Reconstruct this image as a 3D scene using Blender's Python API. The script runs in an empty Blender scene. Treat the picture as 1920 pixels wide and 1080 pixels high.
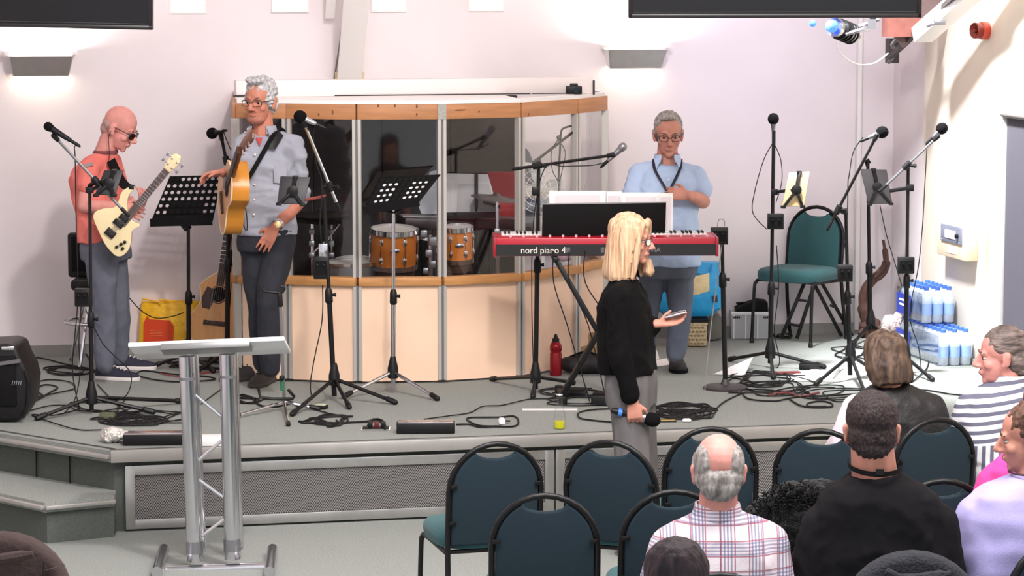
import bpy, bmesh, math, random
from mathutils import Vector, Matrix, Quaternion, noise
import numpy as np
random.seed(7)
SC = bpy.context.scene
COL = SC.collection
PI = math.pi
def V3(*a): return Vector(a)

# ------------------------------------------------------------------ camera
FPX = 5250.0
CAM = Vector((0, 0, 2.9))
YAW = math.radians(12.5)
PITCH = math.atan(600 / FPX)
UZ = Vector((0, 0, 1))
F0 = Vector((math.sin(YAW), math.cos(YAW), 0))      # horizontal forward
R0 = Vector((math.cos(YAW), -math.sin(YAW), 0))     # horizontal right
FW = F0 * math.cos(PITCH) - UZ * math.sin(PITCH)
UP = UZ * math.cos(PITCH) + F0 * math.sin(PITCH)
cd = bpy.data.cameras.new('camera'); co = bpy.data.objects.new('camera', cd); COL.objects.link(co)
cd.sensor_width = 36; cd.lens = FPX * 36 / 1920; cd.clip_end = 200
m = Matrix((R0, UP, -FW)).transposed().to_4x4(); m.translation = CAM
co.matrix_world = m
SC.camera = co
def ray(x, y): return R0 * ((x - 960) / FPX) + FW + UP * ((540 - y) / FPX)
ST = 0.43                                           # stage height
def G(x, y, z=ST):                                  # a pixel of the photo read on the plane z
    r = ray(x, y); return CAM + r * ((z - CAM.z) / r.z)
def dist(p): return (p - CAM).dot(F0)
def V(x, y, d):                                     # ... read at the horizontal distance d
    if isinstance(d, Vector): d = dist(d)
    r = ray(x, y); return CAM + r * (d / r.dot(F0))
def W(x, y, Y):                                     # ... read on a plane parallel to the back wall
    r = ray(x, y); return CAM + r * (Y / r.y)
def XW(x, y, X):
    r = ray(x, y); return CAM + r * (X / r.x)
YB = 18.0; XR = 6.64; YF = 14.33                     # back wall, right wall, stage front

# ------------------------------------------------------------------ light
SC.view_settings.view_transform = 'Standard'; SC.view_settings.look = 'None'
SC.view_settings.gamma = 1; SC.view_settings.use_curve_mapping = False
SC.view_settings.exposure = 0.42
w = bpy.data.worlds.new('world'); SC.world = w; w.use_nodes = True
bg = w.node_tree.nodes['Background']; bg.inputs[0].default_value = (0.93, 0.96, 1.0, 1); bg.inputs[1].default_value = 0.72
def lamp(name, kind, loc, aim, power, color=(1, 1, 1), **k):
    d = bpy.data.lights.new(name, kind); o = bpy.data.objects.new(name, d); COL.objects.link(o)
    o.location = loc; d.energy = power; d.color = color
    if aim is not None: o.rotation_euler = (Vector(aim) - Vector(loc)).to_track_quat('-Z', 'Y').to_euler()
    for a, b in k.items(): setattr(d, a, b)
    return o
# stage spots, unseen fill added over the audience, spot added to light the right wall
lamp('stage_spot_light', 'AREA', (2.5, 10.8, 5.3), (2.6, 17.2, 1.0), 135, (1.0, 0.92, 0.88), shape='DISK', size=0.35)
lamp('hall_fill_light', 'AREA', (3.0, 9.0, 5.2), (3.0, 12.5, 0.5), 440, (1.0, 0.98, 0.97), shape='RECTANGLE', size=5.0, size_y=2.5)
lamp('right_wall_spot', 'SPOT', (4.7, 15.5, 5.0), (6.8, 16.15, 0.55), 3000, (0.95, 0.98, 1.0), spot_size=math.radians(44), spot_blend=0.85, shadow_soft_size=0.25)

# ------------------------------------------------------------------ materials
def lin(c): return tuple((x / 12.92 if x <= 0.04045 else ((x + 0.055) / 1.055) ** 2.4) for x in c)
def hx(r, g, b): return lin((r / 255, g / 255, b / 255))
_M = {}
def mat(name, col, rough=0.6, metal=0.0, var=0.0, scale=20.0, bump=0.0, bscale=None, spec=0.5, alpha=1.0, trans=0.0, emit=None, es=0, stretch=None, col2=None, sheen=0.0):
    if name in _M: return _M[name]
    m = bpy.data.materials.new(name); m.use_nodes = True; _M[name] = m
    nt = m.node_tree; b = nt.nodes['Principled BSDF']
    b.inputs['Base Color'].default_value = (*col, 1); b.inputs['Roughness'].default_value = rough
    b.inputs['Metallic'].default_value = metal; b.inputs['Specular IOR Level'].default_value = spec
    if trans: b.inputs['Transmission Weight'].default_value = trans
    if alpha < 1: b.inputs['Alpha'].default_value = alpha
    if sheen: b.inputs['Sheen Weight'].default_value = sheen
    if emit: b.inputs['Emission Color'].default_value = (*emit, 1); b.inputs['Emission Strength'].default_value = es
    if var or bump or col2:
        tc = nt.nodes.new('ShaderNodeTexCoord'); mp = nt.nodes.new('ShaderNodeMapping')
        nt.links.new(tc.outputs['Object'], mp.inputs[0])
        if stretch: mp.inputs['Scale'].default_value = stretch
        nz = nt.nodes.new('ShaderNodeTexNoise'); nz.inputs['Scale'].default_value = scale; nz.inputs['Detail'].default_value = 4
        nt.links.new(mp.outputs[0], nz.inputs['Vector'])
        if var or col2:
            rp = nt.nodes.new('ShaderNodeValToRGB')
            rp.color_ramp.elements[0].position = 0.3; rp.color_ramp.elements[1].position = 0.7
            c0 = tuple(max(0, c * (1 - var)) for c in col); c1 = col2 or tuple(min(1, c * (1 + var)) for c in col)
            rp.color_ramp.elements[0].color = (*c0, 1); rp.color_ramp.elements[1].color = (*c1, 1)
            nt.links.new(nz.outputs[0], rp.inputs[0]); nt.links.new(rp.outputs[0], b.inputs['Base Color'])
        if bump:
            n2 = nz
            if bscale:
                n2 = nt.nodes.new('ShaderNodeTexNoise'); n2.inputs['Scale'].default_value = bscale; n2.inputs['Detail'].default_value = 3
                nt.links.new(mp.outputs[0], n2.inputs['Vector'])
            bp = nt.nodes.new('ShaderNodeBump'); bp.inputs['Strength'].default_value = bump; bp.inputs['Distance'].default_value = 0.02
            nt.links.new(n2.outputs[0], bp.inputs['Height']); nt.links.new(bp.outputs[0], b.inputs['Normal'])
    return m
def glassmat(name, tint=(1, 1, 1), refl=1.0):
    m = bpy.data.materials.new(name); m.use_nodes = True; nt = m.node_tree; nt.nodes.clear()
    o = nt.nodes.new('ShaderNodeOutputMaterial'); mx = nt.nodes.new('ShaderNodeMixShader')
    t = nt.nodes.new('ShaderNodeBsdfTransparent'); g = nt.nodes.new('ShaderNodeBsdfGlossy'); lw = nt.nodes.new('ShaderNodeLayerWeight'); lw.inputs[0].default_value = 0.5; pw = nt.nodes.new('ShaderNodeMath'); pw.operation = 'POWER'; pw.inputs[1].default_value = 4.5; f = nt.nodes.new('ShaderNodeMath'); f.operation = 'MULTIPLY_ADD'
    t.inputs[0].default_value = (*tint, 1); g.inputs['Roughness'].default_value = 0.03; nt.links.new(lw.outputs['Facing'], pw.inputs[0]); nt.links.new(pw.outputs[0], f.inputs[0]); f.inputs[1].default_value = 0.85 * refl; f.inputs[2].default_value = 0.035 * refl
    nt.links.new(f.outputs[0], mx.inputs[0]); nt.links.new(t.outputs[0], mx.inputs[1]); nt.links.new(g.outputs[0], mx.inputs[2])
    nt.links.new(mx.outputs[0], o.inputs[0]); return m

BLK = mat('black_metal', hx(13, 12, 14), 0.42, 0.0, spec=0.35)
BLKP = mat('black_plastic', hx(17, 16, 18), 0.5, spec=.35)
BLKM = mat('black_matte', hx(11, 10, 12), 0.75, spec=0.2)
CHR = mat('chrome', hx(215, 215, 220), 0.16, 1.0)
ALU = mat('aluminium', hx(190, 188, 186), 0.35, 0.85, var=0.08, scale=12)
STEEL = mat('brushed_steel', hx(150, 150, 155), 0.38, 0.9)
WHT = mat('white_paint', hx(235, 232, 230), 0.5)
PAPER = mat('paper', hx(245, 243, 242), 0.8)
WALL = mat('wall_paint', hx(230, 221, 224), 0.85, var=0.02, scale=3, bump=0.02, bscale=60)
WALLR = mat('wall_paint_cream', hx(232, 220, 204), 0.85, var=0.02, scale=3, bump=0.02, bscale=60)
CARPET = mat('grey_green_carpet', hx(146, 150, 146), 0.95, var=0.22, scale=130, bump=0.25, bscale=300, spec=0.1)
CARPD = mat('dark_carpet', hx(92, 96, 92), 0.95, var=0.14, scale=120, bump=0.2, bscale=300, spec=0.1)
WOOD = mat('pine_rail', hx(196, 140, 84), 0.5, var=0.16, scale=5, stretch=(1, 1, 8))
CREAM = mat('cream_panel', hx(248, 212, 184), 0.55, var=0.05, scale=3)
CABLE = mat('cable_rubber', hx(20, 19, 21), 0.6, spec=.3)
GLASS = glassmat('clear_glass')

# ------------------------------------------------------------------ mesh builder
def axes_from(z, up=UZ):
    z = z.normalized()
    if abs(z.dot(up)) > 0.99: up = Vector((1, 0, 0))
    x = up.cross(z).normalized(); y = z.cross(x)
    return x, y, z
class MB:
    def __init__(s): s.v = []; s.f = []; s.bev = 0; s.flat = False
    def add(s, vs, fs):
        o = len(s.v); s.v += [Vector(v) for v in vs]; s.f += [tuple(i + o for i in f) for f in fs]; return s
    def box(s, c, size, ax=None):
        a, b, d = ax or (Vector((1, 0, 0)), Vector((0, 1, 0)), UZ); c = Vector(c); vs = []
        for k in (-.5, .5):
            for j in (-.5, .5):
                for i in (-.5, .5): vs.append(c + a * (i * size[0]) + b * (j * size[1]) + d * (k * size[2]))
        return s.add(vs, [(0, 2, 3, 1), (4, 5, 7, 6), (0, 1, 5, 4), (2, 6, 7, 3), (0, 4, 6, 2), (1, 3, 7, 5)])
    def bar(s, p, q, wd, th, up=UZ):                 # a rectangular bar from p to q
        p = Vector(p); q = Vector(q); x, y, z = axes_from(q - p, up)
        return s.box((p + q) / 2, (wd, th, (q - p).length), (x, y, z))
    def loft(s, rings, cap=True, closed=False):
        n = len(rings[0]); vs = [p for r in rings for p in r]; fs = []
        m = len(rings)
        for i in range(m if closed else m - 1):
            i2 = (i + 1) % m
            for j in range(n):
                k = (j + 1) % n; fs.append((i * n + j, i * n + k, i2 * n + k, i2 * n + j))
        if cap and not closed: fs.append(tuple(range(n - 1, -1, -1))); fs.append(tuple((m - 1) * n + j for j in range(n)))
        return s.add(vs, fs)
    def tube(s, pts, r, n=8, closed=False, sub=0):
        pts = [Vector(p) for p in pts]
        if sub: pts = smooth(pts, sub, closed)
        m = len(pts); rs = r if isinstance(r, (list, tuple)) else [r] * m
        if len(rs) != m: rs = [rs[min(int(i * len(rs) / m), len(rs) - 1)] for i in range(m)]
        rings = []; pn = None
        for i, p in enumerate(pts):
            if closed: t = pts[(i + 1) % m] - pts[i - 1]
            else: t = pts[min(i + 1, m - 1)] - pts[max(i - 1, 0)]
            if t.length < 1e-9: t = UZ.copy()
            t.normalize()
            if pn is None: x, y, _ = axes_from(t)
            else:
                x = pn - t * pn.dot(t)
                x = x.normalized() if x.length > 1e-6 else axes_from(t)[0]
                y = t.cross(x)
            pn = x
            rings.append([p + (x * math.cos(2 * PI * j / n) + y * math.sin(2 * PI * j / n)) * rs[i] for j in range(n)])
        return s.loft(rings, True, closed)
    def lathe(s, base, axis, prof, n=16):            # prof: (height, radius)
        base = Vector(base); x, y, z = axes_from(Vector(axis))
        return s.loft([[base + z * h + (x * math.cos(2 * PI * j / n) + y * math.sin(2 * PI * j / n)) * max(r, 1e-4) for j in range(n)] for h, r in prof])
    def ell(s, c, rad, ax=None, nu=14, nv=9):
        a, b, d = ax or (Vector((1, 0, 0)), Vector((0, 1, 0)), UZ); c = Vector(c)
        if not isinstance(rad, (tuple, list)): rad = (rad,) * 3
        rings = []
        for i in range(nv + 1):
            t = -PI / 2 + PI * i / nv; cr = max(math.cos(t), 1e-3); z = math.sin(t)
            rings.append([c + a * (rad[0] * cr * math.cos(2 * PI * j / nu)) + b * (rad[1] * cr * math.sin(2 * PI * j / nu)) + d * (rad[2] * z) for j in range(nu)])
        return s.loft(rings)
    def cap(s, p, q, r0, r1=None, n=10):             # round ended, tapering limb
        p = Vector(p); q = Vector(q); r1 = r0 if r1 is None else r1; d = (q - p); L = d.length
        x, y, z = axes_from(d if L > 1e-6 else UZ); rings = []
        for a in (-80, -50, -20): a = math.radians(a); rings.append((r0 * math.sin(a), r0 * math.cos(a)))
        for k in (0, .5, 1): rings.append((L * k, r0 + (r1 - r0) * k))
        for a in (20, 50, 80): a = math.radians(a); rings.append((L + r1 * math.sin(a), r1 * math.cos(a)))
        return s.loft([[p + z * h + (x * math.cos(2 * PI * j / n) + y * math.sin(2 * PI * j / n)) * r for j in range(n)] for h, r in rings])
    def prism(s, pts, off):                          # an outline given depth
        pts = [Vector(p) for p in pts]; off = Vector(off); n = len(pts)
        nrm = Vector((0, 0, 0))
        for i in range(n): nrm += (pts[i] - pts[0]).cross(pts[(i + 1) % n] - pts[0])
        if nrm.dot(off) > 0: pts = pts[::-1]
        return s.loft([pts, [p + off for p in pts]][::-1]) if False else s._pr(pts, off, n)
    def _pr(s, pts, off, n):
        vs = pts + [p + off for p in pts]
        fs = [tuple(range(n)), tuple(range(2 * n - 1, n - 1, -1))]
        for i in range(n): k = (i + 1) % n; fs.append((i, i + n, k + n, k))
        return s.add(vs, fs)
    def quad(s, a, b, c, d): return s.add([a, b, c, d], [(0, 1, 2, 3)])
def smooth(pts, n=5, closed=False):
    pts = [Vector(p) for p in pts]; m = len(pts); out = []
    for i in range(m if closed else m - 1):
        g = (lambda k: pts[k % m]) if closed else (lambda k: pts[max(0, min(m - 1, k))])
        a, b, c, d = g(i - 1), g(i), g(i + 1), g(i + 2)
        for k in range(n):
            t = k / n
            out.append(0.5 * ((2 * b) + (c - a) * t + (2 * a - 5 * b + 4 * c - d) * t * t + (3 * b - a - 3 * c + d) * t ** 3))
    if not closed: out.append(pts[-1])
    return out
ORG = {}
def org(o):
    return ORG.get(o.name, Vector((0, 0, 0))) if o else Vector((0, 0, 0))
def link(o, parent=None):
    COL.objects.link(o)
    if parent: o.parent = parent; ORG[o.name] = org(parent)
    return o
def tag(o, label=None, cat=None, group=None, kind=None):
    if label: o['label'] = label
    if cat: o['category'] = cat
    if group: o['group'] = group
    if kind: o['kind'] = kind
    return o
def thing(name, label, cat, loc, group=None):
    o = bpy.data.objects.new(name, None); o.empty_display_size = 0.1; COL.objects.link(o); o.location = loc; ORG[o.name] = Vector(loc)
    return tag(o, label, cat, group)
def finish(me, ang=40):
    me.polygons.foreach_set('use_smooth', [True] * len(me.polygons)); me.set_sharp_from_angle(angle=math.radians(ang))
def obj(name, mb, material, parent=None, loc=None, label=None, bev=0, seg=2, ang=40, kind=None):
    """one mesh object from world coordinates; under a parent, or standing at loc"""
    o0 = org(parent) if parent else (Vector(loc) if loc is not None else Vector((0, 0, 0)))
    me = bpy.data.meshes.new(name)
    me.from_pydata([tuple(v - o0) for v in mb.v], [], mb.f); me.validate()
    bm = bmesh.new(); bm.from_mesh(me); bmesh.ops.recalc_face_normals(bm, faces=bm.faces)
    if bev:
        es = [e for e in bm.edges if len(e.link_faces) == 2 and e.calc_face_angle(0) > math.radians(35)]
        bmesh.ops.bevel(bm, geom=es, offset=bev, segments=seg, affect='EDGES', profile=0.5, clamp_overlap=True)
    bm.to_mesh(me); bm.free()
    finish(me, ang)
    mats = material if isinstance(material, (list, tuple)) else [material]
    for mm in mats: me.materials.append(mm)
    o = bpy.data.objects.new(name, me); link(o, parent)
    if not parent: o.location = o0; ORG[o.name] = o0
    return tag(o, label, kind=kind)
def solid(name, label, cat, mb, material, loc, group=None, **k):
    return tag(obj(name, mb, material, None, loc, **k), label, cat, group)
def dup(root, M=None, label=None, group=None):
    r = root.copy(); COL.objects.link(r)
    if M is not None: r.matrix_world = M
    if label: r['label'] = label
    if group: r['group'] = group
    ORG[r.name] = r.location.copy()
    for ch in list(root.children):
        c = ch.copy(); COL.objects.link(c); c.parent = r
        for g in list(ch.children):
            d = g.copy(); COL.objects.link(d); d.parent = c
    return r
def struct(name, mb, material, parent=None, **k):
    o = obj(name, mb, material, parent, **k)
    if not parent: o['kind'] = 'structure'
    return o
def text_mesh(name, body, size, material, parent, place, depth=0.001):
    cu = bpy.data.curves.new(name, 'FONT'); cu.body = body; cu.size = size; cu.extrude = depth; cu.align_x = 'LEFT'
    t = bpy.data.objects.new('tmp_text', cu); COL.objects.link(t)
    dg = bpy.context.evaluated_depsgraph_get(); me = bpy.data.meshes.new_from_object(t.evaluated_get(dg))
    bpy.data.objects.remove(t); me.name = name
    me.transform(Matrix.Translation(-org(parent)) @ place); me.materials.clear(); me.materials.append(material)
    return link(bpy.data.objects.new(name, me), parent)
def remesh(name, mb, voxel, material, parent, smooth_it=4, disp=None, ang=180, loc=None, label=None):
    """melt overlapping solids into one continuous skin"""
    o0 = org(parent) if parent else Vector(loc)
    me = bpy.data.meshes.new(name); me.from_pydata([tuple(v - o0) for v in mb.v], [], mb.f)
    bm = bmesh.new(); bm.from_mesh(me); bmesh.ops.recalc_face_normals(bm, faces=bm.faces); bm.to_mesh(me); bm.free()
    t = bpy.data.objects.new('tmp', me); COL.objects.link(t)
    r = t.modifiers.new('r', 'REMESH'); r.mode = 'VOXEL'; r.voxel_size = voxel
    if smooth_it: s = t.modifiers.new('s', 'SMOOTH'); s.iterations = smooth_it; s.factor = 0.5
    dg = bpy.context.evaluated_depsgraph_get(); m2 = bpy.data.meshes.new_from_object(t.evaluated_get(dg))
    bpy.data.objects.remove(t); bpy.data.meshes.remove(me); m2.name = name
    if disp:
        amp, sc, st = disp[:3]; crease = len(disp) > 3
        n = len(m2.vertices); co = np.empty(n * 3); no = np.empty(n * 3)
        m2.vertices.foreach_get('co', co); m2.vertices.foreach_get('normal', no)
        co = co.reshape(-1, 3); no = no.reshape(-1, 3); h = np.empty(n)
        for i in range(n):
            q = Vector((co[i, 0] * sc * st[0], co[i, 1] * sc * st[1], co[i, 2] * sc * st[2]))
            h[i] = noise.noise(q) + 0.5 * noise.noise(q * 2.1) if not crease else 0.5 * noise.noise(q * 0.7) - 1.5 * abs(noise.noise(q * 0.9)) + 0.5 - 0.6 * abs(noise.noise(q * 2.3))
        co += no * (h * amp)[:, None]
        m2.vertices.foreach_set('co', co.ravel()); m2.update()
    finish(m2, ang); m2.materials.clear()
    m2.materials.append(material)
    o = bpy.data.objects.new(name, m2); link(o, parent)
    if not parent: o.location = o0; ORG[o.name] = o0
    return tag(o, label)
# ================================================================== ROOM
b = MB().box((3.0, 7.5, -0.05), (12, 22, 0.1)); FL = struct('floor', b, CARPET)
b = MB().box((2.2, YB + 0.1, 2.7), (9.6, 0.2, 5.6)); WB = struct('wall_back', b, WALL)
b = MB().box((XR + 0.1, 12, 2.7), (0.2, 12.2, 5.6)); WR = struct('wall_right', b, WALL)
ycr = XW(1729, 400, XR - 0.05).y
b = MB().box((XR - 0.025, (ycr + 6) / 2, 2.7), (0.05, ycr - 6, 5.6)); struct('wall_right_front', b, WALLR, bev=0.004)
b = MB().box((-2.6, 12, 2.7), (0.2, 12.2, 5.6)); struct('wall_left', b, WALL)
b = MB().box((2.0, 13.5, 5.55), (9.4, 9.2, 0.1)); struct('ceiling', b, WALL)
b = MB().box((2.0, YB - 0.01, ST + 0.035), (9.2, 0.02, 0.07)); struct('baseboard_back', b, mat('grey_skirting', hx(150, 148, 145), 0.8))
b = MB().box((XR - 0.06, 16.2, ST + 0.02), (0.02, 2.2, 0.04)); struct('baseboard_right', b, mat('grey_skirting', hx(150, 148, 145), 0.8))
# conduit in the corner
p = W(1609, 300, YB - 0.02)
b = MB().box((p.x, YB - 0.02, 2.1), (0.03, 0.04, 3.3)); struct('trim_1', b, WHT, bev=0.004)
# small deep windows high in the back wall
SKYG = mat('daylight_pane', hx(250, 252, 255), 0.3, emit=(0.95, 0.98, 1), es=1.6)
for i, (xa, xb, yb) in enumerate([(321, 382, 22), (512, 575, 20), (699, 757, 19), (881, 940, 18)]):
    pa = W(xa, yb, YB); pb = W(xb, yb, YB); c = (pa + pb) / 2; wd = pb.x - pa.x; h = 0.26; z0 = pa.z
    fr = MB(); t = 0.012
    for (cx, cz, sx, sz) in ((c.x, z0 - t / 2, wd + 2 * t, t), (c.x, z0 + h + t / 2, wd + 2 * t, t), (pa.x - t / 2, z0 + h / 2, t, h), (pb.x + t / 2, z0 + h / 2, t, h)):
        fr.box((cx, YB - 0.008, cz), (sx, 0.02, sz))
    f = struct('window_%d' % (i + 1), fr, WHT)
    obj('pane', MB().box((c.x, YB - 0.003, z0 + h / 2), (wd, 0.006, h)), SKYG, f)
# sloping white strut from the back wall to the roof
a = W(655, 152, YB - 0.1); e = W(668, 0, YB - 0.55); e2 = a + (e - a) * 2.6
x, y, z = axes_from(e2 - a, Vector((0, 1, 0)))
bm_ = MB(); bm_.box((a + e2) / 2, (0.16, 0.14, (e2 - a).length), (R0, z.cross(R0).normalized(), z)); st = struct('trim_2', bm_, WHT, bev=0.006)
obj('cable_cover', MB().box((a + e2) / 2 - R0 * 0.12 + Vector((0, .05, .35)), (0.06, 0.05, (e2 - a).length * .9), (R0, z.cross(R0).normalized(), z)), WHT, st)
obj('end_cap', MB().box(a + Vector((0, -.005, .03)), (0.168, 0.15, 0.055)), mat('yellowed_wood', hx(205, 185, 140), 0.6), st)
obj('cable', MB().tube([W(626, 152, YB - .03), W(636, 90, YB - .03), W(648, 0, YB - .03), W(655, -60, YB - .03)], 0.006, 6), mat('grey_cable', hx(120, 112, 108), 0.6), st)
# roof timbers in the right corner
q1 = V(1728, 66, 17.6); q2 = V(1838, -30, 16.9)
b = MB().bar(q1, q1 + (q2 - q1) * 2.2, 0.13, 0.10); raf = struct('trim_3', b, WHT, bev=0.006)
q1 = V(1664, 112, 18.25); q2 = V(1783, 0, 17.1)
obj('rail', MB().bar(q1, q1 + (q2 - q1) * 2, 0.03, 0.03), mat('dark_rail', hx(62, 55, 55), 0.6), raf)
sf = [V(x, y, 17.85) for x, y in ((1664, 40), (1722, 38), (1728, -60), (1850, -70), (1788, 0), (1694, 90), (1674, 66))]
obj('soffit', MB().prism(sf, F0 * .05), mat('mauve_soffit', hx(118, 98, 98), .7, var=.08), raf)
obj('purlin', MB().box(V(1690, 48, 17.8), (0.22, 0.12, 0.14)), mat('red_timber', hx(150, 92, 84), 0.6, var=.12), raf)
k = MB(); k.box(V(1673, 95, 18.3), (0.07, 0.07, 0.16)); obj('bracket', k, mat('dark_rail', hx(62, 55, 55), 0.6), raf)
k = MB().tube([V(1666, 118, 18.2), V(1680, 96, 18.15), V(1672, 84, 18.15), V(1690, 66, 18.1)], 0.012, 6, sub=3); obj('pipe', k, STEEL, raf)
k = MB().box(V(1762, 41, 17.0), (0.07, 0.05, 0.035), (R0, F0, UZ)); k.bar(V(1752, 44, 17.0), V(1738, 50, 17.05), 0.02, 0.015)
obj('clamp', k, STEEL, raf, bev=.004)
# window with a dark roller blind in the right wall
xw = XR - 0.05
p0 = XW(1889, 190, xw); p1 = XW(1899, 210, xw); zt = p0.z; zb = 0.52; ya = p0.y; yb_ = ya - 1.3
fr = MB(); fr.box((xw - .02, ya - .02, (zt + zb) / 2), (0.05, 0.05, zt - zb)); fr.box((xw - .02, yb_, (zt + zb) / 2), (0.05, 0.05, zt - zb))
fr.box((xw - .02, (ya + yb_) / 2, zt - .02), (0.06, ya - yb_ + .06, 0.07)); fr.box((xw - .02, (ya + yb_) / 2, zb), (0.06, ya - yb_, 0.05))
wf = struct('window_5', fr, WHT, bev=.004)
obj('roller_blind', MB().box((xw - .012, (ya + yb_) / 2 - .02, (zt + zb) / 2 - .03), (0.02, ya - yb_ - .07, zt - zb - .06)), mat('blind_fabric', hx(78, 74, 84), 0.8), wf)
obj('blind_roller', MB().tube([(xw - .04, ya - .04, zt - .07), (xw - .04, yb_ + .04, zt - .07)], 0.025, 10), mat('blind_roller', hx(130, 124, 120), 0.6), wf)

# ================================================================== STAGE
E0 = G(209, 850); E1 = G(0, 815); ed = (E1 - E0).normalized(); EL = E0 + ed * 2.6
E0.y = YF if abs(E0.y - YF) < .2 else E0.y
top = [E0, EL, Vector((EL.x, YB, ST)), Vector((XR, YB, ST)), Vector((XR, E0.y, ST))]
YF = E0.y
stg = struct('floor_stage', MB().prism([p - UZ * 0.06 for p in top], UZ * 0.06), CARPET)
inn = [E0 + Vector((.02, .05, 0)), EL + Vector((.05, .02, 0)), top[2], top[3], top[4] + Vector((0, .05, 0))]
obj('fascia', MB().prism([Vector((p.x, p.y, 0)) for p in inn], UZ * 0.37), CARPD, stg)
LIP = mat('aluminium_lip', hx(176, 172, 168), 0.45, 0.55, var=.06, scale=6)
lp = MB(); lp.bar(E0 + UZ * -.03, EL + UZ * -.03, .062, .02); lp.box(((E0.x + XR) / 2, YF - .002, ST - .03), (XR - E0.x, .02, .062))
obj('lip', lp, LIP, stg, bev=.003)
gr = MB(); gr.bar(E0 + UZ * .001 + Vector((.03, .035, 0)), EL + UZ * .001 + Vector((.03, .03, 0)), .004, .012); gr.box(((E0.x + XR) / 2, YF + .035, ST + .001), (XR - E0.x, .012, .004))
obj('lip_groove', gr, mat('dark_groove', hx(84, 84, 84), 0.8), stg)
seams = MB()
for k in (.35, .62):
    p = E0 + ed * k * 1.0 + Vector((.02, .02, 0)); seams.box((p.x + .0, p.y - .0, .27), (.006, .006, .2))
obj('carpet_seam', seams, BLKM, stg)
# ventilated front panels: frame + expanded mesh
xs = [G(231, 862, .37).x, G(1034, 830, .37).x, G(1034, 830, .37).x + 2.3, XR - .01]
MESHM = mat('mesh_metal', hx(196, 192, 190), 0.45, 0.35)
MBK = mat('mesh_backing', hx(98, 95, 96), 0.8)
for i in range(3):
    xa, xb = xs[i] + .004, xs[i + 1] - .004; z0, z1 = .012, .345; t = .05; yy = YF + .03
    fp = MB()
    fp.box(((xa + xb) / 2, yy, z0 + t / 2), (xb - xa, .022, t)); fp.box(((xa + xb) / 2, yy, z1 - t / 2), (xb - xa, .022, t))
    fp.box((xa + t / 2, yy, (z0 + z1) / 2), (t, .024, z1 - z0)); fp.box((xb - t / 2, yy, (z0 + z1) / 2), (t, .024, z1 - z0))
    pan = tag(obj('vent_panel', fp, ALU, stg, bev=.002), None)
    obj('backing', MB().box(((xa + xb) / 2, yy + .011, (z0 + z1) / 2), (xb - xa - .02, .004, z1 - z0 - .02)), MBK, stg)
    me = MB(); px, pz = .0125, .0085; x0, x1 = xa + t, xb - t; nz_ = int((z1 - z0 - 2 * t) / pz); nx = int((x1 - x0) / px); hw = .0014
    for r_ in range(nz_ + 1):
        zz = z0 + t + r_ * pz; vs = []; fs = []
        for c_ in range(nx * 2 + 1):
            zo = (pz * .42 if (c_ + r_) % 2 else -pz * .42)
            X = x0 + c_ * px / 2
            vs += [(X, yy - .002, zz + zo - hw), (X, yy + .004, zz + zo + hw)]
            if c_: n = c_ * 2; fs.append((n - 2, n, n + 1, n - 1))
        me.add(vs, fs)
    obj('expanded_mesh', me, MESHM, stg, kind='stuff')
# low step round the corner
z1 = .215
s0 = G(84, 943, z1); s1 = G(214, 931, z1); s2 = G(0, 925, z1); sd = (s2 - s0).normalized(); sL = s0 + sd * 2.2
pin = [s1, s0, sL, EL + Vector((.1, .02, 0)), E0 + Vector((.03, .06, 0))]
pin = [Vector((p.x, p.y, z1)) for p in pin]
stp = struct('floor_step', MB().prism([p - UZ * .05 for p in pin], UZ * .05), CARPET)
pr = [pin[0] + Vector((-.0, .03, 0)), pin[1] + Vector((.01, .03, 0)), pin[2] + Vector((.03, .03, 0)), pin[3], pin[4]]
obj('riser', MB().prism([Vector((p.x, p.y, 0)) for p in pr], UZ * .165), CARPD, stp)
lp = MB().bar(s0 - UZ * .024, sL - UZ * .024, .05, .02); lp.bar(s0 - UZ * .024, s1 - UZ * .024, .05, .02); obj('lip', lp, LIP, stp, bev=.003)

# ================================================================== DRUM BOOTH
ZR0, ZR1, ZH0, ZH1 = 1.02, 1.07, 2.01, 2.10
BP = [G(x, y, ZR0) for x, y in ((447, 531), (541, 532), (671, 535.5), (828, 534), (973, 527), (1077, 512), (1131, 499))]
left_wall = Vector((W(440, 300, YB - .02).x + .02, YB - .02, 0)); right_wall = Vector((BP[-1].x + .10, YB - .02, 0))
BP = [left_wall] + BP + [right_wall]
BP = [Vector((p.x, p.y, 0)) for p in BP]
BOOTH = thing('drum_booth', 'curved cream drum booth with glass panes and pine rails against the wall', 'drum booth', (BP[4].x, BP[4].y, ST))
rows = []
for i in range(len(BP) - 1):
    a, c = BP[i], BP[i + 1]; d = (c - a).normalized(); nrm = d.cross(UZ)
    if nrm.y > 0 and i not in (0,): nrm = -nrm
    ax = (d, nrm, UZ); mid = (a + c) / 2; L = (c - a).length
    g = .024
    obj('lower_panel', MB().box(mid + UZ * ((ST + .012 + ZR0) / 2), (L - 2 * g, .018, ZR0 - ST - .014), ax), CREAM, BOOTH)
    obj('sill_rail', MB().box(mid + UZ * ((ZR0 + ZR1) / 2) + nrm * .005, (L - .004, .075, ZR1 - ZR0), ax), WOOD, BOOTH, bev=.003)
    obj('glass_pane', MB().box(mid + UZ * ((ZR1 + ZH0) / 2), (L - 2 * g + .01, .006, ZH0 - ZR1), ax), GLASS, BOOTH)
    obj('header_board', MB().box(mid + UZ * ((ZH0 + ZH1) / 2) + nrm * .005, (L - .004, .04, ZH1 - ZH0), ax), mat('pine_header', hx(182, 126, 84), 0.5, var=.14, scale=4, stretch=(1, 1, 9)), BOOTH, bev=.002)
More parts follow.
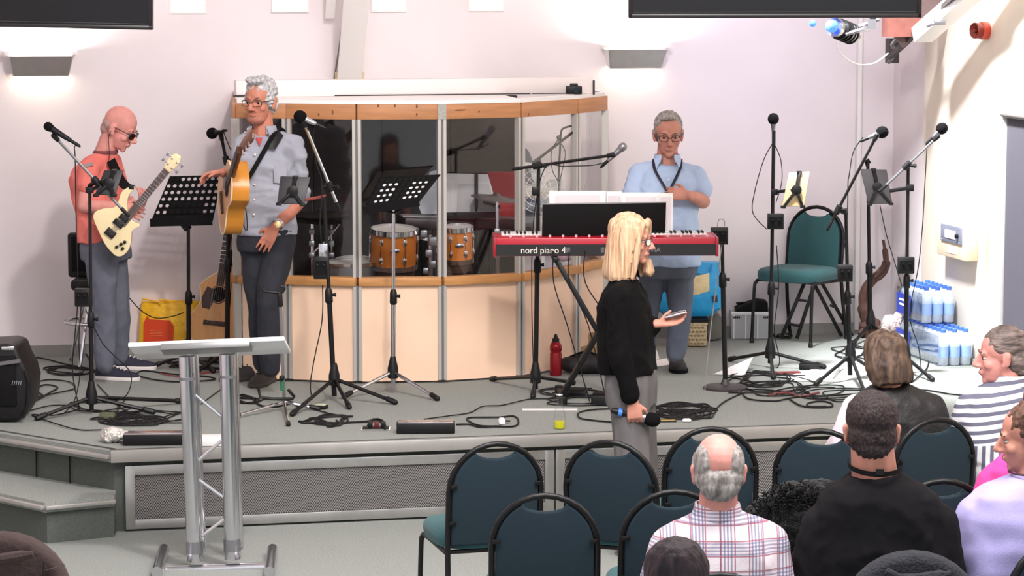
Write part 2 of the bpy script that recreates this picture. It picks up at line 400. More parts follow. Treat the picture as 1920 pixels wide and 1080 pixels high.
for i, p in enumerate(BP[1:-1]):
    d = (BP[i + 2] - BP[i]).normalized(); nrm = d.cross(UZ); nrm = -nrm if nrm.y > 0 else nrm
    po = MB(); gv = MB()
    for (z0, z1) in ((ST + .02, ZR0), (ZR1, ZH0)):
        for s in (-1, 1): po.box(p + d * (s * .0165) + nrm * .008 + UZ * ((z0 + z1) / 2), (.018, .04, z1 - z0), (d, nrm, UZ))
        gv.box(p + UZ * ((z0 + z1) / 2) + nrm * .004, (.02, .03, z1 - z0), (d, nrm, UZ))
    po_o = obj('post', po, mat('post_aluminium', hx(202, 198, 192), 0.4, 0.5), BOOTH)
    obj('groove', gv, mat('post_groove', hx(112, 110, 110), 0.6), po_o)
    # knots in the header
kn = MB()
for (x, y, l) in ((560, 208, 6), (626, 210, 14), (600, 214, 8), (709, 198, 8), (740, 198, 8), (781, 199, 10), (781, 214, 8), (860, 206, 26), (985, 214, 8), (1104, 210, 7), (895, 209, 6)):
    i = min(range(1, 8), key=lambda i: abs(0)) ; q = None
    for i in range(len(BP) - 1):
        pr_ = ray(x, y); a, c = BP[i], BP[i + 1]; n2 = (c - a).cross(UZ); tt = (a - CAM).dot(n2) / pr_.dot(n2) if abs(pr_.dot(n2)) > 1e-6 else -1
        h = CAM + pr_ * tt; u = (h - a).dot(c - a) / (c - a).length_squared
        if 0 <= u <= 1 and tt > 0: q = h; dd = (c - a).normalized(); nn = n2.normalized(); nn = nn if nn.y < 0 else -nn
    if q is not None: obj('knot', MB().ell(q + nn * .026, (l * .0016 if x == 860 else .006, .002, .004 if x == 860 else l * .0011), (dd, nn, UZ), 8, 5), mat('knot', hx(120, 72, 40), 0.6), BOOTH)
obj('joint_plate', MB().box(BP[4] + UZ * ((ZH0 + ZH1) / 2) + Vector((0, -.028, 0)), (.05, .008, ZH1 - ZH0)), mat('galvanised', hx(168, 166, 162), 0.5, 0.5, var=.15, scale=60), BOOTH)
roof = [p + Vector((0, -.03 if 0 < i < 8 else 0, ZH1)) for i, p in enumerate(BP)]
roof[0].x -= .02
xr_ = W(968, 350, YB).x
lid = roof[:6] + [Vector((roof[5].x + .03, YB - .02, ZH1))]
obj('roof', MB().prism(lid, UZ * .022), WHT, BOOTH)
ins = [Vector((p.x, p.y + .09, ZH1)) for p in roof[5:8]]
obj('roof', MB().prism(roof[5:8] + [roof[8], roof[8] - Vector((.1, 0, 0))] + ins[::-1], UZ * .022), WHT, BOOTH)
ya = 16.95; xa = W(443, 170, ya).x; xb = W(1112, 165, ya).x
obj('roof_box', MB().box(((xa + xb) / 2, ya + .06, ZH1 + .022 + .05), (xb - xa, .12, .1)), mat('box_white', hx(232, 222, 220), 0.6), BOOTH, bev=.004)
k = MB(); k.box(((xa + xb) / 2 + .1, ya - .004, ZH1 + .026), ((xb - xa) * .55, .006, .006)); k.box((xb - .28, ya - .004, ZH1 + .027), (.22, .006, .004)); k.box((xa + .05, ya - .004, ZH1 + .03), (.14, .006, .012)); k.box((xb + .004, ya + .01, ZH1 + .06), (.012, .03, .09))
obj('gap_shadow_strip', k, mat('gap_shade', hx(48, 42, 44), 0.7), BOOTH).name = 'gap_shade_strip'  # dark strips painted as the shade in the gaps round the roof box
ACO = mat('acoustic_foam', hx(62, 57, 58), 0.95, var=.12, scale=40, bump=.3, bscale=120, spec=.1)
xl, xr = left_wall.x + .03, W(968, 350, YB).x; n = 4
for i in range(n):
    wd = (xr - xl) / n
    obj('acoustic_panel', MB().box((xl + (i + .5) * wd, YB - .03, 1.26), (wd - .008, .05, 1.62)), ACO, BOOTH, bev=.006)
# slot in the left side: dark board behind the end pane
obj('side_lining', MB().box((left_wall.x + .03, (left_wall.y + BP[1].y) / 2 + .1, 1.26), (.02, .9, 1.62)), mat('brown_lining', hx(74, 58, 52), 0.9), BOOTH)
# camera on the booth roof
p = V(1076, 176, dist(BP[6]) + .1); p.z = ZH1 + .022
cm = thing('camera', 'small black camera on the white roof of the drum booth', 'camera', p)
obj('body', MB().box(p + UZ * .028, (.1, .06, .05), (R0, F0, UZ)), BLKP, cm, bev=.006)
obj('head', MB().box(p + UZ * .058, (.05, .05, .022), (R0, F0, UZ)), BLKP, cm, bev=.006)
obj('lens', MB().lathe(p + UZ * .03 - F0 * .03 + R0 * .012, -F0, [(0, .017), (.02, .017), (.02, .012), (.012, .01)], 14), mat('lens', hx(20, 30, 45), 0.1), cm)

# ================================================================== WALL LIGHTS, SCREENS, BOXES ON THE WALLS
SCM = mat('sconce_metal', hx(172, 168, 166), 0.35, 0.6, var=.04); 
for i, (xa, xb, xc, xd, yt, yb, lab) in enumerate(((20, 130, 27, 126, 106, 140, 'steel trough wall light shining up below the cropped corner screen, beside the salmon shirted bassist'), (1138, 1233, 1123, 1215, 94, 125, 'steel trough wall light shining up above the right end of the drum booth'))):
    c = W((xa + xb) / 2, (yt + yb) / 2, YB); zt = W(75, yt, YB).z if i == 0 else W(1180, yt, YB - .15).z; h = .125
    t = thing('wall_light', lab, 'wall light', (c.x, YB, c.z), 'wall lights')
    zt = c.z + h / 2; zb = c.z - h / 2; lt, lb = .2, .175; dt, db = .15, .09
    fr = [Vector((c.x - lt, YB - dt, zt)), Vector((c.x + lt, YB - dt, zt)), Vector((c.x + lb, YB - db, zb)), Vector((c.x - lb, YB - db, zb))]
    obj('shade', MB().prism(fr, (0, .006, 0)), SCM, t)
    for s in (-1, 1):
        e_ = [Vector((c.x + s * lt, YB - dt, zt)), Vector((c.x + s * lt, YB - .002, zt)), Vector((c.x + s * lb, YB - .002, zb + .02)), Vector((c.x + s * lb, YB - db, zb))]
        obj('end_plate', MB().prism(e_, (-s * .006, 0, 0)), WHT, t)
        obj('bracket', MB().box((c.x + s * (lt + .01), YB - .07, zt + .02), (.035, .12, .02)), WHT, t)
    obj('tube', MB().tube([(c.x - .16, YB - .07, zt - .02), (c.x + .16, YB - .07, zt - .02)], .012, 8), mat('lamp_tube', (1, 1, 1), .4, emit=(1, .95, .85), es=14), t)
    l = lamp('wall_light_lamp', 'AREA', (c.x, YB - .09, zt + .012), (c.x, YB - .06, zt + 2), 11 if i else 11, (1.0, 0.94, 0.86), shape='RECTANGLE', size=.34, size_y=.09)
    l2 = lamp('wall_light_slit', 'AREA', (c.x, YB - .045, zb + .012), (c.x, YB - .03, zb - 1), 0.5, (1.0, 0.8, 0.5), shape='RECTANGLE', size=.33, size_y=.02)
SCR = mat('screen_black', hx(18, 16, 19), 0.22, spec=.4); BEZ = mat('bezel_black', hx(30, 25, 27), 0.3)
for (l, r, d, lab, nm) in (((-263, 45), (287, 56), 14.4, 'black flat screen hanging in the corner over the bassist', 0), ((1178, 34), (1727, 33), 14.3, 'black flat screen hanging above the pianist and right music stands', 1)):
    a = V(*l, d); c = V(*r, d); dx = (c - a).normalized(); up = dx.cross(F0) * -1; up = up if up.z > 0 else -up; L = (c - a).length; H = .86; mid = (a + c) / 2 + up * H / 2
    t = thing('television', lab, 'television', (a + c) / 2, 'hanging screens'); ax = (dx, F0, up)
    fr = MB(); bz = .022
    for s in (-1, 1): fr.box(mid + up * (s * (H - bz) / 2), (L, .05, bz), ax); fr.box(mid + dx * (s * (L - bz) / 2), (bz, .05, H), ax)
    obj('frame', fr, BEZ, t, bev=.004)
    obj('screen', MB().box(mid + F0 * .006, (L - .03, .04, H - .03), ax), SCR, t)
    obj('inner_line', MB().box((a + c) / 2 + up * .03 - F0 * .015, (L - .06, .004, .003), ax), mat('screen_line', hx(60, 54, 56), .4), t)
    obj('hanger', MB().tube([mid + F0 * .04, Vector((mid.x, mid.y, 5.5)) + F0 * .04], .03, 10), BLK, t)
# call point box, siren
c = XW(1802, 447, xw); ax = (Vector((0, 1, 0)), Vector((-1, 0, 0)), UZ)
def on_right(x, y, off=0): p = XW(x, y, xw); return Vector((xw - off, p.y, p.z))
pl, prr = on_right(1779, 447), on_right(1834, 447); wy = abs(pl.y - prr.y); cz = (on_right(1800, 416).z + on_right(1800, 481).z) / 2; hz_ = on_right(1800, 416).z - on_right(1800, 481).z
t = thing('alarm_panel', 'cream alarm control box with grey display panel on the bright right wall', 'control panel', Vector((xw, (pl.y + prr.y) / 2, cz)))
cy = (pl.y + prr.y) / 2
obj('case', MB().box((xw - .04, cy, cz), (.08, wy, hz_)), mat('cream_case', hx(226, 204, 176), .5), t, bev=.006)
obj('face_plate', MB().box((xw - .082, cy - wy * .02, cz + hz_ * .18), (.012, wy * .72, hz_ * .5)), mat('grey_plate', hx(120, 124, 140), .5), t, bev=.003)
obj('display', MB().box((xw - .089, cy, cz + hz_ * .17), (.008, wy * .36, hz_ * .24)), PAPER, t, bev=.004)
obj('key_switch', MB().lathe((xw - .086, cy - wy * .26, cz + hz_ * .17), (-1, 0, 0), [(0, .014), (.02, .014), (.022, .004)], 12), BLKP, t)
for sy, sz in ((-.3, .38), (.3, .38), (-.3, -.03), (.3, -.03)): obj('screw', MB().lathe((xw - .088, cy + sy * wy, cz + sz * hz_), (-1, 0, 0), [(0, .006), (.003, .004)], 8), STEEL, t)
obj('label', MB().box((xw - .081, cy - .01, cz - hz_ * .27), (.004, wy * .35, hz_ * .2)), PAPER, t)
c = on_right(1852, 57)
t = thing('siren', 'round red alarm siren high on the cream right wall', 'siren', c)
REDP = mat('siren_red', hx(176, 60, 40), .4)
dirn = Vector((-1, -.25, 0)).normalized()
obj('base', MB().lathe(c, dirn, [(0, .055), (.05, .055), (.06, .05)], 20), REDP, t)
obj('horn', MB().lathe(c + dirn * .05, dirn, [(0, .048), (.05, .05), (.055, .046), (.04, .03), (.03, .012), (.05, .01), (.052, .002)], 20), mat('siren_dark', hx(120, 34, 24), .4), t)

# stage lamp on its arm
c = V(1582, 58, 17.0); t = thing('stage_lamp', 'chrome and black stage lamp with blue light, below the right screen', 'stage light', c)
dl = (V(1538, 40, 16.8) - c).normalized()
obj('can', MB().lathe(c - dl * .02, dl, [(-.11, .02), (-.1, .05), (-.03, .062), (0, .055), (.06, .045), (.12, .06), (.13, .058), (.11, .045)], 18), mat('lamp_chrome', hx(165, 165, 165), .25, .9), t)
k = MB()
for i in range(5): k.lathe(c + dl * (-.08 + i * .03), dl, [(0, .066), (.008, .066)], 18)
obj('cooling_ring', k, BLK, t)
obj('yoke', MB().tube([c + R0 * .0 - UZ * .02 - F0 * .07, c + R0 * .1 + UZ * .01 - F0 * .06, V(1630, 55, 17.0)], .012, 8), STEEL, t)
obj('clamp', MB().box(V(1634, 45, 17.0), (.05, .04, .06), (R0, F0, UZ)).tube([V(1610, 50, 17.0), V(1648, 36, 17.0)], .012, 8), STEEL, t)
obj('drop_bar', MB().tube([V(1636, 45, 17.0), V(1640, -90, 17.0), V(1640, -260, 17.0)], .02, 8), BLK, t)
for q_, r_ in ((c + dl * .135, .04), (V(1524, 44, 16.82), .022)): obj('led', MB().ell(q_, r_), mat('blue_led', (.05, .1, 1), .3, emit=(.03, .1, 1.0), es=2.6), t)
obj('safety_wire', MB().tube([V(1568, 80, 17.0), V(1580, 104, 17.0), V(1608, 120, 17.1), V(1640, 118, 17.3), V(1665, 100, 17.6)], .004, 6, sub=4), WHT, t)
lamp('stage_lamp_beam', 'SPOT', c + dl * .2, W(1440, 90, YB), 30, (.25, .3, 1.0), spot_size=math.radians(70), spot_blend=1, shadow_soft_size=.05)
# ================================================================== STANDS AND MICROPHONES
FOAM = mat('foam_windshield', hx(18, 17, 19), 0.95, bump=.6, scale=90, spec=.1)
def boomdir(a, b): return (Vector(b) - Vector(a)).normalized()
def mic(at, d, label, cable=None, foam=True, body=BLKP, grille=None, L=.15, group=None, r=.034):
    """hand microphone, ball end at `at`, body running back along d"""
    t = thing('microphone', label, 'microphone', at, group); d = d.normalized()
    if foam: obj('foam_windshield', MB().ell(at, (r, r, r * 1.05), axes_from(d), 14, 10), FOAM, t)
    else: obj('grille', MB().lathe(at, d, [(-.024, .004), (-.02, .016), (-.008, .024), (.004, .025), (.02, .022), (.026, .019)], 14), grille or STEEL, t)
    obj('body', MB().lathe(at, d, [(.012, .019), (.035, .018), (L, .0125), (L + .012, .012), (L + .02, .008)], 12), body, t)
    obj('plug', MB().lathe(at + d * (L + .018), d, [(0, .0095), (.045, .0095), (.06, .005)], 10), BLK, t)
    if cable: obj('cable', MB().tube([at + d * (L + .07)] + cable, .0032, 5, sub=6), CABLE, t)
    return t
def tripod(t, base, feet, m, foot_m=BLKP, hub=True, r=.011, hz=.11, drop=.0):
    """hub and legs; feet are pixels or points on the stage"""
    hub_p = base + UZ * hz
    for q in feet:
        q = Vector(q); d = (q - hub_p); q = q + UZ * (r + .004)
        lg = obj('leg', MB().tube([hub_p - UZ * .01, q], r, 8), m, t)
        dd = (q - hub_p).normalized()
        obj('rubber_foot', MB().cap(q - dd * .05, q, r * 1.45, r * 1.5, 8), foot_m, lg)
    if hub: obj('hub', MB().lathe(base + UZ * (hz - .05), UZ, [(0, .022), (.005, .032), (.06, .032), (.11, .02), (.13, .016)], 12), BLKP, t)
def mic_stand(label, bp, joint, feet, boom=None, pole=BLK, boom_m=BLK, round_base=False, pr=.0095, name='microphone_stand', collar=.55, back=0.0, hz=.11, knob=True, group=None, base=None):
    base = base or G(*bp); D = dist(base)
    t = thing(name, label, 'music stand' if name == 'music_stand' else 'stand', base, group)
    jt = V(*joint, D)
    k = base.lerp(jt, collar)
    obj('pole', MB().tube([base + UZ * .03, k], pr * 1.35, 10), pole, t)
    obj('inner_pole', MB().tube([k, jt], pr, 10), pole, t)
    obj('collar', MB().lathe(k - UZ * .05, jt - base, [(0, pr * 1.4), (.01, pr * 2.1), (.07, pr * 2.0), (.09, pr * 1.2)], 10), BLKP, t)
    if round_base: obj('round_base', MB().lathe(base, UZ, [(0, .13), (.012, .13), (.02, .115), (.028, .03), (.06, .016)], 28), mat('cast_base', hx(58, 52, 55), .5), t)
    else: tripod(t, base, [G(*q) if not isinstance(q, Vector) else q for q in feet], pole, hz=hz)
    if knob: obj('knob', MB().tube([k + R0 * .01, k + R0 * .04], [.006, .012], 8), BLKP, t)
    if boom:
        a = V(*boom[0], D + back); b = V(*boom[1], D + (boom[2] if len(boom) > 2 else 0)); 
        obj('boom', MB().tube([a, b], pr * .85, 8), boom_m, t)
        d = boomdir(a, b); c = a + d * (jt - a).dot(d)
        cl = obj('clutch', MB().lathe(c - d * .03, d, [(0, .012), (.005, .02), (.055, .02), (.06, .012)], 10).cap(c, jt, .014, .012, 8), BLKP, t)
        obj('clutch_knob', MB().tube([c - F0 * .01 + R0 * .015, c - F0 * .03 + R0 * .05], [.007, .013], 8), BLKP, cl)
        obj('counter_grip', MB().cap(a, a + d * .05, .011, .011, 8), BLKP, t)
        obj('mic_clip', MB().cap(b, b + d * .03, .013, .016, 8), BLKP, t)
        t['tip'] = list(b)
    return t, D
def tabletop(label, c4, D, tilt, face, t=None, name='tablet', m=None, group=None):
    """tablet seen from behind: four pixel corners (tl tr br bl)"""
    P = [V(x, y, D + (tilt if i < 2 else 0)) for i, (x, y) in enumerate(c4)]
    n = (P[1] - P[0]).cross(P[3] - P[0]).normalized()
    t = thing(name, label, 'tablet', sum(P, Vector()) / 4, group)
    obj('case', MB().prism(P, n * -.012 if n.y > 0 else n * .012), m or mat('tablet_case', hx(38, 36, 40), .5), t, bev=.003)
    Q = [p.lerp(sum(P, Vector()) / 4, .06) + F0 * .013 for p in P]
    obj('screen', MB().prism(Q, F0 * .002), face, t)
    return t, P
LITSCR = mat('tablet_screen', hx(225, 225, 230), .25, emit=(.9, .92, 1), es=.25)
def claw(t, P, D, pole_at, m=BLKP):
    """tablet holder: hub, three hooked arms and the bar to the pole"""
    c = sum(P, Vector()) / 4 - F0 * .03
    mid = [(P[0] + P[1]) / 2, P[2].lerp(P[3], .06), P[3].lerp(P[2], .06)]
    h = obj('tablet_holder', MB().lathe(c + F0 * .02, -F0, [(0, .03), (.03, .032), (.035, .02)], 12), m, t)
    for q in mid:
        obj('arm', MB().bar(c, q - F0 * .016, .022, .016).box(q - F0 * .004, (.03, .045, .016), (R0, F0, UZ)), m, h, bev=.003)
    if pole_at is not None: obj('holder_bar', MB().bar(c, pole_at, .02, .02).box(pole_at, (.04, .045, .035), (R0, F0, UZ)), m, t, bev=.003)
def hang_box(label, xy, D, w=.09, h=.1, d=.05, group=None):
    c = V(*xy, D) - F0 * .035
    t = thing('control_box', label, 'control box', c, group)
    obj('case', MB().box(c, (w, d, h), (R0, F0, UZ)), BLKP, t, bev=.005)
    obj('face', MB().box(c - F0 * (d / 2 + .001), (w * .8, .004, h * .6), (R0, F0, UZ)), BLKM, t)
    for s in (-.22, .2): obj('dial', MB().lathe(c - F0 * (d / 2) + R0 * (s * w) + UZ * (h * .12), -F0, [(0, .008), (.012, .007), (.013, .002)], 10), BLK, t)
    obj('clamp', MB().box(c + F0 * .035, (.03, .03, .04), (R0, F0, UZ)), BLK, t)
    return t
def pts(D, *a): return [V(x, y, D) for x, y in a]
def fl(*a, z=ST + .006): return [G(x, y, z) for x, y in a]

# --- far left, in front of the bassist
t1, D1 = mic_stand('black boom microphone stand in front of the salmon shirted bassist', (172, 778), (168, 348), [(70, 789), (287, 777), (345, 757)], boom=((240, 404), (108, 262), -.1), boom_m=STEEL, collar=.42)
mic(V(90, 237, D1 - .12), boomdir(V(90, 237, D1), V(130, 262, D1)), 'black handheld style microphone at upper left, without foam ball', pts(D1, (140, 275), (141, 300), (143, 420), (146, 560), (136, 690), (150, 770)), foam=False, grille=BLKM, L=.13)
tb, P = tabletop('dark tablet on a clamp, in front of the bassist chest', ((196, 320), (232, 320), (216, 366), (178, 366)), D1 - .05, .05, LITSCR)
claw(t1, P, D1, V(168, 356, D1))
hang_box('black control box clipped low on the bassist microphone stand', (157, 556), D1, .085, .1)
# --- music stand 1
def desk(t, P, rows, m=BLKM, th=.004, lip=True, name='desk', nu=15, nv=9):
    """perforated sheet-metal desk; P corners tl tr br bl; rows: (v, [u...]) hole centres; real holes"""
    U_ = (P[1] - P[0]); V_ = (P[3] - P[0]); W_ = U_.length; H_ = V_.length; u = U_ / W_; v = (V_ - u * V_.dot(u)); v.normalize(); n = u.cross(v).normalized()
    holes = set(rows); mb = MB(); cu, cv = 1 / nu, 1 / nv
    def pt(a, b): return P[0].lerp(P[1], a).lerp(P[3].lerp(P[2], a), b)
    for i in range(nu):
        for j in range(nv):
            q = [pt((i + a) * cu, (j + b) * cv) for a, b in ((0, 0), (.5, 0), (1, 0), (1, .5), (1, 1), (.5, 1), (0, 1), (0, .5))]
            if (i, j) in holes:
                c = pt((i + .5) * cu, (j + .5) * cv); rr = min(W_ * cu, H_ * cv) * .33
                h = [c + (p - c).normalized() * rr for p in q]; vs = q + h
                mb.add(vs, [(k, (k + 1) % 8, 8 + (k + 1) % 8, 8 + k) for k in range(8)])
            else: mb.add(q, [tuple(range(8))])
    o = obj(name, mb, m, t)
    s = o.modifiers.new('thickness', 'SOLIDIFY'); s.thickness = th
    return n
t2, D2 = mic_stand('black perforated music stand to the left of the acoustic guitarist', (354, 668), (353, 420), [(285, 692), (400, 700), (425, 668)], collar=.5, pr=.011, name='music_stand', base=G(354, 692))
P = pts(D2, (314, 333), (413, 331), (399, 414), (282, 417)); P[0] += F0 * .12; P[1] += F0 * .12
hol = [(i, j) for j in (1, 2, 3, 4) for i in range(1, 14, 2)] + [(i + 1, j) for j in (1, 3) for i in range(1, 12, 2) if 0] + [(i, j) for j in (5, 6) for i in (1, 3, 12, 14)]
desk(t2, P, [(i, 0) for i in range(2, 9)] + [(i, j) for j in (1, 2, 3) for i in range(9)] + [(i, j) for j in (4, 5) for i in (0, 1, 7, 8)], nu=9, nv=7)
obj('ledge', MB().bar(P[3] - F0 * .02, P[2] - F0 * .02, .05, .006, F0), BLKM, t2)
obj('desk_back', MB().bar((P[2] + P[3]) / 2 + F0 * .02, V(353, 430, D2), .05, .03), BLK, t2)
# --- mic stand behind the guitarist
t3, D3 = mic_stand('black microphone stand half hidden at the left of the guitarist', (424, 690), (428, 300), [(365, 705), (470, 712), (455, 668)], boom=((430, 330), (416, 262), .0), collar=.5, pr=.012, base=G(426, 690))
mic(V(398, 250, D3), boomdir(V(398, 250, D3), V(412, 247, D3 - .04)), 'black foam ball microphone just left of the grey haired guitarist', pts(D3, (418, 244), (430, 275), (440, 305), (436, 420), (432, 560), (420, 670)), L=.05, r=.036)
# --- tablet stand + boom beside the guitarist
t4, D4 = mic_stand('tall black microphone stand with silver boom right of the guitarist', (627, 752), (607, 352), [(548, 781), (741, 759), (565, 768), (590, 735)][0:1] + [(741, 759), (655, 768)], boom=((637, 395), (572, 236), -.1), boom_m=CHR, collar=.5, pr=.011, hz=.14)
mic(V(563, 219, D4 - .1), boomdir(V(563, 219, D4), V(585, 229, D4)), 'black foam ball microphone on the silver boom right of the guitarist face', pts(D4 - .05, (589, 240), (592, 300), (604, 345), (600, 420), (606, 480)), body=CHR, L=.08, r=.037)
tb, P = tabletop('dark tablet with white edge on an arm beside the guitarist elbow', ((526, 331), (582, 333), (570, 384), (520, 382)), D4 - .2, .05, LITSCR)
claw(t4, P, D4, None)
obj('holder_bar', MB().tube([V(553, 378, D4 - .2), V(600, 370, D4 - .02), V(610, 366, D4)], .009, 8), mat('red_arm', hx(130, 62, 52), .5), t4)
hang_box('black control box on the tall stand in front of the drum booth', (603, 500), D4, .085, .13)
obj('clutter_clamp', MB().box(V(607, 470, D4) - F0 * .03, (.05, .05, .09), (R0, F0, UZ)), CHR, t4, bev=.004)
# --- chrome music stand in front of the booth
t5, D5 = mic_stand('chrome legged music stand with tilted perforated desk before drum booth', (737, 738), (738, 385), [(645, 748), (820, 752), (742, 716)], pole=CHR, collar=.52, pr=.0105, name='music_stand', hz=.14)
P = [V(720, 332, D5 + .1), V(826, 326, D5 + .04), V(772, 384, D5 - .06), V(676, 402, D5 - .02)]
P = [V(712, 332, D5 + .12), V(826, 327, D5 + .06), V(786, 378, D5 - .08), V(680, 395, D5 - .02)]
desk(t5, P, [(i, j) for j in (1, 2, 3, 4) for i in (1, 2, 3, 6, 7, 8)], nu=10, nv=6)
obj('ledge', MB().bar(P[3], P[2], .05, .006, F0), BLKM, t5)
ctr_ = sum(P, Vector()) / 4; nq = (P[1] - P[0]).cross(P[3] - P[0]).normalized(); nq = nq if nq.y > 0 else -nq
solid('music_sheet', 'white music sheets lying on the tilted chrome legged music stand', 'sheet music', MB().prism([p.lerp(ctr_, .06) + nq * .008 for p in P], nq * .003), PAPER, ctr_)
obj('yoke', MB().tube([V(716, 380, D5 + .03), V(722, 394, D5), V(738, 398, D5), V(752, 392, D5), V(757, 374, D5 + .03)], .012, 8, sub=3), BLK, t5)
# --- boom stand at the keyboard
t6, D6 = mic_stand('black boom stand whose boom reaches right over the keyboard', (1004, 738), (1010, 305), [(922, 715), (1075, 722), (999, 748)], boom=((963, 317), (1140, 292), -.15), collar=.56, pr=.0105)
mic(V(1168, 275, D6 - .15), boomdir(V(1168, 275, D6), V(1152, 290, D6)), 'silver headed microphone pointing at the pianist over the keyboard', pts(D6 - .1, (1140, 303), (1110, 310), (1060, 312), (1020, 318), (1000, 420), (997, 560), (1000, 690)), foam=False, grille=STEEL, body=STEEL, L=.1)
obj('extra_clamp', MB().box(V(1004, 358, D6) - F0 * .02, (.04, .04, .05), (R0, F0, UZ)), BLK, t6, bev=.004)
# --- round base stand with box right of the keyboard
t7, D7 = mic_stand('black stand with heavy round base at the right end of keyboard', (1360, 729), (1354, 455), [], round_base=True, collar=.75, pr=.011)
hang_box('black box with a plug lead on top of the round base stand', (1348, 441), D7, .1, .1)
obj('lead', MB().tube(pts(D7 - .05, (1345, 425), (1348, 412), (1358, 414), (1356, 440), (1340, 560), (1330, 640), (1320, 748)), .003, 5, sub=5), mat('grey_lead', hx(150, 145, 140), .6), t7)
# --- right group
t8, D8 = mic_stand('straight black microphone stand left of the empty green stage chair', (1444, 690), (1451, 245), [(1368, 678), (1545, 692), (1450, 712)], collar=.34, pr=.0115)
mic(V(1450, 223, D8), Vector((.02, .02, -1)), 'black foam ball microphone upright on the straight stand near stage chair', pts(D8, (1449, 268), (1432, 300), (1415, 360), (1412, 400), (1438, 430)), body=STEEL, L=.06, r=.035)
hang_box('black control box on the straight stand beside the green chair', (1453, 414), D8, .1, .095)
tb, P = tabletop('tan backed tablet on a clamp beside the green stage chair', ((1479, 324), (1518, 322), (1507, 387), (1466, 388)), D8 - .1, .04, LITSCR, m=mat('tan_case', hx(206, 178, 132), .5))
claw(t8, P, D8, V(1452, 360, D8))
obj('cable', MB().tube(pts(D8 - .03, (1452, 270), (1464, 300), (1466, 340), (1455, 380)), .003, 5, sub=5), CABLE, t8)
t9, D9 = mic_stand('black boom stand right of the stage chair, boom tilted up right', (1594, 712), (1586, 400), [(1530, 724), (1622, 742), (1640, 700)], boom=((1552, 430), (1640, 262), -.05), collar=.5, pr=.0105, hz=.16)
mic(V(1654, 248, D9), boomdir(V(1654, 248, D9), V(1630, 258, D9)), 'black foam ball microphone in the middle of the right group', pts(D9, (1618, 258), (1600, 285), (1592, 330), (1590, 345), (1588, 430), (1580, 480)), body=STEEL, L=.07, r=.037)
hang_box('black control box low on the boom stand right of the stage chair', (1583, 511), D9, .09, .1)
base = G(1632, 634)
t10, D10 = mic_stand('black stand carrying a dark tablet before the driftwood sculpture', (1632, 634), (1627, 300), [(1600, 648), (1672, 644), (1638, 627)], collar=.4, pr=.0115, base=base)
tb, P = tabletop('dark grey tablet on a clamp in front of the corner wall', ((1613, 317), (1662, 318), (1673, 382), (1628, 383)), D10 - .3, .04, LITSCR, m=mat('tablet_case_grey', hx(62, 58, 62), .5))
claw(t10, P, D10, None)
obj('top_hook', MB().tube(pts(D10, (1625, 312), (1622, 302), (1628, 298), (1632, 306)), .006, 6), BLK, t10)
t11, D11 = mic_stand('rightmost black boom stand, boom tilted up right over bright wall', (1698, 700), (1703, 312), [(1640, 722), (1748, 716), (1690, 680)], boom=((1650, 358), (1752, 262), -.05), boom_m=STEEL, collar=.45, pr=.0105)
obj('tablet_bar', MB().bar(V(1706, 352, D11), V(1668, 358, D11 - .0), .022, .022).box(V(1706, 352, D11), (.045, .045, .04), (R0, F0, UZ)), BLKP, t11, bev=.003)
mic(V(1766, 241, D11), boomdir(V(1766, 241, D11), V(1745, 262, D11)), 'rightmost black foam ball microphone, above the water bottles', pts(D11, (1738, 275), (1735, 330), (1730, 420), (1722, 500), (1706, 590), (1722, 650), (1728, 700)), body=STEEL, L=.06, r=.036)
hang_box('black control box on the rightmost microphone stand', (1697, 496), D11, .1, .1)

# chrome guitar stand with U yoke
base = G(533, 770); D = dist(base); t = thing('guitar_stand', 'empty chrome guitar stand with curved rubber yoke near the guitarist shoes', 'stand', base)
obj('pole', MB().tube([base + UZ * .06, V(526, 575, D)], .009, 8), STEEL, t); obj('inner_pole', MB().tube([V(526, 580, D), V(525, 548, D)], .006, 8), CHR, t)
obj('yoke', MB().tube(pts(D, (493, 541), (496, 546), (504, 547), (525, 549), (531, 545), (533, 539), (527, 536)), .0085, 8, sub=4), BLKP, t)
obj('cushion', MB().cap(V(524, 553, D), V(526, 572, D), .016, .014), BLKP, t)
obj('green_collar', MB().tube(pts(D, (529, 712), (530, 732)), .013, 10), mat('green_plastic', hx(40, 110, 72), .5), t)
obj('knob', MB().ell(V(529, 708, D) - F0 * .015, .016), BLKP, t)
tripod(t, base, [G(436, 786), G(598, 770), G(541, 800)], CHR, hub=False, r=.008, hz=.06)
obj('lower_arm', MB().tube(pts(D - .05, (484, 725), (488, 745), (512, 748), (549, 748), (552, 744), (540, 730)), .009, 8), BLKP, t)

# ================================================================== KEYBOARD
A = V(925, 462, 15.86); B_ = V(1347, 462, 15.90); kd = (B_ - A); kd.z = 0; L = kd.length; kd.normalize(); kn_ = kd.cross(UZ); kn_ = kn_ if kn_.y < 0 else -kn_
zk1 = V(1130, 446, dist((A + B_) / 2)).z; zk0 = V(1130, 480, dist((A + B_) / 2)).z
mid = Vector(((A.x + B_.x) / 2, (A.y + B_.y) / 2, (zk0 + zk1) / 2)); ax = (kd, kn_ * -1, UZ); hh = zk1 - zk0
RED = mat('keyboard_red', hx(176, 20, 42), .35)
KB = thing('keyboard', 'red stage piano keyboard on a black stand seen from behind', 'keyboard', Vector((mid.x, mid.y, zk0)))
obj('case', MB().box(mid + kn_ * -.16, (L, .32, hh), ax), RED, KB, bev=.006)
obj('rear_panel', MB().box(mid + kn_ * .003 - UZ * hh * .16, (L - .03, .006, hh * .62), ax), mat('rear_black', hx(24, 22, 26), .45), KB)
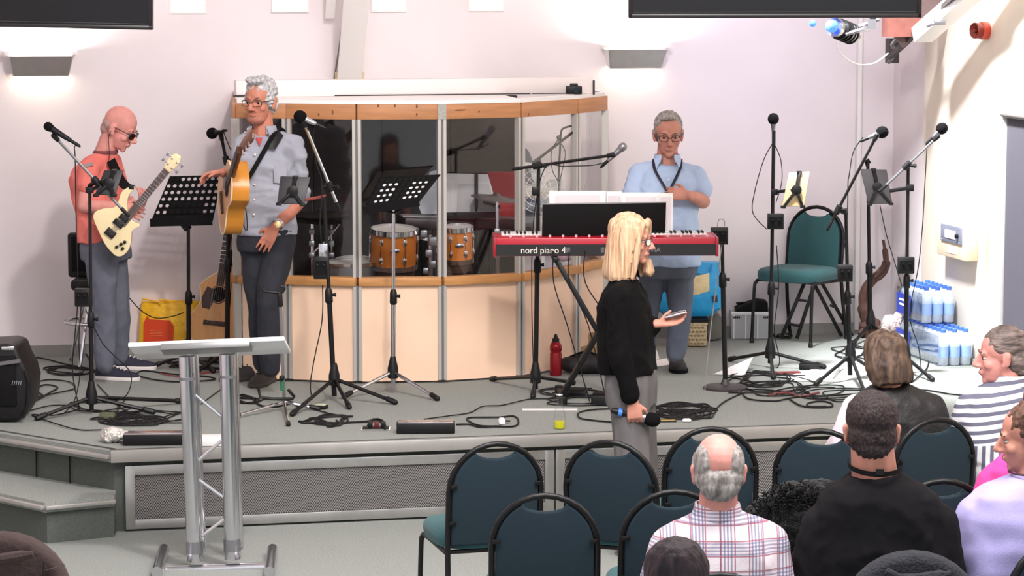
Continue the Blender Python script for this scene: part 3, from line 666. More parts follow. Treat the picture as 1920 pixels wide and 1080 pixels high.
for s in (-1, 1): obj('end_cheek', MB().box(mid + kd * (s * (L / 2 - .008)) + kn_ * -.155, (.016, .335, hh + .006), ax), mat('cheek_red', hx(150, 24, 40), .4), KB, bev=.003)
nk = 52
for i in range(nk):
    obj('white_key', MB().box(mid + kd * (-L / 2 + .05 + (L - .1) * (i + .5) / nk) + kn_ * -.235 + UZ * (hh / 2 + .004), ((L - .1) / nk - .0015, .14, .012), ax), WHT, KB)
for i in range(nk - 1):
    if i % 7 not in (2, 6): obj('black_key', MB().box(mid + kd * (-L / 2 + .05 + (L - .1) * (i + 1) / nk) + kn_ * -.21 + UZ * (hh / 2 + .013), (.011, .09, .016), ax), BLK, KB)
for k in range(16): obj('knob', MB().lathe(mid + kd * (-L / 2 + .1 + k * .075) + kn_ * -.06 + UZ * hh / 2, UZ, [(0, .008), (.012, .007), (.013, .002)], 8), mat('knob_light', hx(220, 180, 185), .4), KB)
for dx, wd in ((-.22, .03), (-.02, .02), (.04, .035), (.1, .05), (.16, .03)):
    obj('socket', MB().box(mid + kd * dx + kn_ * .007 - UZ * hh * .16, (wd, .006, .03), ax), mat('socket_grey', hx(90, 88, 92), .4), KB)
TXT = mat('white_lettering', hx(232, 226, 214), .5)
pm = Matrix((kd, UZ, kn_)).transposed().to_4x4(); pm.translation = mid + kd * (-L / 2 + .155) + kn_ * .008 - UZ * (hh * .33)
text_mesh('lettering', 'nord piano 4', .052, TXT, KB, pm @ Matrix.Diagonal((.95, 1, 1, 1)))
pm = pm.copy(); pm.translation = mid + kd * (L / 2 - .466) + kn_ * .008 - UZ * (hh * .28)
text_mesh('lettering', 'CLAVIA', .04, mat('grey_lettering', hx(120, 114, 120), .5), KB, pm)
for k in range(3): obj('cable', MB().tube([mid + kd * (-.3 + k * .09) + kn_ * .01 - UZ * hh * .2, mid + kd * (-.3 + k * .09) + kn_ * .05 - UZ * .2, mid + kd * (-.22 + k * .12) + kn_ * .02 - UZ * .45, Vector(((mid + kd * (.1 * k - .1)).x, (mid + kd * .1).y, ST + .008))], .0035, 5, sub=5), CABLE, KB)
# X stand
ctr = mid + kn_ * -.15; zf = ST
XS = thing('keyboard_stand', 'black folding X stand under the red keyboard', 'keyboard stand', Vector((ctr.x, ctr.y, ST)))
xl_, xr_k = -.30, .30
for s in (-1, 1):
    for o_ in (-.022, .022):
        a_ = ctr + kd * (s * .25 - .04) - UZ * (hh / 2 + .012) + kn_ * (.02 * s + o_ + .1); b_ = Vector((ctr.x, ctr.y, zf + .03)) + kd * (-s * .21 - .04) + kn_ * (.02 * s + o_ + .1)
        obj('strut', MB().bar(a_, b_, .03, .03, kn_), BLK, XS, bev=.004)
    obj('top_bar', MB().bar(ctr + kd * (s * .25 - .04) + kn_ * .2 - UZ * (hh / 2 + .016), ctr + kd * (s * .25 - .04) - kn_ * .15 - UZ * (hh / 2 + .016), .03, .028), BLK, XS, bev=.004)
    fb = Vector((ctr.x, ctr.y, zf + .018)) + kd * (s * .21 - .04)
    obj('foot_bar', MB().bar(fb + kn_ * .28, fb - kn_ * .2, .03, .03), BLK, XS, bev=.004)
    for e in (.28, -.2): obj('rubber_foot', MB().lathe(fb + kn_ * e - UZ * .018, UZ, [(0, .024), (.04, .024), (.044, .018)], 10), BLKP, XS)
obj('pivot', MB().lathe((ctr + Vector((ctr.x, ctr.y, zf + .03))) / 2 + kn_ * .15, kn_, [(0, .035), (.02, .035), (.025, .02)], 12), BLKP, XS)
# music rest and sheets
rest = mid + kn_ * -.1
a_ = V(1016, 443, dist(rest) - .02); b_ = V(1247, 445, dist(rest) + .1); rd = (b_ - a_); rd.z = 0; rw = rd.length; rd.normalize(); rc = (a_ + b_) / 2
rh = V(1130, 380, dist(rc)).z - V(1130, 444, dist(rc)).z; rn = rd.cross(UZ); rn = rn if rn.y < 0 else -rn; upr = (UZ - rn * -.12).normalized()
t = thing('music_rest', 'wide black music rest on the red keyboard, seen from behind', 'music rest', rc)
obj('plate', MB().box(rc + upr * rh / 2, (rw, .006, rh), (rd, rn, upr)), BLKM, t, bev=.002)
obj('top_edge', MB().box(rc + upr * (rh + .001), (rw, .008, .006), (rd, rn, upr)), mat('rest_edge', hx(150, 150, 150), .4), t)
for s in (-.28, .3): obj('prong', MB().bar(rc + rd * s * rw + rn * .006 - upr * .05, rc + rd * s * rw + rn * .006 + upr * .01, .016, .01), BLK, t)
obj('ledge', MB().box(rc - rn * .03 + upr * .004, (rw, .06, .006), (rd, rn, upr)), BLKM, t)
def sheet(label, x0, y0, x1, y1, off, lean=0.0):
    Dq = dist(rc) + .06 + off
    q = [V(x0, y0, Dq + lean), V(x1, y0, Dq + lean + .06), V(x1 - 1, y1, Dq + .04), V(x0 + 1, y1, Dq)]
    o = solid('music_sheet', label, 'sheet music', MB().prism(q, F0 * .0015), PAPER, (q[2] + q[3]) / 2, 'sheets on the music rest')
    gm = mat('sheet_print', hx(226, 218, 222), .8)
    gx = MB(); c = sum(q, Vector()) / 4
    obj('print', MB().prism([p.lerp(c, .2) - F0 * .001 for p in q], F0 * -.0004), gm, o)
    return o
sheet('white music sheet leftmost on the keyboard rest', 1030, 358, 1136, 440, 0)
sheet('second white music sheet from the left on the keyboard rest', 1137, 359, 1166, 440, .012)
sheet('third white music sheet from the left on the keyboard rest', 1166, 361, 1238, 440, .004)
sheet('white music sheet rightmost, sticking out beyond the black rest', 1236, 362, 1262, 440, .016)

# ================================================================== DRUMS INSIDE THE BOOTH
HON = mat('honey_maple', hx(190, 110, 40), .22, var=.15, scale=6, stretch=(1, 1, .2)); HEADM = mat('drum_head', hx(225, 220, 215), .5)
BHEAD = mat('drum_underside', hx(70, 50, 40), .5)
def drum(label, x0, x1, yt, yb, D, tilt=0, lugs=6, lower=True):
    c0 = V((x0 + x1) / 2, yb, D); r = abs((V(x1, yb, D) - V(x0, yb, D)).dot(R0)) / 2; h = V(x0, yt, D).z - c0.z
    ax = (UZ + R0 * tilt - F0 * .1).normalized(); t = thing('drum', label, 'drum', c0, 'drum kit')
    obj('shell', MB().lathe(c0, ax, [(0, r * .97), (h, r * .97)], 32), HON, t)
    obj('batter_head', MB().lathe(c0 + ax * (h), ax, [(0, r), (.006, r * .98), (.006, .001)], 32), HEADM, t)
    obj('resonant_head', MB().lathe(c0 - ax * .07, ax, [(0, .001), (.0, r * .9), (.07, r * .96)], 32), BHEAD, t)
    for hh_ in (-.018, h - .012): obj('hoop', MB().lathe(c0 + ax * hh_, ax, [(0, r * 1.0), (0, r * 1.06), (.03, r * 1.06), (.03, r * 1.0), (0, r)], 32), CHR, t)
    x, y, z = axes_from(ax)
    for k in range(lugs):
        a = 2 * PI * (k + .3) / lugs; d = x * math.cos(a) + y * math.sin(a)
        for hz in (.05, h - .05):
            lg = obj('lug', MB().ell(c0 + ax * hz + d * r, (.012, .014, .026), (d, ax.cross(d), ax), 8, 6), CHR, t)
        obj('tension_rod', MB().tube([c0 + ax * -.02 + d * r * 1.04, c0 + ax * (h + .02) + d * r * 1.04], .0035, 6), CHR, t)
    d = (-F0 + R0 * .1); d -= ax * d.dot(ax); d.normalize()
    obj('badge', MB().ell(c0 + ax * h * .55 + d * r * .98, (.03, .012, .018), (ax.cross(d), d, ax), 12, 6), CHR, t)
    return t, c0, r, h
drum('larger honey maple tom left of the chrome mount inside the booth', 694, 781, 432, 497, 17.15, .03)
drum('smaller honey maple tom right of the chrome mount inside the booth', 833, 887, 428, 487, 17.25, -.02)
drum('honey maple drum low at the left inside the booth', 628, 700, 490, 540, 17.35, 0)
t = thing('tom_mount', 'chrome tom mount between the two honey coloured toms', 'tom mount', V(806, 520, 17.2))
k = V(806, 520, 17.2)
obj('post', MB().tube([Vector((k.x, k.y, ST)), V(806, 440, 17.2)], .016, 10), CHR, t)
for (x, y) in ((784, 445), (832, 440)): obj('arm', MB().tube([V(806, 450, 17.2), V(x, y, 17.18)], .011, 8), CHR, t)
for (x, y, r) in ((795, 438, .03), (812, 452, .035), (804, 475, .03), (812, 495, .028), (798, 508, .026), (822, 470, .022)): obj('clamp', MB().box(V(x, y, 17.15), (r * 1.4, r * 1.6, r * 1.5), (R0, F0, UZ)), STEEL, t, bev=.006)
def cym_stand(label, base_px, D, cyms, boom=None):
    b0 = V(*base_px, D); b0.z = ST; t = thing('cymbal_stand', label, 'cymbal stand', b0, 'drum kit')
    topp = V(base_px[0], cyms[0][1] + 4, D); obj('pole', MB().tube([b0, topp], .012, 8), CHR, t)
    for a in (0, 2.1, 4.2): obj('leg', MB().tube([b0 + UZ * .2, b0 + Vector((math.cos(a) * .22, math.sin(a) * .22, .01))], .009, 6), CHR, t)
    for (x, y, r, tl) in cyms:
        c = V(x, y, D); obj('cymbal', MB().lathe(c, UZ + R0 * tl - F0 * .05, [(0, r), (.012, r * .5), (.018, r * .2), (.035, r * .08), (.037, .004)], 28), mat('cymbal_bronze', hx(74, 66, 58), .35, .8), t)
    if boom: obj('boom', MB().tube([V(*p, D) for p in boom], .01, 8), CHR, t)
    for i in range(3): obj('clamp', MB().box(V(base_px[0], 470 - i * 22 + 8, D) - F0 * .01, (.035, .04, .035), (R0, F0, UZ)), STEEL, t, bev=.005)
    return t
cym_stand('hi hat stand with two dark cymbals at the left in the booth', (585, 520), 17.2, [(600, 413, .19, .04), (605, 402, .17, .0)], None)
cym_stand('chrome boom cymbal stand behind left panes of the booth', (622, 520), 17.4, [(640, 405, .2, -.1)], [(580, 482), (612, 452), (650, 400)])
cym_stand('cymbal stand at the right side of the kit in the booth', (932, 520), 17.3, [(930, 372, .16, .12)], [(905, 380), (938, 388)])
# pedals, small hardware under the toms
t = thing('snare_drum', 'chrome snare drum on its stand beside the left booth post', 'drum', V(668, 510, 17.1)); c = V(655, 494, 17.1)
obj('shell', MB().lathe(c, UZ, [(-.1, .165), (0, .165)], 28), STEEL, t); obj('hoop', MB().lathe(c, UZ, [(-.01, .165), (-.01, .176), (.012, .176), (.012, .165), (-.01, .165)], 28), CHR, t)
obj('head', MB().lathe(c, UZ, [(0, .163), (.004, .16), (.004, .001)], 28), HEADM, t)
obj('stand', MB().tube([c - UZ * .1, Vector((c.x, c.y, ST))], .015, 8), CHR, t)
# electric keyboard on a rack behind the kit
t = thing('rack_keyboard', 'dark slim keyboard on a stand behind the toms in the booth', 'keyboard', V(860, 430, 17.5))
a_, b_ = V(752, 414, 17.55), V(962, 418, 17.7); obj('case', MB().bar(a_, b_, .3, .06, UZ), mat('dark_maroon', hx(52, 34, 38), .4), t, bev=.006)
obj('key_bed', MB().bar(a_ + UZ * .033, b_ + UZ * .033, .14, .01, UZ), mat('key_grey', hx(150, 148, 150), .5), t)
for q in (a_.lerp(b_, .2), a_.lerp(b_, .8)): obj('leg', MB().tube([q, Vector((q.x, q.y, ST))], .014, 8), BLK, t)
# sheets of paper on a stand, pale coat, red chair back
t = thing('booth_music_stand', 'black stand holding wide grey paper sheets inside the booth', 'music stand', V(893, 520, 17.45))
b0 = V(893, 520, 17.45); b0.z = ST
obj('pole', MB().tube([b0, V(893, 325, 17.45)], .012, 8), BLK, t)
for a in (.3, 2.4, 4.5): obj('leg', MB().tube([b0 + UZ * .15, b0 + Vector((math.cos(a) * .2, math.sin(a) * .2, .01))], .008, 6), BLK, t)
q = [V(838, 325, 17.5), V(915, 327, 17.5), V(936, 402, 17.44), V(833, 404, 17.44)]
obj('paper', MB().prism(q, F0 * .004), mat('grey_paper', hx(196, 194, 196), .8), t)
obj('paper', MB().prism([p.lerp(q[2], .25) - F0 * .006 - R0 * .01 for p in q], F0 * .002), mat('grey_paper2', hx(170, 168, 172), .8), t)
obj('rest', MB().bar(q[3] - F0 * .02, q[2] - F0 * .02, .04, .008, F0), BLK, t)
t = thing('cloth', 'pale slanted cloth hanging behind the toms inside the booth', 'cloth', V(815, 400, 17.6))
q = [V(806, 322, 17.6), V(824, 318, 17.62), V(830, 402, 17.6), V(790, 402, 17.58), V(782, 380, 17.58)]
obj('fabric', MB().prism(q, F0 * .02), mat('pale_cloth', hx(190, 192, 200), .9, bump=.4, scale=14), t, bev=.006)
obj('hanger_pole', MB().tube([V(812, 320, 17.63), Vector((V(812, 320, 17.63).x, V(812, 320, 17.63).y, ST))], .01, 6), BLK, t)
c = V(948, 372, 17.75); t = thing('red_chair', 'red backed chair at the rear of the booth', 'chair', Vector((c.x, c.y, ST)))
obj('backrest', MB().box(c, (.24, .05, .34), (R0, F0, UZ)), mat('red_fabric', hx(170, 60, 62), .85), t, bev=.02, seg=3)
obj('seat', MB().box(Vector((c.x, c.y - .2, ST + .46)), (.4, .4, .07)), mat('red_fabric', hx(170, 60, 62), .85), t, bev=.02)
for sx in (-.17, .17):
    for sy in (-.38, .0): obj('leg', MB().tube([(c.x + sx, c.y + sy, ST + .45), (c.x + sx, c.y + sy, ST)], .012, 8), BLK, t)
# white pedestal fan and boom in the right panes
c = V(1012, 352, 17.55); t = thing('pedestal_fan', 'white pedestal fan behind the clear right pane of the booth', 'fan', Vector((c.x, c.y, ST)))
WPL = mat('white_plastic', hx(226, 226, 224), .4); dfan = (-F0 + R0 * -.25).normalized(); x, y, z = axes_from(dfan)
cg = MB()
for r in (.16, .12, .08, .045): obj('guard_ring', MB().tube([c + dfan * .05 * (1 - (r / .16) ** 2) + (x * math.cos(a) + y * math.sin(a)) * r for a in [k * 2 * PI / 28 for k in range(28)]], .003, 5, closed=True), WPL, t)
for k in range(18): a = k * PI / 9; obj('guard_spoke', MB().tube([c + dfan * .05, c + (x * math.cos(a) + y * math.sin(a)) * .16], .002, 4), WPL, t)
for k in range(4):
    a = k * PI / 2; d = x * math.cos(a) + y * math.sin(a); e = dfan.cross(d)
    obj('blade', MB().prism([c - dfan * .02 + d * .02, c + d * .13 - e * .02 - dfan * .02, c + d * .14 + e * .06, c + d * .05 + e * .05], dfan * -.004), mat('blade_pale', hx(206, 210, 214), .4), t)
obj('motor', MB().lathe(c - dfan * .12, dfan, [(0, .03), (.02, .055), (.09, .055), (.12, .03), (.16, .03), (.165, .01)], 16), WPL, t)
obj('pole', MB().tube([c - dfan * .08 - UZ * .04, Vector((c.x, c.y, ST + .03)) - dfan * .08], .014, 8), WPL, t)
obj('base', MB().lathe(Vector((c.x, c.y, ST)) - dfan * .08, UZ, [(0, .17), (.02, .17), (.035, .03)], 24), WPL, t)
b0 = V(1008, 520, 17.25); b0.z = ST
t = thing('overhead_stand', 'black overhead microphone stand inside the right of the booth', 'stand', b0)
obj('pole', MB().tube([b0, V(1010, 300, 17.25)], .011, 8), BLK, t); obj('boom', MB().tube(pts(17.25, (1000, 305), (1074, 248)), .009, 8), BLK, t)
obj('gooseneck', MB().tube(pts(17.25, (1072, 236), (1058, 240), (1052, 248), (1050, 280), (1047, 340)), .007, 6, sub=4), BLK, t)
obj('clamp', MB().ell(V(1048, 258, 17.25), .016).box(V(1008, 303, 17.25), (.04, .03, .03), (R0, F0, UZ)), BLK, t)
for k in range(2): obj('cable', MB().tube(pts(17.2, (1046, 262), (1034 + 26 * k, 285), (1036 + 18 * k, 320), (1048, 350), (1040, 420)), .003, 5, sub=4), CABLE, t)
for a in (.3, 2.4, 4.5): obj('leg', MB().tube([b0 + UZ * .12, b0 + Vector((math.cos(a) * .22, math.sin(a) * .22, .01))], .009, 6), BLK, t)
solid('curtain_cord', 'pale looped cord hanging in the right end pane of the booth', 'cord', MB().tube([W(1110, 215, YB - .1), W(1106, 250, YB - .1), W(1110, 268, YB - .1), W(1104, 300, YB - .1), W(1106, 330, YB - .1), W(1096, 356, YB - .1), W(1094, 400, YB - .1)], .006, 6, sub=4), mat('cord_pale', hx(222, 215, 214), .7), W(1106, 300, YB - .1))
c = W(996, 250, YB - .06); t = thing('coat', 'dark blue coat hanging on the wall behind the fan', 'coat', W(990, 300, YB - .06))
obj('fabric', MB().prism([W(x, y, YB - .12) for x, y in ((978, 272), (992, 280), (1002, 305), (1006, 380), (1000, 470), (976, 470), (976, 300))], Vector((0, .1, 0))), mat('navy_cloth', hx(74, 80, 98), .9, bump=.4, scale=10), t, bev=.03, seg=3)
obj('collar', MB().prism([W(x, y, YB - .14) for x, y in ((980, 304), (1004, 306), (1004, 314), (980, 316))], Vector((0, .04, 0))), WPL, t)
c = V(1056, 470, 17.4)
solid('striped_towel', 'pink and white striped towel bundle behind the keyboard stand', 'towel', MB().ell(c, (.09, .09, .07), (R0, F0, UZ)), mat('pink_stripe', hx(214, 90, 120), .9, col2=hx(240, 225, 228), scale=9, stretch=(1, 1, 6)), c)
# ================================================================== CHAIRS
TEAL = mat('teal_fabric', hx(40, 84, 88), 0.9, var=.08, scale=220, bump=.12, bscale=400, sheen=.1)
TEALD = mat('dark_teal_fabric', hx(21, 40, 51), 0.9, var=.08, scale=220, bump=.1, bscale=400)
def build_chair(name, label, back_m, seat_m):
    t = thing(name, label, 'chair', (0, 0, 0), 'green conference chairs')
    lean = lambda z: -.205 - .11 * max(0, z - .42)
    R_ = .205; zc = .675
    arch = [Vector((-.215, -.285, .012)), Vector((-.21, -.235, .25)), Vector((-R_, lean(.45), .45)), Vector((-R_, lean(.6), .6))]
    arch += [Vector((-R_ * math.cos(a), lean(zc + R_ * math.sin(a)), zc + R_ * math.sin(a))) for a in [k * PI / 14 for k in range(15)]]
    arch += [Vector((-p.x, p.y, p.z)) for p in arch[3::-1]]
    obj('back_frame', MB().tube(arch, .0125, 10), BLK, t)
    def outline(r, zb, gap, dip):
        o = [Vector((-r, 0, zb)), Vector((r, 0, zb)), Vector((r, 0, zc))]
        a1 = math.acos(gap / r)
        o += [Vector((r * math.cos(a), 0, zc + r * math.sin(a))) for a in [a1 * k / 7 for k in range(1, 8)]]
        zt = zc + r * math.sin(a1)
        o += [Vector((gap * math.cos(PI * k / 8), 0, zt - dip * math.sin(PI * k / 8))) for k in range(1, 8)]
        o += [Vector((-p.x, 0, p.z)) for p in o[9:1:-1]]
        return o
    pl = outline(.192, .435, .088, .03)
    P_ = [Vector((p.x, lean(p.z) + .018, p.z)) for p in pl]
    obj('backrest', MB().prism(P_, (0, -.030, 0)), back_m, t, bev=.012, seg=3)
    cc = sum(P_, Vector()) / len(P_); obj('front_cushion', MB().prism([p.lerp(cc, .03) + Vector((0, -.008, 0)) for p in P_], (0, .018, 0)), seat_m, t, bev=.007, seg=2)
    for s in (-1, 1):
        for z in (.54, .70): obj('bracket', MB().box((s * .188, lean(z) - .02, z), (.03, .008, .018)), BLK, t, bev=.003)
        obj('leg', MB().tube([(s * .22, .235, .01), (s * .215, .215, .36), (s * .212, .195, .40), (s * .21, .15, .415), (s * .207, -.2, .405)], .0115, 8, sub=3), BLK, t)
        for y, x in ((.235, .22), (-.285, .215)): obj('foot_cap', MB().lathe((s * x, y, 0), UZ, [(0, .015), (.03, .015), (.034, .012)], 8), BLKP, t)
    obj('cross_bar', MB().tube([(-.21, -.18, .405), (.21, -.18, .405)], .01, 8), BLK, t)
    obj('cross_bar', MB().tube([(-.213, .15, .415), (.213, .15, .415)], .01, 8), BLK, t)
    st = MB(); rg = []
    for z, k in ((.415, .9), (.42, .97), (.45, 1.0), (.475, .99), (.492, .93), (.498, .8)):
        ring = []
        for j in range(28):
            a = 2 * PI * j / 28; cx = math.copysign(abs(math.cos(a)) ** .5, math.cos(a)); sy = math.copysign(abs(math.sin(a)) ** .5, math.sin(a))
            ring.append(Vector((cx * .232 * k, .015 + sy * .225 * k, z)))
        rg.append(ring)
    obj('seat', st.loft(rg), seat_m, t)
    return t
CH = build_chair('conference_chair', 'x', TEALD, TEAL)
def chair_M(p, ang):                                 # p on the floor under the seat centre
    f = Quaternion(UZ, math.radians(ang)) @ F0; r = f.cross(UZ); M = Matrix((r, f, UZ)).transposed().to_4x4(); M.translation = p; return M
_first = [True]
def place_chair(label, p, ang):
    M = chair_M(p, ang)
    if _first[0]:
        _first[0] = False; CH.matrix_world = M; CH['label'] = label; ORG[CH.name] = Vector(p); return CH
    return dup(CH, M, label)
def by_top(x, y, ang):
    p = G(x, y, .885); f = Quaternion(UZ, math.radians(ang)) @ F0
    q = p + f * .256; return Vector((q.x, q.y, 0)), ang
place_chair('green chair at the left end of the row nearest the stage', *by_top(931, 830, 16))
place_chair('green chair in the front row standing in front of the blonde woman', *by_top(1143, 827, -20))
place_chair('green chair in the front row before the balding man head', *by_top(1334, 802, 4))
place_chair('green chair in the front row left of the black shirted man head', *by_top(1540, 806, -12))
place_chair('green chair in the front row right of the black shirted man head', *by_top(1757, 785, 22))
place_chair('empty green chair in second row, nearest and lowest in the centre', *by_top(1022, 927, 2))
place_chair('green chair in second row half hidden by the plaid shirted man', *by_top(1265, 920, 4))
place_chair('green chair in second row peeking out left of the lilac shirted woman', *by_top(1768, 900, 6))
place_chair('green chair the balding man in the plaid shirt sits on', *by_top(1350, 1076, 0))
DJ = place_chair('dark chair behind the back of the man in black t-shirt', *by_top(1712, 1046, 0))
place_chair('chair at the right edge under the lilac shirted woman', *by_top(1988, 1010, 24))
place_chair('chair under the person in black jacket with brown bob', *by_top(1672, 760, 8))
place_chair('chair under the man in the striped shirt', *by_top(1885, 760, 8))
BJ = place_chair('chair at lower left corner covered by a brown jacket', *by_top(4, 1010, 0))
# empty chair on the stage facing out to the left
place_chair('empty green chair standing alone on the stage at right', G(1496, 640), 180 - 34)
# jackets over chair backs
def drape(chair, label, JK):
    M = chair.matrix_world; rings = []
    for i in range(15):
        a = PI * i / 14; x, z = -.235 * math.cos(a), .675 + .228 * math.sin(a)
        rings.append((x, .42 if i in (0, 14) else z))
    back = [Vector((x * 1.03, -.205 - .11 * (z - .42) - .045, z)) for x, z in rings]
    lj = thing('jacket', label, 'jacket', M @ Vector((0, -.25, .5)))
    obj('jacket_body', MB().prism([M @ p for p in back], M.to_3x3() @ Vector((0, .085, .012))), JK, lj, bev=.03, seg=3)
    obj('collar', MB().tube([M @ Vector((x, -.325, z)) for x, z in ((-.1, .855), (-.03, .825), (.06, .835), (.12, .845))], [.012, .02, .02, .012], 8, sub=3), JK, lj)
    obj('seam', MB().tube([M @ Vector((.12 + .01 * k, -.285 - .012 * k, .42 + .1 * k)) for k in range(5)], .003, 6), mat('dark_seam', hx(30, 22, 24), .9), lj)
    obj('sleeve', MB().tube([M @ Vector((.19, -.29, .79)), M @ Vector((.23, -.295, .65)), M @ Vector((.225, -.285, .42))], [.035, .045, .04], 10, sub=4), JK, lj)
drape(BJ, 'brown suede jacket draped over the chair in the lower left corner', mat('brown_suede', hx(66, 52, 50), .95, var=.12, scale=20, bump=.3, bscale=40))
drape(DJ, 'dark grey fleece jacket over the chair back below the black t-shirt', mat('grey_fleece', hx(46, 46, 52), .98, var=.2, scale=30, bump=.5, bscale=90))

# black fleece draped in the second row
c = V(1490, 985, 10.7)
fz = MB()
for (x, y, dy, rx, rz) in ((1484, 945, 0, .11, .09), (1440, 985, .02, .10, .11), (1530, 932, .02, .12, .07), (1500, 1000, -.02, .17, .16), (1450, 1050, 0, .16, .16), (1530, 1060, 0, .17, .2), (1570, 950, .03, .1, .1), (1415, 1000, .03, .05, .07)):
    fz.ell(V(x, y, 10.7 + dy), (rx, .10, rz), (R0, F0, UZ))
bf = thing('fleece_coat', 'black curly fleece coat heaped over a seat between plaid and black shirts', 'coat', V(1490, 1100, 10.7))
fo = remesh('fleece', fz, .012, mat('black_fleece', hx(11, 10, 12), .98, bump=1.0, bscale=110, scale=60, sheen=.15, spec=.1, var=.2), bf, 3, (.012, 38, (1, 1, 1)))
cl = MB(); rnd = random.Random(3)
for k in range(260):
    a = rnd.uniform(0, PI); u = rnd.uniform(0, 1); x = 1405 + 175 * u; y = 985 - 72 * math.sin(PI * min(1, (u * .8 + .12))) + rnd.uniform(-6, 40)
    p = V(x, y, 10.62 - .02 * rnd.random()); cl.tube([p, p + R0 * rnd.uniform(-.012, .012) + UZ * .012, p + R0 * rnd.uniform(-.02, .02) + UZ * .016 - F0 * .01], .003, 4)
obj('curls', cl, mat('black_fleece', hx(11, 10, 12), .98), bf, kind='stuff')

# ================================================================== TRUSS LECTERN
D = dist(G(405, 1066, 0)); c = V(390, 655, D); t = thing('lectern', 'clear topped aluminium truss lectern standing before the stage steps', 'lectern', G(405, 1066, 0))
ACR = mat('frosted_acrylic', hx(226, 228, 232), .25, spec=.6, var=.06, scale=8)
l, r = V(240, 652, D), V(533, 640, D); d = (r - l).normalized(); nn = (F0 - d * F0.dot(d)).normalized(); u = d.cross(nn); u = u if u.z > 0 else -u
tl = (u * .93 + nn * .36).normalized(); tn = d.cross(tl); 
sb = (nn * .955 - UZ * .295).normalized(); su = (UZ * .955 + nn * .295).normalized(); fe = (V(241, 646, D) + V(532, 635, D)) / 2
obj('top_slab', MB().box(fe + sb * .19, ((r - l).length, .38, .022), (d, sb, su)), ACR, t, bev=.004)
l2, r2 = V(243, 655, D), V(531, 650, D)
obj('mount_bar', MB().box((V(302, 659, D) + V(468, 652, D)) / 2 + F0 * .06, (.43, .16, .03), (d, sb, su)), mat('bar_dull', hx(150, 150, 150), .4, .7), t, bev=.003)
sides = ((350, 668, 366, 1052), (426, 664, 436, 1048))
for (x0, y0, x1, y1) in sides:
    a, b = V(x0, y0, D), V(x1, y1, D)
    for o_ in (0, .24):
        obj('truss_tube', MB().tube([a + F0 * o_, b + F0 * o_], .039 if o_ == 0 else .03, 18), CHR, t)
    obj('collar', MB().tube([a.lerp(b, .10), a.lerp(b, .115)], .041, 18), STEEL, t)
    obj('sleeve', MB().tube([a.lerp(b, .90), a.lerp(b, .96)], .042, 18), STEEL, t)
for (xa, ya, xb, yb_) in ((366, 740, 428, 792), (428, 816, 366, 868), (368, 896, 432, 942), (432, 965, 372, 1010)):
    for o_ in (0, .24): obj('brace', MB().tube([V(xa, ya, D + o_ * .98), V(xb, yb_, D + o_ * .98)], .0085, 8), CHR, t)
a, b = V(300, 1072, D), V(508, 1064, D)
obj('base_tube', MB().tube([a, b], .028, 16), CHR, t)
for p, xx in ((a, 298), (b, 506)):
    q = Vector((p.x, p.y, .03)); dd = F0 * .5 + R0 * -.03
    obj('base_foot', MB().tube([q - dd * .45 + UZ * 0, q + dd * .62], .028, 14), CHR, t)

# ================================================================== LEFT SIDE: AMP, STOOL, BAG, GUITAR
c = G(-2, 788); c = Vector((c.x, c.y, ST)); t = thing('bass_amplifier', 'black ribbed bass combo amplifier at the left edge of the stage', 'amplifier', c)
D = dist(c)
am = []
prof = [(0, 0), (.0, .03), (.0, .36), (-.06, .44), (-.14, .455), (-.36, .42), (-.40, .36), (-.40, .03), (-.37, 0)]
rr, ff = R0, F0
q = [V(52, 788, D)]; o0 = V(20, 790, D); o0.z = ST
outl = [V(x, y, D - .1) for x, y in ((36, 790), (52, 764), (56, 716), (50, 694), (38, 672), (30, 650), (12, 645), (-60, 650), (-90, 680), (-90, 790))]
for p in outl: p.z = max(p.z, ST + .004)
obj('cabinet', MB().prism(outl, F0 * .38), BLKP, t, bev=.02, seg=3)
obj('grille', MB().box((V(0, 715, D - .1)) - F0 * .004 - R0 * .05, (.28, .02, .28), (R0, F0, UZ)), BLKM, t, bev=.02)
obj('corner_rib', MB().tube(pts(D - .11, (44, 784), (51, 760), (53, 716), (46, 694)), .006, 6), BLK, t)
obj('control_panel', MB().bar(V(-60, 690, D - .11), V(38, 676, D - .11), .02, .03, F0), mat('amp_band', hx(98, 94, 98), .5), t)
obj('handle', MB().box(V(16, 652, D - .08), (.07, .06, .02), (R0, F0, UZ)), CHR, t, bev=.005)
for k in range(5): obj('badge_stroke', MB().tube(pts(D - .13, (22 + k * 4, 722), (24 + k * 4, 714 + k % 2)), .002, 4), mat('badge_grey', hx(150, 150, 155), .5), t)
# bar stool
c = G(178, 690); c = Vector((c.x, c.y, ST)); D = dist(c) + .12; t = thing('bar_stool', 'black seated bar stool with chrome legs behind the bassist', 'stool', c)
obj('backrest', MB().box(V(152, 478, D + .06), (.16, .07, .28), (R0, F0, UZ)), BLKP, t, bev=.02, seg=3)
obj('back_panel', MB().box(V(152, 476, D + .02), (.12, .01, .22), (R0, F0, UZ)), BLKM, t, bev=.01)
obj('seat', MB().box(V(184, 530, D), (.30, .32, .07), (R0, F0, UZ)), BLKP, t, bev=.025, seg=3)
sc_ = V(180, 545, D); 
for (x, y, o_) in ((132, 670, .1), (226, 668, .1), (150, 690, -.15), (212, 694, -.15)):
    q = V(x, y, D + o_); q.z = ST + .01
    obj('leg', MB().tube([sc_ + (q - sc_) * .02 + R0 * ((x - 179) * .0012), q], .011, 8), CHR, t)
rc_ = V(179, 602, D)
obj('foot_ring', MB().tube([rc_ + (R0 * math.cos(a) + F0 * math.sin(a)) * .19 for a in [k * PI / 14 for k in range(28)]], .011, 8, closed=True), CHR, t)
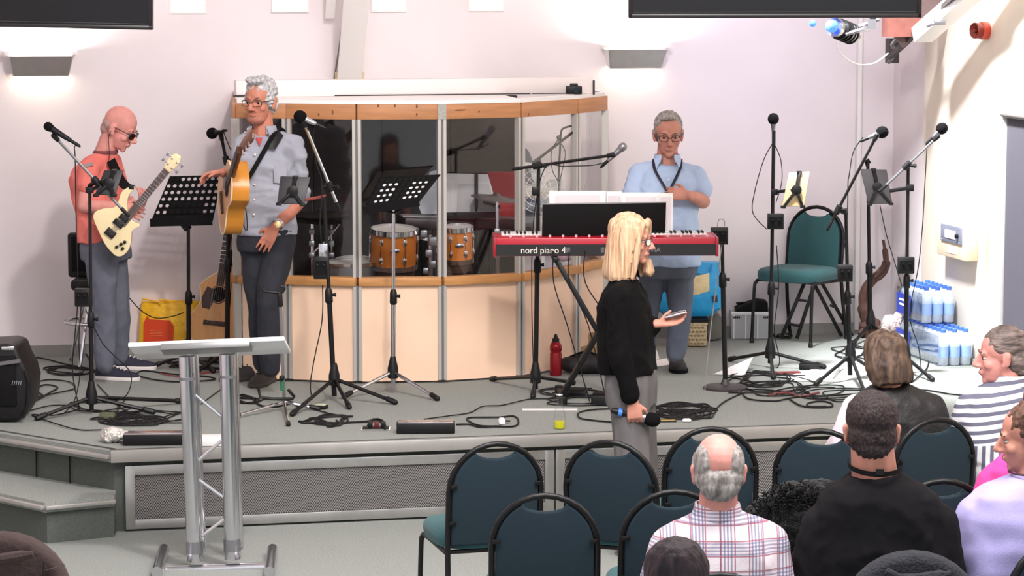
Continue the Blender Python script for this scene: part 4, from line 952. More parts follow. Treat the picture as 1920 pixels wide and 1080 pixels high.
# yellow bag
YEL = mat('yellow_bag', hx(250, 190, 10), .45, var=.12, scale=14, bump=.5, bscale=25)
D = dist(G(320, 668)); t = thing('shopping_bag', 'yellow shopping bag with red print on the floor against the wall', 'bag', G(320, 668))
a = [V(x, y, D) for x, y in ((262, 668), (380, 668), (380, 566), (335, 572), (298, 566), (266, 565))]
f_ = MB(); rings = []
for y, w_, dd in ((668, .20, .10), (640, .205, .105), (600, .2, .09), (566, .19, .06)):
    c = V(321, y, D + .1); rings.append([c + R0 * (math.copysign(abs(math.cos(2 * PI * j / 24)) ** .45, math.cos(2 * PI * j / 24)) * w_) + F0 * (math.copysign(abs(math.sin(2 * PI * j / 24)) ** .5, math.sin(2 * PI * j / 24)) * dd) + UZ * (.008 * math.sin(j * 1.7 + y)) for j in range(24)])
obj('bag_body', f_.loft(rings, cap=True), YEL, t)
obj('red_print', MB().prism([V(x, y, D - .008) for x, y in ((268, 662), (324, 662), (326, 612), (318, 601), (280, 599), (276, 592), (270, 604))], F0 * .01), mat('orange_red_print', hx(222, 70, 20), .5), t)
for k in range(3): obj('print_line', MB().bar(V(281, 620 + 5 * k, D - .01), V(304, 619 + 5 * k, D - .01), .004, .002), mat('pale_print', hx(240, 170, 120), .6), t)
for (xa, xb) in ((266, 300), (296, 345)): obj('handle', MB().tube(pts(D + (.02 if xa < 280 else .12), (xa, 568), (xa + 1, 560), (xb - 2, 566), (xb, 571)) if xa < 280 else pts(D + .12, (xa, 572), (xa + 2, 562), (xb - 4, 565), (xb, 572)), .006, 6), YEL, t)
# acoustic guitars
SPR = mat('spruce_top', hx(216, 160, 100), .35, var=.08, scale=6, stretch=(8, 1, 1)); ROSE = mat('rosewood', hx(58, 38, 30), .5); MAHO = mat('mahogany', hx(110, 62, 34), .35)
def guitar_outline(n=40, bass=False):
    """half widths along the body 0 (bottom) to 1 (neck joint)"""
    pr = [(0, 0), (.01, .07), (.04, .12), (.10, .165), (.18, .19), (.27, .195), (.36, .18), (.45, .150), (.53, .125), (.60, .118), (.68, .128), (.77, .142), (.85, .142), (.92, .12), (.97, .08), (1, .03)]
    return pr
def acoustic(label, bottom, neckdir, face, topm, sidem, scale=1.0, cut=False, depth=.11, headlen=.19, neckl=.36, strap=None):
    """bottom: end of body; neckdir: towards the head; face: outward normal of the soundboard"""
    n = neckdir.normalized(); f = (face - n * face.dot(n)).normalized(); s = n.cross(f); L = .5 * scale
    t = thing('acoustic_guitar', label, 'guitar', bottom)
    o = guitar_outline(); right = [(u_, w_) for u_, w_ in o]; outl = [bottom + n * (u_ * L) + s * (w_ * scale) for u_, w_ in right] + [bottom + n * (u_ * L) - s * ((w_ if not (cut and u_ > .78) else w_ * max(.2, 1 - (u_ - .78) * 4)) * scale) for u_, w_ in right[::-1]]
    outl = [p for i, p in enumerate(outl) if i == 0 or (p - outl[i - 1]).length > 1e-4]
    obj('body', MB().prism(outl, f * -depth), sidem, t, ang=30)
    c = sum(outl, Vector()) / len(outl)
    obj('soundboard', MB().prism([p.lerp(c, .012) + f * .003 for p in outl], f * -.004), topm, t)
    edge = MB().tube([p + f * .001 for p in outl], .004, 6, closed=True); obj('binding', edge, mat('binding_cream', hx(236, 214, 176), .5), t)
    hc = bottom + n * (L * .67) + f * .004
    obj('sound_hole', MB().lathe(hc, f, [(0, .05 * scale), (.0008, .048 * scale), (.0008, .001)], 24), BLKM, t)
    obj('rosette', MB().tube([hc + (n * math.cos(a) + s * math.sin(a)) * .057 * scale for a in [k * PI / 14 for k in range(28)]], .003, 5, closed=True), ROSE, t)
    obj('pickguard', MB().prism([hc + n * (a * scale) + s * (b * scale) - f * .0005 for a, b in ((.03, -.045), (.045, -.085), (-.03, -.115), (-.095, -.10), (-.10, -.05), (-.05, -.03))], f * .002), mat('pickguard_dark', hx(50, 28, 24), .3), t)
    obj('bridge', MB().box(bottom + n * (L * .3) + f * .008, (.15 * scale, .012, .03), (s, f, n)), ROSE, t, bev=.003)
    nb = bottom + n * L; nt_ = nb + n * neckl
    obj('neck', MB().bar(nb - n * .02 - f * .008, nt_ - f * .006, .05, .02, f), MAHO, t, bev=.006)
    obj('fretboard', MB().bar(hc + n * .06 + f * .004, nt_ + f * .008, .048, .006, f), ROSE, t)
    for k in range(10): p = nb + n * (neckl * (1 - .5 ** (k / 6 + .1)) * 1.0); obj('fret', MB().box(nt_ - (nt_ - hc) * (1 - .5 ** ((k + 1) / 12)) * 1.4 + f * .0115, (.048, .002, .003), (s, f, n)), CHR, t)
    hd = (n * .97 - f * .22).normalized()
    h = obj('headstock', MB().prism([nt_ + s * a + hd * b + f * .0 for a, b in ((-.026, 0), (.026, 0), (.036, .05), (.038, .16), (.03, .18), (0, headlen), (-.03, .18), (-.038, .16), (-.036, .05))], f * -.016), MAHO, t, bev=.003)
    for k in range(3):
        for sg in (-1, 1):
            p = nt_ + hd * (.05 + .045 * k) + s * (sg * .045); obj('tuner', MB().tube([p - s * sg * .015, p], .004, 6).ell(p + s * sg * .008, (.012, .006, .009), (hd, f, s), 8, 6), CHR, h)
    for k in range(6): obj('string', MB().tube([bottom + n * (L * .3) + s * (.0105 * (k - 2.5) * 2) * .8 + f * .018, nt_ + s * (.007 * (k - 2.5)) + f * .014], .0007, 4), STEEL, t)
    return t
b0 = G(398, 676); b0 = Vector((b0.x, b0.y, ST + .04)); D = dist(b0)
acoustic('natural acoustic guitar leaning on a stand beside the yellow bag', V(396, 650, D), V(424, 452, D + .14) - V(396, 640, D), -F0 + R0 * -.35 + UZ * .15, SPR, MAHO, 1.0, True)
t = thing('guitar_stand', 'black guitar stand holding the leaning acoustic guitar by the wall', 'stand', b0)
obj('pole', MB().tube([V(418, 660, D + .18), V(428, 470, D + .2)], .011, 8), BLK, t)
for (x, y) in ((380, 690), (452, 690), (430, 655)): 
    obj('leg', MB().tube([V(420, 640, D + .17), G(x, y, ST + .012)], .01, 8), BLK, t)
for x in (385, 408): obj('cradle_arm', MB().tube([V(418, 648, D + .16), V(x, 655, D + .02), V(x, 650, D - .06)], .009, 8), BLKP, t)
kk = V(424, 660, D + .25); kk.z = ST; t = thing('guitar_case', 'dark maroon soft guitar case standing behind the leaning guitar', 'guitar case', kk)
cs = [V(x, y, D + .25) for x, y in ((408, 650), (440, 650), (444, 590), (436, 545), (436, 470), (420, 470), (418, 545), (412, 590))]; cs[0].z = cs[1].z = ST + .004
obj('case_body', MB().prism(cs, F0 * .1), mat('maroon_case', hx(58, 26, 28), .7, bump=.2, scale=20), t, bev=.02, seg=3)
obj('zip', MB().tube(pts(D + .245, (412, 640), (416, 590), (422, 545), (424, 476)), .003, 5), BLKM, t)

# ================================================================== FLOOR ITEMS
def slab(name, label, cat, px, w_, dp, h, m_top, m_side, ang=0, group=None, z=ST):
    c = G(*px, z); a = Quaternion(UZ, math.radians(ang)) @ R0; b = UZ.cross(a)
    t = thing(name, label, cat, c, group)
    obj('housing', MB().box(c + b * dp / 2 + UZ * (h / 2 + .002), (w_, dp, h), (a, b, UZ)), m_side, t, bev=.006)
    obj('top_plate', MB().box(c + b * dp / 2 + UZ * (h + .004), (w_ - .012, dp - .012, .006), (a, b, UZ)), m_top, t, bev=.002)
    return t, c, a, b
POL = mat('polished_plate', hx(196, 188, 190), .22, .9)
slab('pedal_board', 'black pedal board with polished top left of the lectern legs', 'pedal board', (288, 836), .32, .12, .055, POL, BLKP, 3)
slab('pedal_board', 'black floor box with polished top at the stage edge centre', 'pedal board', (798, 814), .31, .10, .055, POL, BLKP, 2)
slab('power_adapter', 'white block seen between the lectern tubes at the stage edge', 'box', (398, 838), .17, .10, .045, WHT, mat('bright_white', hx(250, 250, 250), .4), 2)
c = G(212, 830); t = thing('crumpled_bag', 'crumpled clear plastic bag beside the black pedal board', 'plastic bag', c)
cp = MB().ell(c + UZ * .04, (.062, .05, .04), (R0, F0, UZ), 16, 10).ell(c + UZ * .035 + R0 * .06, (.04, .03, .03), (R0, F0, UZ))
remesh('crumpled_plastic', cp, .006, mat('crumpled_plastic', hx(232, 226, 220), .18, .35, var=.25, scale=60, bump=1.0, bscale=70), t, 0, (.012, 34, (1, 1, 1)))
t, c, a, b = slab('floor_box', 'open floor socket box with red plugs beside the polished floor box', 'socket box', (704, 808), .155, .11, .004, BLKP, WHT, 1)
for k, mm in ((-.03, BLKP), (.005, mat('red_plug', hx(96, 26, 24), .5)), (.04, BLKP)): obj('plug', MB().box(c + a * k + b * .06 + UZ * .024, (.026, .04, .03), (a, b, UZ)), mm, t, bev=.004)
t, c, a, b = slab('pedal', 'small olive green pedal lying in the left cable tangle', 'pedal', (199, 786), .085, .06, .025, mat('olive', hx(92, 96, 72), .5), mat('olive', hx(92, 96, 72), .5), -4)
t, c, a, b = slab('adapter', 'pale power adapter on the cables by the tall stand feet', 'adapter', (598, 768), .07, .06, .02, mat('pale_green', hx(196, 200, 170), .5), BLKP, -20)
t, c, a, b = slab('plug_adapter', 'white plug at the end of the coiled lead in front of stage', 'plug', (942, 797), .035, .04, .03, PAPER, PAPER, 10)
obj('prong', MB().box(c + a * .03 + b * .02 + UZ * .02, (.03, .02, .012), (a, b, UZ)), CHR, t)
c = G(1031, 769); solid('white_strip', 'narrow white strip lying on the stage carpet behind the glass bottle', 'strip', MB().box(c + UZ * .004, (.31, .035, .006), (R0, F0, UZ)), WHT, c)
# glass bottle
c = G(1049, 804); t = thing('glass_bottle', 'small clear glass bottle with yellow liquid on the stage edge', 'bottle', c)
BG = glassmat('bottle_glass', (.97, .98, .98), 1.6)
obj('glass', MB().lathe(c, UZ, [(0, .028), (.004, .032), (.06, .032), (.09, .028), (.135, .017), (.17, .014), (.178, .016), (.185, .016)], 24), BG, t)
obj('liquid', MB().lathe(c, UZ, [(.004, .028), (.006, .029), (.042, .029), (.042, .001)], 24), mat('yellow_liquid', hx(214, 214, 20), .15, spec=.6), t)
obj('rim', MB().tube([c + UZ * .185 + (R0 * math.cos(a) + F0 * math.sin(a)) * .0155 for a in [k * PI / 8 for k in range(16)]], .0022, 6, closed=True), mat('glass_rim', hx(200, 205, 205), .1), t)
# red flask
c = G(1042, 704); t = thing('drink_flask', 'dark red metal drinks flask with black cap beside the keyboard stand', 'flask', c)
FR = mat('flask_red', hx(140, 14, 30), .25, .4)
obj('body', MB().lathe(c, UZ, [(0, .032), (.004, .036), (.135, .036), (.142, .033), (.15, .033), (.158, .037), (.185, .036), (.205, .026), (.208, .02)], 24), FR, t)
obj('cap', MB().lathe(c, UZ, [(.206, .022), (.226, .022), (.232, .014), (.25, .009), (.256, .003)], 16), BLKP, t)
# black bags and pedals by the X stand
c = G(1098, 700); t = thing('black_bag', 'black soft gig bag lying beneath the keyboard stand', 'bag', c)
remesh('bag_body', MB().ell(c + UZ * .06, (.17, .1, .06), (R0, F0, UZ)).ell(c + UZ * .05 + R0 * .12, (.1, .09, .05), (R0, F0, UZ)), .012, mat('bag_black', hx(30, 28, 31), .7, bump=.4, scale=20), t, 3, (.01, 12, (1, 1, 1)))
obj('strap', MB().tube([c + R0 * -.12 + UZ * .09, c + UZ * .14 - F0 * .05, c + R0 * .12 + UZ * .09], .008, 6, sub=4), BLKM, t)
c = G(1090, 690); solid('cardboard_box', 'open brown cardboard box behind the black bag by the booth', 'box', MB().box(c + UZ * .06 + F0 * .16, (.24, .12, .12), (R0, F0, UZ)).bar(c + F0 * .22 + UZ * .12 - R0 * .12, c + F0 * .22 + UZ * .17 + R0 * .1, .02, .06), mat('cardboard', hx(176, 148, 108), .85), c, bev=.003)
slab('pedal', 'black sustain pedal on the carpet under the keyboard stand', 'pedal', (1078, 744), .12, .14, .03, BLKM, BLKP, -8)
slab('pedal', 'black pedal block beside the blonde woman trousers on stage', 'pedal', (1126, 762), .11, .1, .06, BLKM, BLKP, -6)
# paper on the floor
def paper(label, *px, curl=None):
    P_ = [G(x, y, ST + .003) for x, y in px]
    if curl: P_[curl[0]].z += curl[1]
    return solid('paper_sheet', label, 'paper', MB().prism(P_, UZ * .0015), PAPER, sum(P_, Vector()) / 4, 'loose paper on the stage')
paper('white paper sheet with curled corner beside the round base stand', (1336, 702), (1374, 694), (1412, 690), (1396, 704), curl=(2, .07))
paper('white paper sheet on the floor in front of the stage chair', (1474, 706), (1532, 690), (1566, 716), (1482, 714))
paper('second white paper with raised corner by the boom stand foot', (1536, 712), (1572, 700), (1580, 690), (1560, 712), curl=(2, .06))
paper('white paper sheet on the floor beside the pianist shoe', (1226, 676), (1250, 672), (1256, 684), (1232, 688))
paper('white paper standing against the wall behind the pianist', (1224, 668), (1234, 664), (1236, 672), (1228, 676), curl=(0, .1))
t, c, a, b = slab('folder', 'dark red folder under the papers near the straight stand', 'folder', (1480, 702), .16, .06, .006, mat('dark_red', hx(122, 58, 56), .6), mat('dark_red', hx(122, 58, 56), .6), 12)
t, c, a, b = slab('pedal', 'black pedal on the carpet right of the straight stand base', 'pedal', (1518, 694), .13, .05, .035, BLKM, BLKP, -5)
solid('cable_ribbon', 'flat dark red ribbon among the cables at right', 'ribbon', MB().tube(fl((1440, 742), (1475, 736), (1500, 744), (1535, 736)), .008, 6, sub=4), mat('dark_red', hx(122, 58, 56), .6), G(1480, 742))
# blue bag, basket, crate
BLU = mat('blue_bag', hx(40, 160, 222), .4, bump=.5, bscale=14, var=.08, scale=8)
D = dist(W(1290, 590, YB)) - .35
t = thing('shopping_bag', 'large bright blue shopping bag behind the pianist legs', 'bag', V(1290, 588, D))
rings = []
for y, w_, dd, cx in ((590, .16, .09, 1290), (575, .225, .12, 1289), (540, .235, .12, 1288), (500, .22, .09, 1287), (491, .215, .07, 1287)):
    cc = V(cx, y, D); rings.append([cc + R0 * (math.copysign(abs(math.cos(2 * PI * j / 28)) ** .5, math.cos(2 * PI * j / 28)) * w_) + F0 * (math.copysign(abs(math.sin(2 * PI * j / 28)) ** .6, math.sin(2 * PI * j / 28)) * dd) for j in range(28)])
obj('bag_body', MB().loft(rings), BLU, t)
obj('print_panel', MB().prism([V(x, y, D - .125) for x, y in ((1288, 522), (1330, 512), (1330, 546), (1310, 552), (1288, 556))], F0 * .012), mat('print_cream', hx(238, 216, 168), .6, var=.12, scale=25), t, bev=.002)
obj('label_patch', MB().prism([V(x, y, D - .128) for x, y in ((1336, 556), (1345, 554), (1346, 566), (1337, 568))], F0 * .01), mat('label_dark', hx(60, 60, 84), .6), t)
for xx in (1240, 1300): obj('handle', MB().tube(pts(D - .1, (xx, 494), (xx + 4, 510), (xx + 30, 512), (xx + 36, 494)), .008, 6, sub=4), BLU, t)
WIC = mat('wicker', hx(214, 196, 160), .8, var=.2, scale=70, bump=.8, bscale=90)
c = V(1290, 622, D - .05); t = thing('wicker_basket', 'pale woven basket on the floor under the blue bag', 'basket', c)
zb = ST + .004; bw, bd, bh = .235, .2, .15; cb = Vector((c.x, c.y, zb))
obj('basket_body', MB().box(cb + UZ * bh / 2, (bw, bd, bh), (R0, F0, UZ)), WIC, t, bev=.012)
wv = MB()
for r_ in range(5):
    for k in range(9): wv.ell(cb - F0 * (bd / 2 + .001) + R0 * (-bw / 2 + (k + .5 + .5 * (r_ % 2)) * bw / 9.6) + UZ * (.02 + r_ * .026), (.011, .004, .007), (R0, F0, UZ), 8, 5)
obj('weave', wv, mat('weave_dark', hx(150, 128, 96), .8), t, kind='stuff')
obj('rim', MB().tube([cb + UZ * bh + R0 * (sx * bw / 2) + F0 * (sy * bd / 2) for sx, sy in ((-1, -1), (1, -1), (1, 1), (-1, 1))], .01, 8, closed=True), WIC, t)
obj('black_tray', MB().box(cb + UZ * (bh + .02), (bw + .02, bd + .02, .02), (R0, F0, UZ)), BLK, t)
c = G(1340, 640); solid('grey_cloth_box', 'grey folded fabric box leaning right of the wicker basket', 'box', MB().prism([V(x, y, dist(c)) for x, y in ((1328, 640), (1352, 634), (1356, 600), (1346, 588), (1334, 590), (1326, 620))], F0 * .2), mat('grey_fabric', hx(118, 116, 112), .9), c, bev=.008)
c = G(1408, 640); D = dist(c) + .1; t = thing('plastic_crate', 'clear plastic crate of cables on the floor by the back wall', 'crate', c)
CLR = mat('clear_plastic', hx(196, 198, 200), .3, alpha=.55); x0, x1 = V(1372, 636, D), V(1446, 636, D); wd = (x1 - x0).length; cb = Vector(((x0 + x1) / 2)); cb.z = ST + .004; hh_ = .17
for s in (-1, 1):
    obj('side', MB().box(cb + R0 * (s * wd / 2) + UZ * hh_ / 2 + F0 * .12, (.006, .24, hh_), (R0, F0, UZ)), CLR, t)
    obj('side', MB().box(cb + F0 * (.12 + s * .12) + UZ * hh_ / 2, (wd, .006, hh_), (R0, F0, UZ)), CLR, t)
obj('bottom', MB().box(cb + F0 * .12 + UZ * .004, (wd, .24, .006), (R0, F0, UZ)), CLR, t)
RIMW = mat('crate_white', hx(216, 216, 216), .4)
obj('rim', MB().tube([cb + UZ * hh_ + R0 * (sx * wd / 2) + F0 * (.12 + sy * .12) for sx, sy in ((-1, -1), (1, -1), (1, 1), (-1, 1))], .012, 8, closed=True), RIMW, t)
for k in range(4): obj('rib', MB().bar(cb + R0 * (wd * (-.45 + .3 * k)) - F0 * .004, cb + R0 * (wd * (-.45 + .3 * k)) - F0 * .004 + UZ * hh_, .008, .006, F0), RIMW, t)
for k in range(2):
    for j in range(4): obj('vent_slot', MB().box(cb + R0 * (wd * (-.38 + .76 * k) + (j - 1.5) * .012) - F0 * .006 + UZ * (hh_ - .025), (.007, .004, .014), (R0, F0, UZ)), BLKM, t)
rnd = random.Random(5)
for j in range(3):
    q = [cb + F0 * .12 + R0 * rnd.uniform(-.1, .1) + F0 * rnd.uniform(-.08, .08) + UZ * (hh_ + rnd.uniform(.01, .06)) for k in range(9)]
    tag(obj('cable', MB().tube(q, .005, 6, sub=6), CABLE, None, cb), ['loose black cable heaped on the clear plastic crate', 'thin black cable looping highest over the crate', 'black cable hanging off the right of the crate'][j], 'cable', 'cables on the crate')
solid('cable_bag', 'black cloth bag lying on top of the cable crate', 'bag', MB().prism([V(x, y, D + .02) for x, y in ((1380, 588), (1440, 588), (1440, 566), (1420, 564), (1396, 572), (1382, 578))], F0 * .16), BLKM, V(1410, 588, D), bev=.012, seg=3)
# trestle behind the stage chair
c = G(1540, 640); D = dist(c) + .1; t = thing('folding_trestle', 'black folding double braced trestle standing behind the stage chair', 'trestle', c)
for (p0, p1, nm) in (((1516, 512), (1464, 640), 0), ((1534, 512), (1494, 644), 0), ((1530, 512), (1598, 644), 1), ((1516, 512), (1578, 638), 1)):
    a, b = V(*p0, D + (.05 if nm else -.02)), V(*p1, D + (.08 if nm else -.05)); b.z = ST + .012
    obj('leg', MB().bar(a, b, .024, .024, F0), BLK, t, bev=.004)
for (p0, p1, o_) in (((1492, 562), (1512, 564), -.03), ((1474, 606), (1502, 612), -.04), ((1556, 572), (1566, 576), .06), ((1578, 606), (1590, 606), .07)): obj('rung', MB().bar(V(*p0, D + o_), V(*p1, D + o_), .016, .016, F0), BLK, t)
obj('top_bar', MB().bar(V(1508, 512, D), V(1540, 512, D), .05, .03), BLK, t)
# driftwood
DRW = mat('driftwood', hx(88, 58, 50), .7, var=.3, scale=10, stretch=(6, 6, 1), bump=.6)
c = G(1640, 632); c = Vector((c.x, c.y, ST)); D = dist(c); t = thing('driftwood', 'twisted brown driftwood sculpture standing against the corner wall', 'sculpture', c)
obj('trunk', MB().tube(pts(D, (1636, 628), (1628, 600), (1620, 570), (1622, 545), (1636, 525), (1652, 512), (1661, 496), (1660, 475), (1656, 450)), [.075, .05, .036, .033, .033, .034, .03, .02, .01], 12, sub=5), DRW, t)
obj('root', MB().tube([V(1632, 612, D), V(1612, 628, D - .05)], [.05, .02], 8), DRW, t); obj('root', MB().tube([V(1636, 612, D), V(1658, 630, D - .1)], [.05, .02], 8), DRW, t)
obj('hollow', MB().tube(pts(D - .05, (1640, 520), (1656, 505), (1660, 490)), [.012, .02, .008], 8, sub=3), mat('hollow_dark', hx(64, 40, 34), .8), t)
c = V(1683, 606, 18.15); t = thing('fluffy_toy', 'pale pinkish fluffy bundle on the floor in the corner', 'bundle', Vector((c.x, c.y, ST)))
remesh('fluff', MB().ell(V(1676, 612, 18.15), (.09, .08, .08), (R0, F0, UZ)).ell(V(1694, 602, 18.15), (.07, .07, .08), (R0, F0, UZ)), .01, mat('fluff', hx(206, 184, 180), 1, bump=1, bscale=90, scale=40), t, 1, (.015, 30, (1, 1, 1)))
# water bottles
BOT = mat('water_bottle', hx(226, 236, 248), .12, alpha=.5, spec=.7); LBL = mat('blue_label', hx(52, 66, 160), .4); CAPB = mat('blue_cap', hx(70, 110, 200), .4)
WRAP = glassmat('shrink_wrap', (.97, .98, 1), 2.2)
def bottle_proto():
    t = thing('water_bottle', 'x', 'water bottle', (0, 0, 0), 'bottled water packs')
    obj('body', MB().lathe((0, 0, 0), UZ, [(0, .03), (.006, .034), (.09, .034), (.1, .031), (.11, .034), (.16, .034), (.195, .016), (.205, .014)], 14), BOT, t)
    obj('label', MB().lathe((0, 0, .05), UZ, [(0, .0345), (.0, .0352), (.07, .0352), (.07, .0345)], 14), mat('pale_blue_label', hx(150, 180, 230), .4), t)
    obj('cap', MB().lathe((0, 0, .205), UZ, [(0, .016), (.02, .016), (.022, .013)], 12), CAPB, t)
    return t
bp = None
pc = XW(1742, 652, xw); px0 = pc.y - .07
for lay, (z0, ncol) in enumerate(((ST + .004, 10), (ST + .236, 6))):
    pk = 'upper' if lay else 'lower'
    yb0 = px0 - .075 * ncol
    for i in range(ncol):
        for j in range(3):
            M = Matrix.Translation((xw - .06 - .075 * j, px0 - .04 - .075 * i, z0))
            lab = 'clear blue capped water bottle in the %s shrink wrapped pack by the bright wall' % pk
            if bp is None: bp = bottle_proto(); bp.matrix_world = M; bp['label'] = lab; bp['group'] = pk + ' bottled water pack'; o = bp
            else: o = dup(bp, M, lab, pk + ' bottled water pack')
    wt = thing('pack_wrap', '%s pack shrink wrap with dark blue label around the water bottles' % pk, 'wrap', (xw - .135, (px0 + yb0) / 2, z0))
    lb = MB().box((xw - .135, px0 + .004, z0 + .085), (.225, .004, .13)).box((xw - .252, px0 - .12, z0 + .085), (.004, .25, .13))
    obj('front_label', lb, LBL, wt)
    for k in range(2): obj('label_line', MB().box((xw - .2546, px0 - .13 + .02 * k, z0 + .11 - .03 * k), (.002, .16 - .05 * k, .012)), PAPER, wt)
    for k in range(2): obj('label_line', MB().box((xw - .12 - .0 * k, px0 + .0066, z0 + .11 - .03 * k), (.14 - .04 * k, .002, .012)), PAPER, wt)
    obj('film', MB().box((xw - .252, (px0 + yb0) / 2, z0 + .1), (.002, px0 - yb0, .18)), WRAP, wt)

# ================================================================== CABLES ON THE STAGE
def cable(label, *px, r=.0042, sub=7, m=CABLE, z=.006):
    P_ = [G(x, y, ST + z + .003 * (i % 2)) for i, (x, y) in enumerate(px)]
    return tag(obj('cable', MB().tube(P_, r, 5, sub=sub), m, None, sum(P_, Vector()) / len(P_)), label, 'cable', 'cables on the stage floor')
def coil(cx, cy, rx, ry, turns, seed, drift=(0, 0)):
    rd = random.Random(seed); out = []
    for k in range(int(turns * 7)):
        a = k * 2 * PI / 7; g = rd.uniform(.45, 1.2); out.append((cx + drift[0] * k + rx * g * math.cos(a), cy + drift[1] * k + ry * g * math.sin(a)))
    return out
cable('black cable coiling between the amplifier and the left boom stand', (52, 760), (90, 738), (108, 726), (80, 722), (56, 742), (62, 748), (80, 742), (70, 735), r=.005)
cable('black cable looping behind the bassist shoes towards the amplifier', *([(40, 668), (80, 672), (120, 682)] + coil(125, 694, 45, 8, 3, 2) + [(172, 690), (160, 660)]), r=.0048)
cable('long thin cable from the amplifier past the left stand foot', (55, 770), (100, 760), (150, 764), (104, 778), (60, 778), (110, 796), (150, 806), (190, 806), r=.0038)
cable('tangled black cable heap on the floor right of the left boom stand', *coil(250, 788, 62, 9, 5, 4), r=.0046)
cable('black cable loops beside the olive pedal', *coil(215, 780, 50, 10, 3, 9, (1.5, .3)), r=.0042)
cable('black lead arching from the bassist stand to the floor tangle', (182, 720), (206, 745), (232, 768), (258, 778), (300, 788), (345, 770), r=.0036)
cable('black lead behind the lectern running to the guitarist feet', (250, 702), (290, 712), (340, 716), (400, 712), (390, 706), (330, 702), (270, 695), (255, 702), r=.005)
cable('dark red lead under the perforated music stand', (300, 700), (340, 706), (380, 700), (412, 696), r=.004, m=mat('red_lead', hx(140, 50, 50), .6))
cable('tangled leads under the yellow bag and guitar stand', *coil(385, 684, 70, 8, 5, 12), r=.0045)
cable('thin lead crossing the lectern braces on the carpet', (280, 790), (320, 778), (360, 768), (400, 740), (425, 722), r=.0034)
cable('thick black cable loops in front of the guitarist shoes', *([(440, 746)] + coil(462, 748, 24, 7, 2, 5) + [(488, 760), (520, 762), (548, 756), (560, 764)]), r=.006)
cable('coiled black cable left of the tall stand foot', *coil(602, 788, 46, 10, 4, 8, (1.2, .0)), r=.0058)
cable('black lead running from the coil to the floor socket', (560, 790), (610, 794), (660, 792), (690, 790), (700, 786), (712, 788), (720, 800), r=.006)
cable('black cable arched over the floor socket', (690, 798), (696, 790), (708, 786), (720, 792), (722, 804), r=.007, z=.012)
cable('black looped power lead with white plug near the stage edge', (855, 796), (880, 796), (900, 801), (925, 800), (965, 799), (972, 788), (962, 780), (935, 782), (880, 783), (880, 790), (900, 798), (940, 799), r=.0052)
cable('thin cable crossing the carpet to the keyboard pedals', (795, 786), (840, 780), (880, 774), (905, 762), (940, 760), (975, 752), (1000, 748), (1060, 748), r=.0036)
cable('cable loop on the carpet left of the blonde woman', (1150, 766), (1110, 768), (1085, 774), (1088, 784), (1110, 788), (1150, 792), r=.005)
cable('black cables under the keyboard stand', *coil(1070, 736, 60, 10, 3, 6), r=.004)
cable('dense black cable heap on the floor right of the blonde woman', *coil(1285, 768, 52, 12, 6, 15), r=.005)
cable('second tangled lead in the heap by the floor plugs', *coil(1270, 776, 46, 9, 5, 18), r=.0046)
cable('cable leading from the heap towards the round base stand', (1320, 778), (1340, 774), (1345, 764), (1360, 752), (1385, 740), (1400, 734), r=.0046)
cable('tangled black cables around the straight stand base', *coil(1430, 712, 56, 15, 4, 21), r=.0048)
cable('second black tangle below the straight stand base', *coil(1440, 728, 68, 14, 3, 22), r=.0044)
cable('long cable sweeping from the straight stand to lower right', (1390, 734), (1404, 748), (1450, 752), (1475, 748), (1500, 744), (1560, 742), (1620, 738), (1700, 740), r=.0052)
cable('cable loops in front of the stage chair papers', *coil(1545, 732, 64, 13, 2, 23), r=.0042)
cable('dark oval cable coil at the right front of the stage', (1480, 748), (1500, 760), (1525, 764), (1556, 763), (1560, 757), (1540, 752), (1515, 756), (1518, 762), (1550, 762), r=.0055)
cable('cables running right beside the brown haired person', (1640, 722), (1690, 730), (1740, 732), (1790, 740), (1850, 742), r=.005)
cable('lead trailing from the rightmost stand on the bright floor', (1722, 650), (1740, 668), (1738, 690), (1722, 706), (1712, 715), r=.004)
cable('black cable coil behind the trestle at the wall', *coil(1470, 628, 16, 6, 3, 30), r=.005)
cable('cables lying between the stand feet right of the chair', *coil(1600, 660, 40, 14, 3, 31), r=.004)
cable('wide loose black loops left of the lectern on the carpet', *coil(300, 782, 90, 12, 3, 41), r=.0036)
cable('thin black loops around the left boom stand base', *coil(190, 762, 60, 16, 3, 42), r=.0034)
cable('black lead trailing from the amplifier to the stage edge', (50, 748), (110, 736), (140, 728), (130, 716), (90, 712), (60, 720), (48, 730), r=.0042)
cable('wide loops spread behind the round base stand papers', *coil(1450, 720, 95, 20, 2, 43), r=.0042)
cable('loose loops at the right beside the boom stand foot', *coil(1590, 738, 80, 14, 2, 44), r=.004)
cable('black leads looping by the blonde woman feet on stage', *coil(1300, 776, 60, 12, 2, 45), r=.0042)
cable('loose lead around the keyboard stand foot', *coil(1095, 752, 70, 10, 2, 46), r=.004)
cable('black lead wandering under the lectern to the guitar stand', (430, 744), (470, 756), (500, 748), (540, 752), (580, 764), (620, 776), (648, 780), r=.0046)
t, c, a, b = slab('plug_adapter', 'small white plug in front of the cable heap at stage edge', 'plug', (1288, 792), .05, .03, .012, PAPER, PAPER, 0)
t, c, a, b = slab('floor_box', 'open floor socket with brass flap beside the held microphone', 'socket box', (1252, 792), .1, .06, .004, mat('brass', hx(200, 170, 90), .3, .8), BLKP, 4)
tag(obj('cable', MB().tube(pts(dist(G(545, 690)) - .3, (575, 520), (574, 580), (556, 630), (540, 655), (534, 662)), .0035, 5, sub=5), CABLE, None, G(545, 690)), 'black lead curving down the booth front beside the guitarist leg', 'cable', 'cables on the stage floor')
